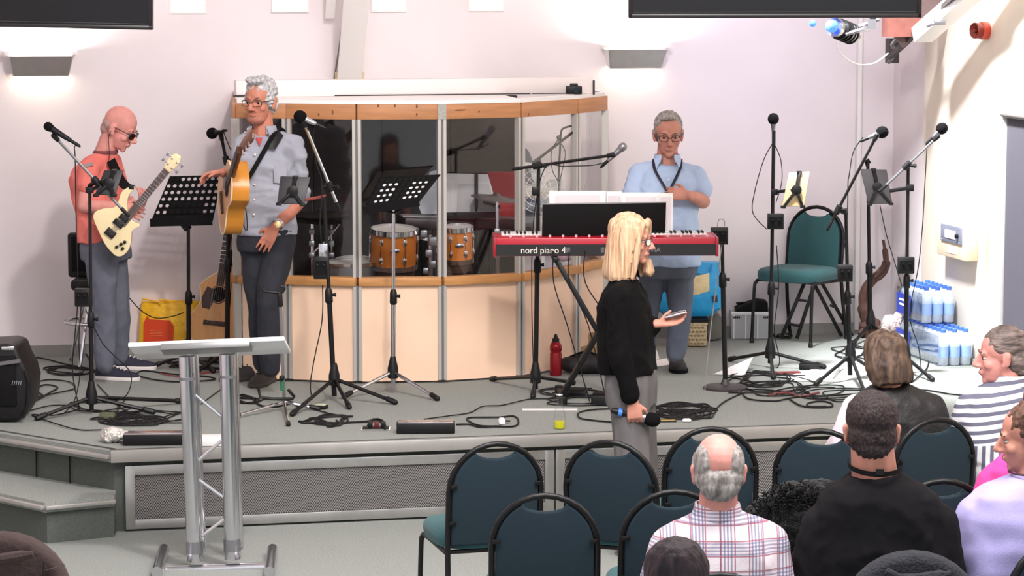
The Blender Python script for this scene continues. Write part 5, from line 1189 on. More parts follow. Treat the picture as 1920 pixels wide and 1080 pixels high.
tag(obj('cable', MB().tube(pts(D1 - .02, (152, 575), (148, 640), (150, 700), (140, 750), (120, 775)), .0032, 5, sub=5), CABLE, None, G(140, 772)), 'thin lead hanging left of the bassist microphone stand pole', 'cable', 'cables on the stage floor')
tag(obj('cable', MB().tube(pts(D1 + .1, (160, 580), (190, 640), (215, 668), (245, 700), (238, 740), (205, 755), (180, 752)), .0032, 5, sub=5), CABLE, None, G(200, 760)), 'thin lead swinging right of the bassist microphone stand pole', 'cable', 'cables on the stage floor')
tag(obj('cable', MB().tube(pts(D8 - .02, (1456, 460), (1460, 540), (1452, 620), (1462, 680), (1440, 700)), .0034, 5, sub=5), CABLE, None, G(1450, 700)), 'lead hanging down beside the straight stand pole', 'cable', 'cables on the stage floor')
tag(obj('cable', MB().tube(pts(D10 - .1, (1650, 385), (1662, 440), (1680, 500), (1698, 560), (1706, 600)), .0032, 5, sub=5), CABLE, None, G(1700, 660)), 'lead running down from the dark grey tablet to the right', 'cable', 'cables on the stage floor')
tag(obj('cable', MB().tube(pts(D4 + .05, (605, 535), (604, 600), (590, 670), (582, 720), (586, 752)), .0035, 5, sub=5), CABLE, None, G(590, 752)), 'black lead hanging from the control box before the booth panels', 'cable', 'cables on the stage floor')
tag(obj('cable', MB().tube(pts(dist(G(210, 700)) + .4, (232, 546), (262, 580), (290, 596), (320, 594), (345, 586)), .0035, 5, sub=5), CABLE, None, G(290, 668)), 'thin black lead sagging from the bassist across the yellow bag', 'cable', 'cables on the stage floor')
# ================================================================== PEOPLE
def skin(n, r, g, b): return mat(n, hx(r, g, b), 0.55, var=.10, scale=18, bump=.06, bscale=160, spec=.35)
SK1 = skin('skin_warm', 192, 124, 102); SK2 = skin('skin_pink', 214, 146, 136); SK3 = skin('skin_pale', 200, 138, 120)
EYEW = mat('eye_white', hx(200, 188, 180), .4); EYED = mat('eye_dark', hx(30, 22, 20), .35, spec=.3); LIPM = mat('lip_tone', hx(172, 100, 90), .5)
def hairm(n, c1, c2, st=(1, 1, .12), sc=55): return mat(n, c1, .6, col2=c2, scale=sc, bump=.5, stretch=st, spec=.3)
def fd(a, p=0):
    a = math.radians(a); p = math.radians(p); return ((-F0 * math.cos(a) + R0 * math.sin(a)) * math.cos(p) - UZ * math.sin(p)).normalized()
class Head:
    def __init__(h, c, f, up=UZ, s=1.0):
        h.c = Vector(c); h.f = f.normalized(); h.r = h.f.cross(up).normalized(); h.u = h.r.cross(h.f); h.s = s; h.ax = (h.r, h.f, h.u)
    def p(h, a, b, d): return h.c + (h.r * a + h.f * b + h.u * d) * h.s
    def e(h, mb, a, b, d, rx, ry, rz, nu=14, nv=9): mb.ell(h.p(a, b, d), (rx * h.s, ry * h.s, rz * h.s), h.ax, nu, nv)
def add_head(mb, h, ears=True, slim=1.0):
    e = lambda *a: h.e(mb, *a)
    e(0, -.012, .035, .075 * slim, .095, .085, 20, 12); e(0, .03, -.03, .060 * slim, .060, .085); e(0, .032, -.078, .048 * slim, .05, .036)
    e(0, .066, -.098, .022, .018, .018)
    for s in (-1, 1):
        e(s * .038, .056, -.03, .024, .024, .022); e(s * .03, .079, .021, .022, .012, .009); e(s * .032, .0755, .010, .017, .0105, .006); e(s * .032, .0735, -.013, .016, .009, .005)
        e(s * .012, .099, -.036, .010, .010, .008)
        if ears:
            e(s * .079 * slim, -.012, -.008, .008, .019, .032); e(s * .083 * slim, -.02, .008, .008, .012, .018); e(s * .075 * slim, .0, -.03, .008, .010, .014)
    mb.cap(h.p(0, .086, .012), h.p(0, .112, -.030), .009 * h.s, .0125 * h.s)
    e(0, .0865, -.061, .025, .010, .006); e(0, .085, -.070, .021, .010, .006)
def face_parts(h, root, brow_m, lips=LIPM, eyes=True):
    if eyes:
        for s in (-1, 1):
            mb = MB(); h.e(mb, s * .032, .0725, -.001, .0115, .0100, .0072, 12, 8); o = obj('eye', mb, EYEW, root)
            mb = MB(); h.e(mb, s * .032, .0806, -.001, .0064, .0026, .0064, 10, 6); obj('iris', mb, EYED, o)
            mb = MB().tube([h.p(s * .014, .0895, .021), h.p(s * .032, .0885, .026), h.p(s * .050, .077, .021)], [.0022 * h.s, .0036 * h.s, .0022 * h.s], 6, sub=3); obj('eyebrow', mb, brow_m, root)
    mb = MB().tube([h.p(-.021, .088, -.066), h.p(0, .0945, -.0645), h.p(.021, .088, -.066)], [.0015 * h.s, .0028 * h.s, .0015 * h.s], 6, sub=3); obj('lips', mb, lips, root)
def glasses(h, root, m, square=True, lens=None, temple=True):
    g = MB()
    for s in (-1, 1):
        w_, hh = .026, .017; ring = []
        for k in range(16):
            a = 2 * PI * k / 16; ca, sa = math.cos(a), math.sin(a); e = .6 if square else 1
            ring.append(h.p(s * .033 + w_ * math.copysign(abs(ca) ** e, ca), .103 - .012 * abs(s * .033 + w_ * ca) / .06, -.002 + hh * math.copysign(abs(sa) ** e, sa)))
        g.tube(ring, .0022 * h.s, 6, closed=True)
        g.tube([h.p(s * .058, .094, .006), h.p(s * .08, .03, .008), h.p(s * .083, -.015, .006)] if temple else [h.p(s * .058, .094, .006), h.p(s * .070, .07, .007)], .0024 * h.s, 6)
        if lens: obj('lens', MB().prism(ring, h.f * .0008), lens, root)
    g.tube([h.p(-.010, .104, .002), h.p(0, .108, .005), h.p(.010, .104, .002)], .002 * h.s, 6)
    obj('glasses', g, m, root)
def hand(mb, Wp, d, n, th, curl=.4, s=1.0, thumb_in=.3, curls=None):
    d = d.normalized(); n = (n - d * n.dot(d)).normalized(); l = d.cross(n); l = l if l.dot(th) > 0 else -l
    rg = []
    for k, hw, ht in ((-.02, .026, .021), (.01, .030, .020), (.04, .038, .018), (.075, .042, .0155), (.092, .041, .012)):
        rg.append([Wp + d * (k * s) + (l * (math.cos(2 * PI * j / 12) * hw) + n * (math.sin(2 * PI * j / 12) * ht)) * s for j in range(12)])
    mb.loft(rg)
    for k, (of, ln) in enumerate(((.0315, .072), (.0108, .080), (-.0108, .074), (-.0312, .058))):
        cu = curls[k] if curls else curl
        p = Wp + (d * .088 + l * of) * s; a = 0; dd = (d + l * (of * 2.6)).normalized()
        for fr_, ca, r0, r1 in ((.45, .9, .0095, .0085), (.31, 1.0, .0085, .0075), (.24, .7, .0075, .0062)):
            a += cu * ca; v = dd * math.cos(a) + n * math.sin(a); q = p + v * (ln * fr_ * s); mb.cap(p, q, r0 * s, r1 * s, 8); p = q
    p = Wp + (d * .028 + l * .026 + n * .004) * s; v = (d * .62 + l * .72 + n * thumb_in).normalized(); q = p + v * .042 * s
    mb.cap(p, q, .0135 * s, .0105 * s, 8); v2 = (d * .85 + l * .25 + n * (thumb_in * 1.6)).normalized(); mb.cap(q, q + v2 * .03 * s, .0105 * s, .008 * s, 8)
def torso(mb, D, rows, ra, ex=.8, n=28):
    """rows: (px, py, depth offset, half width, half depth)"""
    fa = UZ.cross(ra).normalized(); rings = []
    for (x, y, o, hw, hd) in rows:
        c = V(x, y, D + o)
        rings.append([c + ra * (math.copysign(abs(math.cos(2 * PI * j / n)) ** ex, math.cos(2 * PI * j / n)) * hw) + fa * (math.copysign(abs(math.sin(2 * PI * j / n)) ** ex, math.sin(2 * PI * j / n)) * hd) for j in range(n)])
    mb.loft(rings)
def limb(mb, *jr):                                   # joints and radii: (p, r), (p, r) ...
    for (p, r), (q, r2) in zip(jr, jr[1:]): mb.cap(p, q, r, r2, 14)
def shoe(root, heel, d, L, up_m, sole_m, h=.10, w=1.0, laces=None):
    d = Vector((d.x, d.y, 0)).normalized(); l = d.cross(UZ); rg = []
    for t, hw, ht in ((-.02, .018, .05), (.0, .032, .085), (.12, .036, h), (.3, .037, h), (.45, .041, h * .78), (.65, .048, h * .6), (.85, .044, h * .5), (.96, .03, h * .4), (1.0, .012, h * .28)):
        c = heel + d * (t * L); rg.append([c + l * (hw * w * math.cos(a)) + UZ * (.012 + max(0, ht * math.sin(a)) if math.sin(a) > -.2 else .012) for a in [2 * PI * j / 14 for j in range(14)]])
    o = obj('shoe', MB().loft(rg), up_m, root)
    sl = []
    for t, hw in ((-.03, .015), (.0, .034), (.2, .04), (.45, .043), (.68, .052), (.88, .047), (.98, .03), (1.02, .012)): sl.append((t, hw))
    out = [heel + d * (t * L) + l * (hw * w) for t, hw in sl] + [heel + d * (t * L) - l * (hw * w) for t, hw in sl[::-1]]
    obj('sole', MB().prism([Vector((p.x, p.y, heel.z + .001)) for p in out], UZ * .024), sole_m, o, bev=.004)
    if laces:
        for k in range(4): c = heel + d * (L * (.42 + .09 * k)) + UZ * (h * (.84 - .075 * k) + .012); obj('lace', MB().tube([c - l * .022, c + UZ * .006, c + l * .022], .003, 5), laces, o)
def band(c, ax_u, ax_r, ax_f, r0, r1, f0, f1, h, th=.006, n=26, gap=0):
    """collar like conical band; gap: half opening angle at the front"""
    g = math.radians(gap); A = [(-PI / 2 + g + (2 * PI - 2 * g) * k / n) for k in range(n + (1 if gap else 0))]
    R_ = []
    for a in A:
        e = ax_r * math.cos(a); k = ax_f * -math.sin(a)
        R_.append([c + e * r0 + k * f0, c + e * r1 + k * f1 + ax_u * h, c + e * (r1 - th) + k * (f1 - th) + ax_u * h, c + e * (r0 - th) + k * (f0 - th)])
    return MB().loft(R_, True, closed=not gap)
def jeans(n, r, g, b): return mat(n, hx(r, g, b), .85, var=.16, scale=9, bump=.2, bscale=260, stretch=(1, 1, .5))
CLO = (.011, 9, (1, 1, .6), 1)

# ---------------------------------------------------------------- acoustic guitarist
D = 16.2; P = lambda x, y, o=0: V(x, y, 16.2 + o)
T1 = thing('person', 'grey haired man in grey shirt standing with an acoustic guitar at his side', 'person', G(497, 733))
b = MB(); h = Head(P(488, 190), fd(-24, 3), s=1.09); add_head(b, h)
b.cap(h.p(0, -.022, -.06), P(494, 252, .02), .056, .062)
torso(b, D, [(500, 435, 0, .13, .09), (498, 350, 0, .135, .09), (496, 285, 0, .14, .085), (494, 262, .02, .09, .06)], R0)
SA, EA, WA = P(460, 272, .02), P(446, 352, -.04), P(420, 323, -.26); SB, EB, WB = P(550, 274, .02), P(561, 376, .0), P(516, 426, -.15)
limb(b, (SA, .045), (EA, .040)); limb(b, (EA, .04), (WA, .027)); limb(b, (SB, .045), (EB, .042)); limb(b, (EB, .044), (P(540, 400, -.07), .043), (WB, .027))
hand(b, WA, -R0 * .85 - UZ * .12, -UZ * .9 - F0 * .3, -F0, curl=.5); hand(b, WB, -R0 * .5 - UZ * .85 - F0 * .05, F0, -R0, curl=.16)
remesh('body', b, .0045, SK1, T1, 4)
GH = hairm('grey_hair', hx(132, 130, 130), hx(214, 214, 216), (1, 1, 1), 60)
b = MB()
for a in ((0, -.022, .055, .082, .096, .083), (0, -.05, -.01, .076, .065, .075), (.055, .005, .015, .03, .04, .05), (-.055, .005, .015, .03, .04, .05), (0, .055, .115, .055, .035, .022)): h.e(b, *a)
remesh('hair', b, .0045, GH, T1, 1, (.008, 60, (1, .5, 1))); face_parts(h, T1, mat('brow_grey', hx(96, 86, 82), .8)); glasses(h, T1, mat('thin_frame', hx(60, 46, 44), .4), True)
b = MB(); h.e(b, 0, .05, -.088, .052, .044, .032); h.e(b, 0, .088, -.05, .03, .008, .006); remesh('stubble', b, .006, mat('stubble', hx(168, 108, 90), .7, var=.12, scale=120), T1, 2)
SH1 = mat('grey_shirt', hx(158, 160, 172), .85, var=.07, scale=8, bump=.15, bscale=300)
b = MB(); torso(b, D, [(500, 440, 0, .178, .125), (499, 410, 0, .176, .125), (499, 360, 0, .17, .125), (499, 310, 0, .18, .125), (499, 285, .01, .185, .115), (498, 268, .02, .15, .095), (494, 254, .03, .085, .075)], R0)
limb(b, (P(494, 258, .03), .062), (SA, .068), (EA, .058)); limb(b, (P(494, 258, .03), .062), (SB, .07), (EB.lerp(SB, .08), .064))
for k in (0, 1): b.cap(P(561, 362, 0) + UZ * (.008 * k), P(557, 372, -.01), .066, .064)
remesh('shirt', b, .0075, SH1, T1, 4, (.015, 8, (.7, 1, 1.3), 1))
obj('undershirt', MB().prism([P(480, 258, -.065), P(492, 258, -.065), P(487, 274, -.105)], F0 * .02), mat('red_undershirt', hx(190, 66, 70), .8), T1)
cn = P(492, 250, .015); obj('collar', band(cn, UZ, R0, fd(-15), .086, .074, .088, .074, .045, gap=34), SH1, T1)
for s in (-1, 1): obj('collar_point', MB().prism([cn + R0 * (s * .045) + fd(-10) * .066 + UZ * .035, cn + R0 * (s * .085) + fd(-10) * .03 + UZ * .01, cn + R0 * (s * .07) + fd(-10) * .085 - UZ * .035], F0 * -.006), SH1, T1)
for k in range(5): obj('button', MB().ell(P(478 - .5 * k, 290 + k * 28, -.13), .006), PAPER, T1)
obj('pocket', MB().prism([P(512, 310, -.125), P(538, 312, -.12), P(536, 345, -.13), P(513, 343, -.135)], F0 * .008), SH1, T1, bev=.003)
JN1 = jeans('dark_jeans', 36, 37, 46)
b = MB(); torso(b, D, [(499, 428, 0, .165, .115), (499, 452, 0, .175, .12), (499, 470, 0, .165, .115)], R0)
limb(b, (P(478, 455, .02), .092), (P(484, 565, .04), .070), (P(494, 682, .10), .058)); limb(b, (P(524, 455, -.02), .095), (P(503, 570, -.10), .072), (P(507, 692, -.06), .059))
remesh('trousers', b, .009, JN1, T1, 4, CLO)
SHB = mat('shoe_brown_black', hx(48, 44, 44), .7); SOB = mat('sole_dark', hx(66, 58, 54), .8)
g1 = G(507, 722); g1.z = ST; shoe(T1, g1 + F0 * .16 - R0 * .01, -F0 * .9 - R0 * .25, .30, SHB, SOB, .1, 1.1, BLKM)
g2 = G(488, 716); g2.z = ST; shoe(T1, g2 + F0 * .1 + R0 * .02, -R0 * .85 - F0 * .35, .28, SHB, SOB, .1, 1.05, BLKM)
wa = WB.lerp(EB, .12); wd = (EB - WB).normalized(); obj('watch_strap', MB().lathe(wa - wd * .012, wd, [(0, .033), (.0, .036), (.024, .037), (.024, .034)], 18), CHR, T1)
obj('watch_face', MB().lathe(wa - F0 * .03, -F0 + UZ * .2, [(0, .02), (.008, .02), (.009, .016), (.0092, .001)], 18), mat('gold_watch', hx(232, 206, 150), .3, .7), T1)
# the guitar hanging at his side, edge on
AXg = (V(433, 312, D - .26) - V(430, 432, D - .24)).normalized()
gt = acoustic('acoustic guitar hanging edge on in front of the grey shirted man', V(411, 402, D - .12), UZ * .56 - F0 * .79 + R0 * .24, -R0 * .93 - F0 * .2, mat('guitar_top_honey', hx(206, 142, 78), .3, var=.1, scale=6, stretch=(8, 1, 1)), mat('guitar_side_honey', hx(196, 128, 44), .25, var=.12, scale=5), 0.92, False, .10, neckl=.27)
del gt
strap = MB(); sp = [P(449, 352, -.24), P(462, 340, -.2), P(480, 310, -.15), P(500, 275, -.125), P(513, 252, -.09), P(522, 243, -.03), P(530, 250, .06)]
sp = smooth(sp, 4); strap.loft([[p + R0 * .022 + UZ * .012, p - R0 * .022 - UZ * .012, p - R0 * .022 - UZ * .012 - F0 * .006, p + R0 * .022 + UZ * .012 - F0 * .006] for p in sp])
st_ = thing('guitar_strap', 'black guitar strap across the grey shirted man chest', 'strap', P(500, 275, -.13)); obj('webbing', strap, BLKM, st_)
obj('shoulder_pad', MB().prism([P(504, 274, -.128), P(516, 280, -.125), P(532, 254, -.05), P(520, 243, -.06)], F0 * -.014), BLKP, st_, bev=.004)
obj('lead', MB().tube([P(449, 360, -.25), P(452, 385, -.2), P(456, 420, -.17), P(463, 432, -.17), P(462, 400, -.16), P(456, 378, -.17)], .003, 5, sub=4), CABLE, st_)

# ---------------------------------------------------------------- bassist
D = 16.62; P = lambda x, y, o=0: V(x, y, 16.62 + o)
T2 = thing('person', 'bald man in salmon t-shirt and jeans looking down at a cream bass guitar', 'person', G(205, 712))
b = MB(); h = Head(P(225, 240), fd(76, 27), UZ, 1.07); add_head(b, h)
b.cap(h.p(0, -.03, -.05), P(196, 288, .02), .058, .064)
ra2 = (F0 * .85 + R0 * .5).normalized()
torso(b, D, [(196, 460, 0, .12, .085), (186, 390, 0, .125, .09), (184, 320, 0, .13, .085), (194, 295, .02, .08, .06)], ra2)
SA, EA, WA = P(167, 318, -.13), P(159, 386, -.17), P(226, 386, -.27); SB, EB, WB = P(206, 308, .13), P(240, 392, .1), P(262, 392, -.16)
limb(b, (SA, .046), (EA, .042)); limb(b, (EA, .042), (P(185, 388, -.22), .04), (WA, .027)); limb(b, (SB, .046), (EB, .04), (WB, .027))
hand(b, WA, R0 * .85 - UZ * .32 + F0 * .05, F0 * .9 - UZ * .3, UZ, curl=.42); hand(b, WB, UZ * .75 + R0 * .28 - F0 * .3, -R0 * .6 + F0 * .45, -R0 - UZ * .3, curl=.75, curls=(.55, .75, .8, .85))
remesh('body', b, .0045, SK2, T2, 4)
b = MB()
h.e(b, 0, -.035, -.002, .0765, .073, .045); h.e(b, 0, -.06, -.03, .06, .045, .05); remesh('cropped_hair', b, .005, mat('cropped_grey', hx(176, 138, 130), .8, var=.15, scale=90), T2, 2)
face_parts(h, T2, mat('brow_grey', hx(96, 86, 82), .8)); glasses(h, T2, BLKP, True, glassmat('dark_lens', (.35, .32, .34)))
obj('ear_lead', MB().tube([h.p(.085, -.01, -.02), h.p(.08, -.01, -.06), P(205, 290, -.09), P(202, 310, -.1)], .0022, 5, sub=4), BLKM, T2)
SAL = mat('salmon_tshirt', hx(224, 118, 108), .9, var=.06, scale=10, bump=.12, bscale=260)
b = MB(); torso(b, D, [(193, 452, 0, .17, .12), (190, 420, 0, .168, .12), (184, 370, 0, .168, .125), (179, 335, 0, .178, .125), (181, 312, .01, .165, .105), (189, 298, .02, .12, .085), (196, 288, .03, .075, .07)], ra2)
limb(b, (P(194, 296, .02), .06), (SA, .07), (P(163, 340, -.14), .068)); limb(b, (P(196, 294, .03), .06), (SB, .07), (P(218, 340, .13), .066))
b.cap(P(163, 338, -.14), P(162, 344, -.145), .07, .07)
remesh('tshirt', b, .0075, SAL, T2, 4, (.014, 8, (1, 1, .6), 1))
obj('collar', band(P(197, 287, .02), (UZ * .9 + R0 * .35).normalized(), ra2, fd(60), .074, .07, .078, .072, .018), mat('salmon_rib', hx(120, 66, 70), .9), T2)
obj('sleeve_stripe', MB().prism([P(158, 308, -.205), P(174, 304, -.205), P(175, 310, -.205), P(159, 314, -.205)], F0 * .012), mat('grey_patch', hx(150, 140, 140), .8), T2)
JN2 = jeans('blue_grey_jeans', 94, 97, 110)
b = MB(); torso(b, D, [(196, 446, 0, .16, .12), (198, 466, 0, .168, .125), (200, 486, 0, .16, .12)], ra2)
limb(b, (P(190, 475, -.08), .098), (P(196, 580, -.1), .076), (P(197, 683, -.1), .062)); limb(b, (P(208, 475, .08), .095), (P(221, 578, .08), .075), (P(224, 667, .12), .060))
remesh('trousers', b, .009, JN2, T2, 4, CLO)
NAV = mat('navy_canvas', hx(42, 42, 58), .85); SOW = mat('sole_white', hx(226, 220, 216), .6)
g1 = G(186, 711); g1.z = ST; shoe(T2, g1 - R0 * .01, R0 * .86 - F0 * .25, .27, NAV, SOW, .085, 1.05, PAPER)
g2 = G(212, 692); g2.z = ST; shoe(T2, g2 + R0 * .0, R0 * .93 - F0 * .12, .27, NAV, SOW, .085, 1.05, PAPER)
# bass guitar
DB = 16.62 - .33; Q = lambda x, y, o=0: V(x, y, DB + o)
CRM = mat('cream_lacquer', hx(238, 218, 172), .25, var=.04, scale=4)
t = thing('bass_guitar', 'cream electric bass guitar held by the bald bassist', 'guitar', Q(215, 430))
ol = [(262, 424), (253, 429), (247, 435), (246, 449), (242, 466), (232, 478), (222, 481), (212, 476), (197, 458), (184, 432), (175, 409), (179, 397), (196, 391), (214, 389), (222, 377), (227, 362), (237, 353), (247, 350), (250, 355), (241, 367), (238, 385), (243, 405), (251, 416), (260, 419)]
sm = [q for q in smooth([Q(x, y) for x, y in ol], 3, True)]
obj('body', MB().prism(sm, F0 * .04), CRM, t, bev=.006, seg=3)
nd = (Q(312, 320) - Q(238, 410)).normalized(); nx = nd.cross(F0).normalized()
obj('neck', MB().bar(Q(240, 407, .008), Q(314, 318, .008), .042, .022, F0), mat('maple_neck', hx(206, 164, 110), .4), t)
obj('fretboard', MB().bar(Q(229, 421, -.004), Q(313, 319, -.004), .042, .008, F0), mat('fretboard_grey', hx(96, 78, 72), .5), t)
for k in range(14): p = Q(313, 319).lerp(Q(229, 421), 1 - .5 ** (k / 9)); obj('fret', MB().box(p - F0 * .0095, (.04, .002, .003), (nx, F0, nd)), CHR, t)
hp = [(-.02, -.005), (.02, -.005), (.034, .03), (.036, .08), (.022, .11), (-.012, .115), (-.032, .085), (-.028, .03)]
hs = obj('headstock', MB().prism([Q(313, 319) + nx * a + nd * c for a, c in hp], F0 * .015), CRM, t, bev=.003)
for (a, c) in ((-.045, .03), (-.048, .075), (.05, .035), (.05, .075)):
    p = Q(313, 319) + nx * a + nd * c; s = 1 if a > 0 else -1
    obj('tuner', MB().tube([p - nx * (s * .02), p], .004, 6).box(p + nx * (s * .006), (.012, .006, .024), (nx, F0, nd)), STEEL, hs, bev=.002)
    obj('tuner_post', MB().lathe(p - nx * (s * .03) - F0 * .0, -F0, [(0, .007), (.01, .006), (.012, .002)], 10), CHR, hs)
for (x, y, a, c) in ((232, 409, .05, .035), (222, 419, .058, .034), (207, 437, .055, .045)): obj('pickup' if y < 430 else 'bridge', MB().box(Q(x, y, -.008), (a * 1.1, .016, c), (nx, F0, nd)), BLKP if y < 430 else mat('dark_bridge', hx(50, 46, 46), .4, .6), t, bev=.003)
for (x, y) in ((234, 454), (219, 463), (230, 466), (227, 458)): obj('control_knob', MB().lathe(Q(x, y), -F0, [(0, .010), (.014, .009), (.015, .003)], 12), BLKP, t)
for k in range(4): obj('string', MB().tube([Q(206, 439, -.018) + nx * (.009 * (k - 1.5)), Q(313, 319, -.014) + nx * (.007 * (k - 1.5))], .0011, 4), STEEL, t)
sp = smooth([P(208, 300, -.06), P(216, 318, -.13), P(228, 340, -.24), P(238, 350, -.30), P(247, 352, -.315)], 4)
st_ = thing('guitar_strap', 'black strap of the bass guitar over the salmon t-shirt', 'strap', P(225, 335, -.2)); obj('webbing', MB().loft([[p + R0 * .024 + UZ * .014, p - R0 * .024 - UZ * .014, p - R0 * .024 - UZ * .014 - F0 * .006, p + R0 * .024 + UZ * .014 - F0 * .006] for p in sp]), BLKM, st_)
obj('strap_end', MB().box(P(246, 351, -.325), (.03, .012, .03), (R0, F0, UZ)), BLKP, st_, bev=.004)

# ---------------------------------------------------------------- pianist
D = 16.76; P = lambda x, y, o=0: V(x, y, 16.76 + o)
T3 = thing('person', 'grey haired man in light blue shirt with lanyard standing behind the keyboard', 'person', G(1250, 700))
b = MB(); h = Head(P(1253, 252), fd(2, 10), UZ, 1.08); add_head(b, h)
b.cap(h.p(0, -.03, -.05), P(1251, 308, .03), .060, .066)
torso(b, D, [(1254, 490, 0, .13, .1), (1252, 400, 0, .14, .1), (1250, 335, 0, .15, .09), (1250, 315, .02, .1, .07)], R0)
SA, EA, WA = P(1198, 326, .02), P(1182, 388, -.04), P(1196, 436, -.3); SB, EB, WB = P(1302, 326, .02), P(1318, 378, -.06), P(1291, 366, -.27)
limb(b, (SA, .046), (EA, .042), (WA, .028)); limb(b, (SB, .046), (EB, .043)); limb(b, (EB, .044), (P(1308, 372, -.18), .04), (WB, .028))
hand(b, WB, -R0 * .95 + UZ * .12, F0 * .9 - UZ * .3, UZ, curl=.55); hand(b, WA, -F0 * .8 + UZ * -.1 + R0 * .3, -UZ, R0, curl=.4)
remesh('body', b, .0045, SK3, T3, 4)
G2 = hairm('ash_hair', hx(104, 96, 92), hx(180, 174, 168), (1, 1, .4), 60); b = MB()
for a in ((0, -.024, .048, .0815, .094, .082), (0, -.05, -.01, .076, .06, .07), (.062, -.002, .02, .02, .03, .04), (-.062, -.002, .02, .02, .03, .04), (.01, .05, .108, .05, .03, .018)): h.e(b, *a)
remesh('hair', b, .0045, G2, T3, 2, (.004, 60, (1, .5, 1))); face_parts(h, T3, mat('brow_grey', hx(96, 86, 82), .8)); glasses(h, T3, mat('dark_frame', hx(44, 36, 38), .4), False)
SH3 = mat('light_blue_shirt', hx(176, 196, 226), .85, var=.05, scale=8, bump=.12, bscale=300)
b = MB(); torso(b, D, [(1256, 497, 0, .19, .14), (1255, 470, -.01, .19, .15), (1253, 420, -.02, .188, .155), (1251, 370, -.01, .186, .145), (1250, 340, .0, .185, .13), (1250, 322, .01, .15, .105), (1250, 309, .03, .09, .08)], R0)
limb(b, (P(1250, 316, .03), .06), (SA, .060), (P(1185, 366, -.03), .063)); limb(b, (P(1250, 316, .03), .06), (SB, .060), (P(1315, 354, -.03), .064))
remesh('shirt', b, .0075, SH3, T3, 4, (.015, 8, (.8, 1, 1), 1))
cn = P(1251, 303, .015); obj('collar', band(cn, UZ, R0, -F0, .088, .076, .092, .078, .045, gap=30), SH3, T3)
for s in (-1, 1): obj('collar_point', MB().prism([cn + R0 * (s * .035) - F0 * .075 + UZ * .03, cn + R0 * (s * .082) - F0 * .04 + UZ * .02, cn + R0 * (s * .07) - F0 * .095 - UZ * .04], F0 * -.006), SH3, T3)
obj('placket', MB().bar(P(1253, 330, -.135), P(1256, 480, -.16), .03, .006, F0), SH3, T3)
for k in range(5): obj('button', MB().ell(P(1253.5 + .6 * k, 338 + k * 30, -.15 - .006 * min(k, 2)), .006), PAPER, T3)
for s in (-1, 1):
    sp = smooth([P(1251 + s * 26, 298, .0), P(1251 + s * 24, 316, -.085), P(1252 + s * 12, 340, -.15), P(1253 + s * 2, 358, -.165)], 4)
    obj('lanyard', MB().loft([[p + R0 * .009, p - R0 * .009, p - R0 * .009 - F0 * .004, p + R0 * .009 - F0 * .004] for p in sp]), mat('lanyard_navy', hx(26, 28, 44), .7), T3)
JN3 = jeans('grey_blue_jeans', 90, 97, 112); b = MB(); torso(b, D, [(1254, 482, 0, .17, .125), (1252, 505, 0, .178, .13), (1250, 520, 0, .168, .12)], R0)
limb(b, (P(1226, 512, .02), .085), (P(1213, 592, .0), .066), (P(1210, 668, .02), .058)); limb(b, (P(1273, 512, .0), .088), (P(1275, 592, -.03), .07), (P(1268, 662, .0), .06))
remesh('trousers', b, .009, JN3, T3, 4, CLO)
SHK = mat('black_trainer', hx(40, 38, 42), .7)
g1 = G(1268, 694); g1.z = ST; shoe(T3, g1 + F0 * .13, -F0 + R0 * .05, .29, SHK, BLKM, .11, 1.15, mat('lace_grey', hx(96, 92, 92), .8))
g2 = G(1218, 694); g2.z = ST; shoe(T3, g2 + F0 * .13, -F0 - R0 * .2, .29, SHK, BLKM, .11, 1.1, BLKM)

# ---------------------------------------------------------------- blonde woman on the hall floor
foot = G(1188, 1034, 0); DW = dist(foot); P = lambda x, y, o=0: V(x, y, DW + o)
T4 = thing('person', 'blonde woman in black jacket and grey trousers holding a microphone before the stage', 'person', foot)
b = MB(); h = Head(P(1184, 449), fd(72, 4), UZ, 1.0); add_head(b, h, False, slim=.95)
b.cap(h.p(0, -.03, -.05), P(1172, 522, .0), .050, .056)
ra4 = (F0 * .96 + R0 * .28).normalized()
torso(b, DW, [(1180, 700, 0, .14, .1), (1174, 620, 0, .13, .09), (1170, 560, 0, .14, .085), (1171, 535, 0, .08, .06)], ra4)
SA, EA, WA = P(1158, 560, -.17), P(1160, 660, -.2), P(1187, 752, -.2); SB, EB, WB = P(1190, 556, .16), P(1188, 648, .13), P(1232, 607, .0)
limb(b, (SA, .04), (EA, .038), (WA, .024)); limb(b, (SB, .04), (EB, .038), (WB, .024))
hand(b, WA, R0 * .12 - UZ, F0, R0, curl=.85, s=.95, curls=(.8, .88, .9, .92)); hand(b, WB, R0 * .95 + UZ * .12, UZ * .9 - F0 * .35, F0 * .5 + UZ * .3, curl=.28, s=.95)
remesh('body', b, .0045, SK3, T4, 4)
BLO = hairm('blonde_hair', hx(164, 122, 92), hx(230, 198, 162), (1, 1, .08), 60)
b = MB(); h.e(b, 0, -.02, .048, .086, .105, .088)
rg = []
for z, w_, f0, f1 in ((.07, .084, -.105, .085), (.03, .09, -.118, .078), (-.04, .096, -.124, .066), (-.10, .098, -.128, .058), (-.15, .1, -.13, .054), (-.185, .098, -.126, .05), (-.205, .09, -.116, .04)):
    rg.append([h.p(w_ * math.cos(a), (f0 + f1) / 2 + (f1 - f0) / 2 * math.sin(a) * (1 if math.sin(a) < 0 else (.35 + .65 * min(1, abs(math.cos(a)) * 1.25) if z < .05 else 1)), z) for a in [2 * PI * j / 24 for j in range(24)]])
b.loft(rg)
for s in (-1, 1): b.cap(h.p(s * .05, .062, .085), h.p(s * .076, .058, -.01), .02, .016); b.cap(h.p(s * .076, .058, -.01), h.p(s * .084, .04, -.18), .018, .014)
h.e(b, 0, .052, .078, .060, .036, .028)
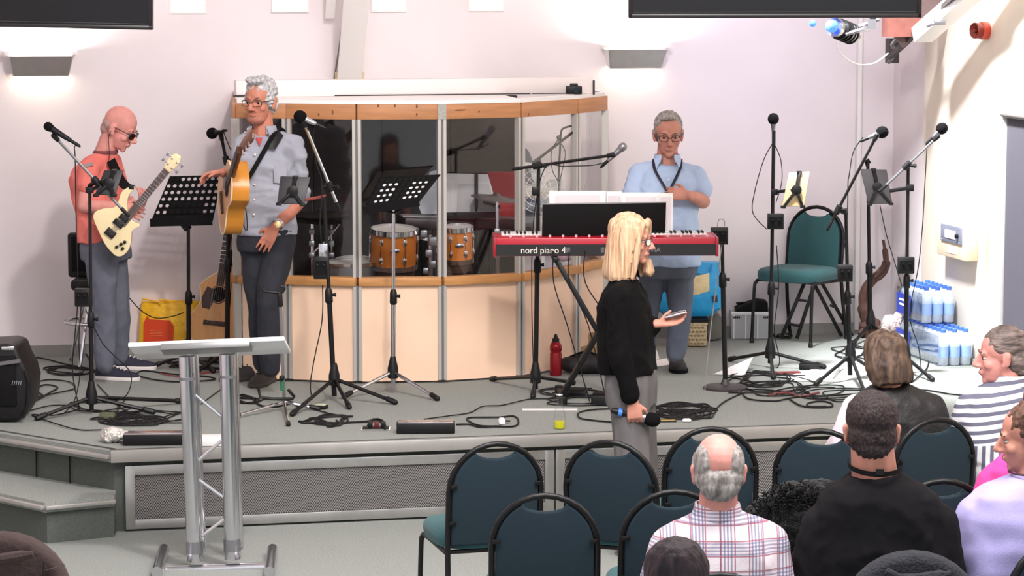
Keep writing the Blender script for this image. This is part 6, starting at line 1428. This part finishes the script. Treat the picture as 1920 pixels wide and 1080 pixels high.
remesh('hair', b, .005, BLO, T4, 3, (.008, 34, (1, 1, .10)))
b = MB(); b.cap(P(1214, 492, .03), P(1217, 508, .03), .022, .03); remesh('hair_tip', b, .006, BLO, T4, 2, (.006, 34, (1, 1, .15)))
face_parts(h, T4, mat('brow_fair', hx(150, 116, 90), .8)); glasses(h, T4, mat('rim_light', hx(90, 60, 56), .3), False, mat('lens_glint', hx(250, 250, 250), .05, spec=1, alpha=.85), False)
JKT = mat('black_jacket', hx(9, 8, 10), .9, var=.1, scale=12, bump=.15, bscale=200, spec=.15)
b = MB(); torso(b, DW, [(1176, 698, 0, .19, .142), (1174, 670, 0, .185, .14), (1172, 620, 0, .175, .132), (1169, 575, 0, .18, .122), (1169, 552, 0, .165, .105), (1170, 538, 0, .12, .085), (1172, 524, .0, .068, .066)], ra4)
limb(b, (P(1170, 540, -.03), .055), (SA, .062), (EA, .058), (P(1182, 740, -.2), .05)); limb(b, (P(1174, 540, .03), .055), (SB, .062), (EB, .056), (P(1222, 612, .03), .046))
remesh('jacket', b, .0075, JKT, T4, 4, (.013, 8, (1, 1, .7), 1))
obj('collar', band(P(1173, 520, 0), UZ, ra4, fd(72), .072, .064, .076, .066, .035, gap=30), JKT, T4)
obj('jacket_edge', MB().tube(pts(DW, (1200, 530), (1213, 560), (1220, 610), (1224, 660), (1226, 698)), .004, 5, sub=3), BLKM, T4)
GRT = mat('grey_trousers', hx(104, 100, 101), .85, var=.08, scale=10, bump=.12, bscale=240, stretch=(1, 1, .3))
b = MB(); torso(b, DW, [(1182, 690, 0, .165, .118), (1184, 720, 0, .175, .122), (1186, 760, 0, .17, .12)], ra4)
limb(b, (P(1180, 725, -.07), .105), (P(1188, 880, -.09), .098), (P(1188, 1005, -.1), .098)); limb(b, (P(1192, 725, .07), .105), (P(1200, 880, .09), .095), (P(1200, 1002, .1), .095))
remesh('trousers', b, .009, GRT, T4, 4, (.018, 10, (1, 1, .12), 1))
for o_ in (-.1, .1): shoe(T4, Vector((foot.x, foot.y, 0)) + F0 * o_ - R0 * .06, R0 * .95 - F0 * .2, .25, BLKM, BLKM, .08, .95)
t = thing('microphone', 'black radio microphone with blue ring held low by the blonde woman', 'microphone', P(1190, 778, -.18))
a, c = P(1146, 769, -.165), P(1206, 783, -.165); md = (c - a).normalized()
obj('body', MB().lathe(a, md, [(0, .009), (.005, .015), (.05, .017), (.165, .021)], 14), BLKP, t)
obj('blue_ring', MB().lathe(a + md * .035, md, [(0, .0185), (.0, .0205), (.02, .0205), (.02, .0185)], 14), mat('blue_ring', hx(70, 130, 220), .4), t)
obj('silver_neck', MB().lathe(a + md * .150, md, [(0, .022), (.02, .025)], 14), STEEL, t)
obj('foam_windshield', MB().ell(a + md * .205, (.036, .036, .045), axes_from(md), 14, 10), FOAM, t)
t = thing('phone', 'slim pale phone lying on the blonde woman open palm', 'phone', P(1262, 592, 0)); c = P(1266, 589, -.01); ud = (R0 * .96 + UZ * .25).normalized()
obj('case', MB().box(c, (.11, .06, .008), (ud, F0, ud.cross(F0) * -1)), mat('pale_case', hx(190, 186, 190), .3), t, bev=.002); obj('screen', MB().box(c + UZ * .006, (.1, .052, .002), (ud, F0, ud.cross(F0) * -1)), SCR, t)

# ---------------------------------------------------------------- the audience
def legs_seated(root, c, fdir, m, D=None):
    l = fdir.cross(UZ); b = MB()
    b.ell(c + UZ * .02, (.19, .15, .12), (l, fdir, UZ))
    for s in (-1, 1): b.cap(c + l * (s * .09), c + fdir * .42 + l * (s * .11) + UZ * .0, .085, .065); k = c + fdir * .42 + l * (s * .11); b.cap(k, Vector((k.x, k.y, .09)), .062, .048)
    remesh('trousers', b, .014, m, root, 4, CLO)
    for s in (-1, 1): k = c + fdir * .38 + l * (s * .11); shoe(root, Vector((k.x, k.y, 0)), fdir, .27, BLKM, BLKM, .09)
def seated(label, hp, D, a, shoulders, rows, hs=1.0, pitch=0, sk=SK1, shirt=None, vox=.009, neck=None, sleeve=(.072, .066), arms=None, legm=None, ba=180, ears=True, disp=(.013, 7, (1, 1, .8), 1), shirt_name='shirt', pel=None, nr=.068):
    n = V(*neck, D); P_ = lambda x, y, o=0: V(x, y, D + o)
    seat = V(*(pel or (rows[-1][0], 1400)), D); seat.z = .56; root = thing('person', label, 'person', Vector((seat.x, seat.y, 0)))
    fdir = fd(ba); ra = fdir.cross(UZ).normalized(); b = MB(); h = Head(V(*hp, D), fd(a, pitch), UZ, hs); add_head(b, h, ears)
    b.cap(h.p(0, -.03, -.045), n + UZ * -.01, nr * .9, nr)
    rows_ = rows
    torso(b, D, [(x, y, o, hw * .8, hd * .75) for x, y, o, hw, hd in rows_], ra)
    sh = MB(); torso(sh, D, rows_, ra)
    last = V(rows[-1][0], rows[-1][1], D + rows[-1][2]); sh.cap(last - UZ * .02, Vector((seat.x, seat.y, .62)), .2, .19, 18)
    for i, (S_, E_, W_) in enumerate(shoulders):
        S_, E_, W_ = P_(*S_), P_(*E_), P_(*W_); limb(b, (S_, .045), (E_, .042)); limb(b, (E_, .042), (W_, .03)); hand(b, W_, (W_ - E_).normalized() * .7 + fdir * .3, -UZ, (n - S_), curl=.3)
        k = 1.0 if sleeve[0] > .5 else 0
        limb(sh, (n - UZ * .03, .07), (S_, sleeve[0]), (S_.lerp(E_, sleeve[2] if len(sleeve) > 2 else .75), sleeve[1]))
        if len(sleeve) > 3: limb(sh, (E_, sleeve[1]), (W_.lerp(E_, .1), sleeve[1] * .8)); limb(sh, (S_.lerp(E_, .7), sleeve[1]), (E_, sleeve[1]))
    remesh('body', b, .0055, sk, root, 4); remesh(shirt_name, sh, vox, shirt, root, 4, disp)
    legs_seated(root, Vector((seat.x, seat.y, .54)), fdir, legm or JN1)
    return root, h, n
# patterned shirts
def pattern(name, base, build, rough=.85):
    m = mat(name, base, rough, bump=.1, scale=200); nt = m.node_tree; b = nt.nodes['Principled BSDF']
    tc = nt.nodes.new('ShaderNodeTexCoord'); mp = nt.nodes.new('ShaderNodeMapping'); mp.inputs['Rotation'].default_value = (0, 0, YAW); nt.links.new(tc.outputs['Object'], mp.inputs[0])
    sx = nt.nodes.new('ShaderNodeSeparateXYZ'); nt.links.new(mp.outputs[0], sx.inputs[0])
    def M(op, a, c=None, d=None):
        n = nt.nodes.new('ShaderNodeMath'); n.operation = op
        for i, v in enumerate((a, c, d)):
            if v is None: continue
            if isinstance(v, (int, float)): n.inputs[i].default_value = v
            else: nt.links.new(v, n.inputs[i])
        return n.outputs[0]
    def stripe(v, period, width, off=0): return M('LESS_THAN', M('FRACT', M('ADD', M('MULTIPLY', v, 1 / period), off + 50)), width)
    def mix(f, a, c):
        n = nt.nodes.new('ShaderNodeMix'); n.data_type = 'RGBA'; nt.links.new(f, n.inputs[0])
        for i, v in ((6, a), (7, c)):
            if isinstance(v, tuple): n.inputs[i].default_value = (*v, 1)
            else: nt.links.new(v, n.inputs[i])
        return n.outputs[2]
    nt.links.new(build(sx, M, stripe, mix), b.inputs['Base Color']); return m
def plaid(sx, M, stripe, mix):
    x, z = sx.outputs[0], sx.outputs[2]
    fx = M('MULTIPLY', stripe(x, .104, .48), stripe(x, .0125, .5)); fz = M('MULTIPLY', stripe(z, .104, .48), stripe(z, .0125, .5))
    c = mix(M('MULTIPLY', fx, .62), hx(222, 208, 214), hx(58, 66, 116)); c = mix(M('MULTIPLY', fz, .55), c, hx(74, 84, 136))
    r = M('MAXIMUM', stripe(x, .052, .09, .02), stripe(z, .052, .09, .02)); return mix(M('MULTIPLY', r, .8), c, hx(148, 64, 84))
PLAID = pattern('plaid_shirt', hx(238, 226, 230), plaid)
rt, h, n = seated('balding man seen from behind in a white, blue and red plaid shirt', (1347, 884), 9.85, 180, [((1258, 1028, 0), (1225, 1150, -.02), (1240, 1210, .25)), ((1438, 1022, 0), (1462, 1150, -.02), (1440, 1210, .25))],
    [(1345, 962, 0, .085, .08), (1346, 985, 0, .15, .10), (1346, 1005, 0, .205, .125), (1344, 1040, 0, .232, .14), (1342, 1090, 0, .25, .15), (1342, 1180, 0, .25, .16)], 1.13, 8, SK2, PLAID, neck=(1345, 962), sleeve=(.085, .08, .7, 1), disp=(.010, 6, (1, 1, 1), 1), nr=.074)
FRG = hairm('grey_fringe', hx(104, 96, 94), hx(176, 168, 164), (1, 1, .3), 60); b = MB()
h.e(b, 0, -.036, -.022, .0800, .078, .052); h.e(b, 0, -.06, -.045, .065, .052, .05)
for s in (-1, 1): h.e(b, s * .045, -.030, .028, .0365, .070, .062); h.e(b, s * .066, .01, .02, .018, .05, .045)
remesh('hair', b, .005, FRG, rt, 2, (.0025, 70, (1, 1, .5)))
obj('collar', band(n - UZ * .012, UZ, R0, fd(180), .094, .080, .094, .080, .05), PLAID, rt)
BLT = mat('black_tshirt', hx(24, 22, 25), .92, var=.06, scale=8, bump=.12, bscale=260, spec=.15)
rt, h, n = seated('broad dark haired man seen from behind in black t-shirt with lanyard', (1634, 808), 9.95, 176, [((1545, 985, 0), (1512, 1110, -.02), (1530, 1190, .25)), ((1752, 985, 0), (1772, 1110, -.02), (1750, 1190, .25))],
    [(1642, 888, 0, .098, .095), (1644, 899, 0, .128, .105), (1645, 911, 0, .175, .12), (1646, 930, 0, .216, .135), (1647, 958, 0, .242, .145), (1647, 1020, 0, .255, .155), (1647, 1090, 0, .262, .165), (1646, 1190, 0, .26, .17)], 1.16, 4, SK3, BLT, neck=(1641, 899), sleeve=(.085, .085, .8), shirt_name='tshirt', nr=.088)
DKH = hairm('dark_brown_hair', hx(26, 20, 22), hx(66, 52, 52), (1, 1, .5), 120); b = MB()
for a in ((0, -.02, .046, .0825, .098, .085), (0, -.045, -.012, .077, .064, .07), (0, -.06, -.045, .058, .045, .045)): h.e(b, *a)
remesh('hair', b, .005, DKH, rt, 2, (.0025, 70, (1, 1, .6)))
sp = [n + (R0 * math.cos(a) * .096 - F0 * math.sin(a) * .122) + UZ * (.054 - .014 * math.sin(a)) for a in [PI * (k - 2) / 20 for k in range(25)]]
obj('lanyard', MB().loft([[p + UZ * .009, p - UZ * .009, p - UZ * .009 + (p - n).normalized() * .004, p + UZ * .009 + (p - n).normalized() * .004] for p in sp]), BLKM, rt); obj('lanyard_tag', MB().box(n - F0 * .126 + UZ * .05, (.03, .006, .022), (R0, F0, UZ)), BLKP, rt)
rt, h, n = seated('person with dark smooth hair, only the crown showing at the bottom edge', (1267, 1098), 7.4, 180, [((1195, 1260, 0), (1175, 1400, 0), (1190, 1460, .2)), ((1345, 1260, 0), (1365, 1400, 0), (1350, 1460, .2))],
    [(1267, 1195, 0, .07, .07), (1267, 1225, 0, .16, .10), (1267, 1270, 0, .20, .12), (1267, 1400, 0, .19, .13)], 1.02, 5, SK3, BLT, neck=(1267, 1195), sleeve=(.065, .06, .8), pel=(1267, 1600))
BKH = hairm('black_hair', hx(28, 22, 26), hx(66, 50, 56), (1, 1, .1), 50); b = MB()
h.e(b, 0, -.022, .045, .088, .104, .089)
rg = [[h.p(w_ * math.cos(a), -.045 + .075 * math.sin(a), z) for a in [2 * PI * j / 20 for j in range(20)]] for z, w_ in ((.05, .084), (-.02, .092), (-.12, .094), (-.2, .088))]; b.loft(rg)
remesh('hair', b, .006, BKH, rt, 3, (.005, 30, (1, 1, .1)))
# front row by the stage
BJK = mat('black_leather', hx(26, 24, 26), .55, var=.1, scale=10, bump=.2, bscale=60)
rt, h, n = seated('person with brown highlighted bob and black jacket turned to the left', (1657, 676), 12.8, -150, [((1622, 762, 0), (1590, 822, .05), (1600, 860, .3)), ((1748, 768, 0), (1768, 850, 0), (1740, 890, .25))],
    [(1668, 724, 0, .08, .08), (1672, 736, 0, .13, .10), (1682, 752, 0, .19, .12), (1690, 790, 0, .215, .14), (1690, 860, 0, .215, .15)], 1.03, 12, SK3, BJK, neck=(1666, 724), sleeve=(.078, .074, .7, 1), ba=-160, shirt_name='jacket', pel=(1690, 1010))
BOB = hairm('highlighted_hair', hx(52, 40, 38), hx(112, 90, 74), (1, 1, .12), 40); b = MB()
h.e(b, 0, -.02, .046, .092, .106, .09)
rg = [[h.p(w_ * math.cos(a), f_ + d_ * math.sin(a), z) for a in [2 * PI * j / 22 for j in range(22)]] for z, w_, f_, d_ in ((.06, .088, -.02, .095), (.02, .1, -.026, .097), (-.03, .107, -.034, .094), (-.075, .104, -.042, .084), (-.11, .088, -.052, .066))]; b.loft(rg)
remesh('hair', b, .006, BOB, rt, 2, (.014, 24, (1, 1, .3), 1))
b = MB(); limb(b, (V(1606, 766, 12.72), .07), (V(1580, 830, 12.72), .062), (V(1560, 850, 12.85), .05)); remesh('pale_sleeve', b, .009, mat('pale_lilac', hx(226, 208, 218), .9), rt, 3, (.01, 10, (1, 1, 1)))
def strp(sx, M, stripe, mix):
    x, z, y = sx.outputs[0], sx.outputs[2], sx.outputs[1]
    yoke = M('GREATER_THAN', M('ADD', z, M('MULTIPLY', M('ABSOLUTE', x), .1)), .74); s1 = stripe(x, .036, .46); s2 = stripe(M('ADD', z, M('MULTIPLY', x, -.16)), .04, .45)
    return mix(M('ADD', M('MULTIPLY', yoke, s2), M('MULTIPLY', M('SUBTRACT', 1, yoke), s1)), hx(232, 230, 234), hx(104, 104, 124))
STR = pattern('striped_shirt', hx(230, 230, 234), strp)
rt, h, n = seated('man with swept back grey hair in a grey and white striped shirt', (1877, 668), 12.8, -92, [((1822, 765, 0), (1800, 830, .05), (1810, 880, .3)), ((1958, 765, 0), (1975, 840, 0), (1950, 890, .25))],
    [(1893, 716, 0, .085, .085), (1891, 728, 0, .14, .1), (1889, 745, 0, .195, .125), (1888, 785, 0, .222, .14), (1886, 860, 0, .22, .15)], 1.1, 3, SK2, STR, neck=(1890, 716), sleeve=(.08, .076, .7, 1), ba=-165, pel=(1886, 1010), disp=(.008, 7, (1, 1, 1)))
PON = hairm('grey_brown_hair', hx(74, 64, 62), hx(140, 124, 118), (.3, .3, 1), 60); b = MB()
for a in ((0, -.022, .048, .082, .098, .085), (0, -.06, -.012, .077, .066, .075), (0, -.075, -.05, .06, .05, .05)): h.e(b, *a)
b.cap(h.p(0, -.12, .0), h.p(0, -.15, -.08), .025, .02)
remesh('hair', b, .005, PON, rt, 2, (.004, 40, (1, 1, 1))); face_parts(h, rt, mat('brow_grey', hx(96, 86, 82), .8))
obj('collar', band(n - UZ * .01, UZ, R0, fd(-165), .094, .080, .094, .080, .045), STR, rt)
PNK = mat('pink_top', hx(226, 70, 152), .9, var=.06, scale=8, bump=.12, bscale=260)
rt, h, n = seated('person in bright pink top with long brown hair at the right edge', (1958, 742), 10.9, 185, [((1862, 905, 0), (1845, 1000, 0), (1860, 1060, .25)), ((2010, 905, 0), (2030, 1000, 0), (2010, 1060, .25))],
    [(1940, 840, 0, .075, .075), (1938, 855, 0, .13, .10), (1936, 878, 0, .185, .12), (1936, 930, 0, .195, .13), (1936, 1040, 0, .19, .14)], 1.0, 3, SK3, PNK, neck=(1942, 838), sleeve=(.072, .068, .8), shirt_name='top', pel=(1936, 1200))
LBH = hairm('long_brown_hair', hx(72, 40, 36), hx(124, 78, 64), (1, 1, .1), 50); b = MB(); h.e(b, 0, -.022, .045, .088, .104, .089)
rg = [[h.p(w_ * math.cos(a), -.05 + d_ * math.sin(a), z) for a in [2 * PI * j / 20 for j in range(20)]] for z, w_, d_ in ((.05, .086, .08), (-.05, .105, .075), (-.16, .11, .06), (-.26, .095, .045), (-.3, .08, .035))]; b.loft(rg)
remesh('hair', b, .007, LBH, rt, 3, (.006, 30, (1, 1, .1)))
LIL = mat('lilac_tshirt', hx(176, 166, 218), .9, var=.05, scale=8, bump=.12, bscale=260)
rt, h, n = seated('woman with short brown hair in lilac t-shirt at the right edge', (1926, 820), 10.1, -98, [((1840, 970, -.02), (1818, 1085, -.02), (1850, 1140, .25)), ((2010, 970, 0), (2030, 1080, 0), (2000, 1140, .25))],
    [(1940, 892, 0, .09, .085), (1936, 904, 0, .15, .105), (1930, 925, 0, .215, .13), (1926, 965, 0, .25, .15), (1924, 1020, 0, .262, .165), (1924, 1120, 0, .262, .17)], 1.04, 8, SK3, LIL, neck=(1938, 894), sleeve=(.092, .088, .62), ba=-165, shirt_name='tshirt', disp=(.012, 7, (1, 1, 1)))
BRS = hairm('short_brown_hair', hx(58, 38, 34), hx(120, 86, 70), (1, 1, .6), 55); b = MB()
for a in ((0, -.026, .046, .084, .098, .086), (0, -.06, -.005, .08, .066, .075), (0, -.08, -.05, .06, .04, .05)): h.e(b, *a)
remesh('hair', b, .005, BRS, rt, 2, (.006, 40, (1, 1, 1))); face_parts(h, rt, mat('brow_brown', hx(70, 48, 42), .8))
obj('ear_stud', MB().ell(h.p(-.088, -.0, -.045), .004), CHR, rt)
obj('neck_cord', MB().tube([n + (R0 * math.cos(a) - F0 * math.sin(a)) * .092 + UZ * .02 for a in [PI * k / 12 for k in range(13)]], .004, 6), mat('dark_cord', hx(70, 34, 40), .7), rt)
bpy.context.view_layer.update()
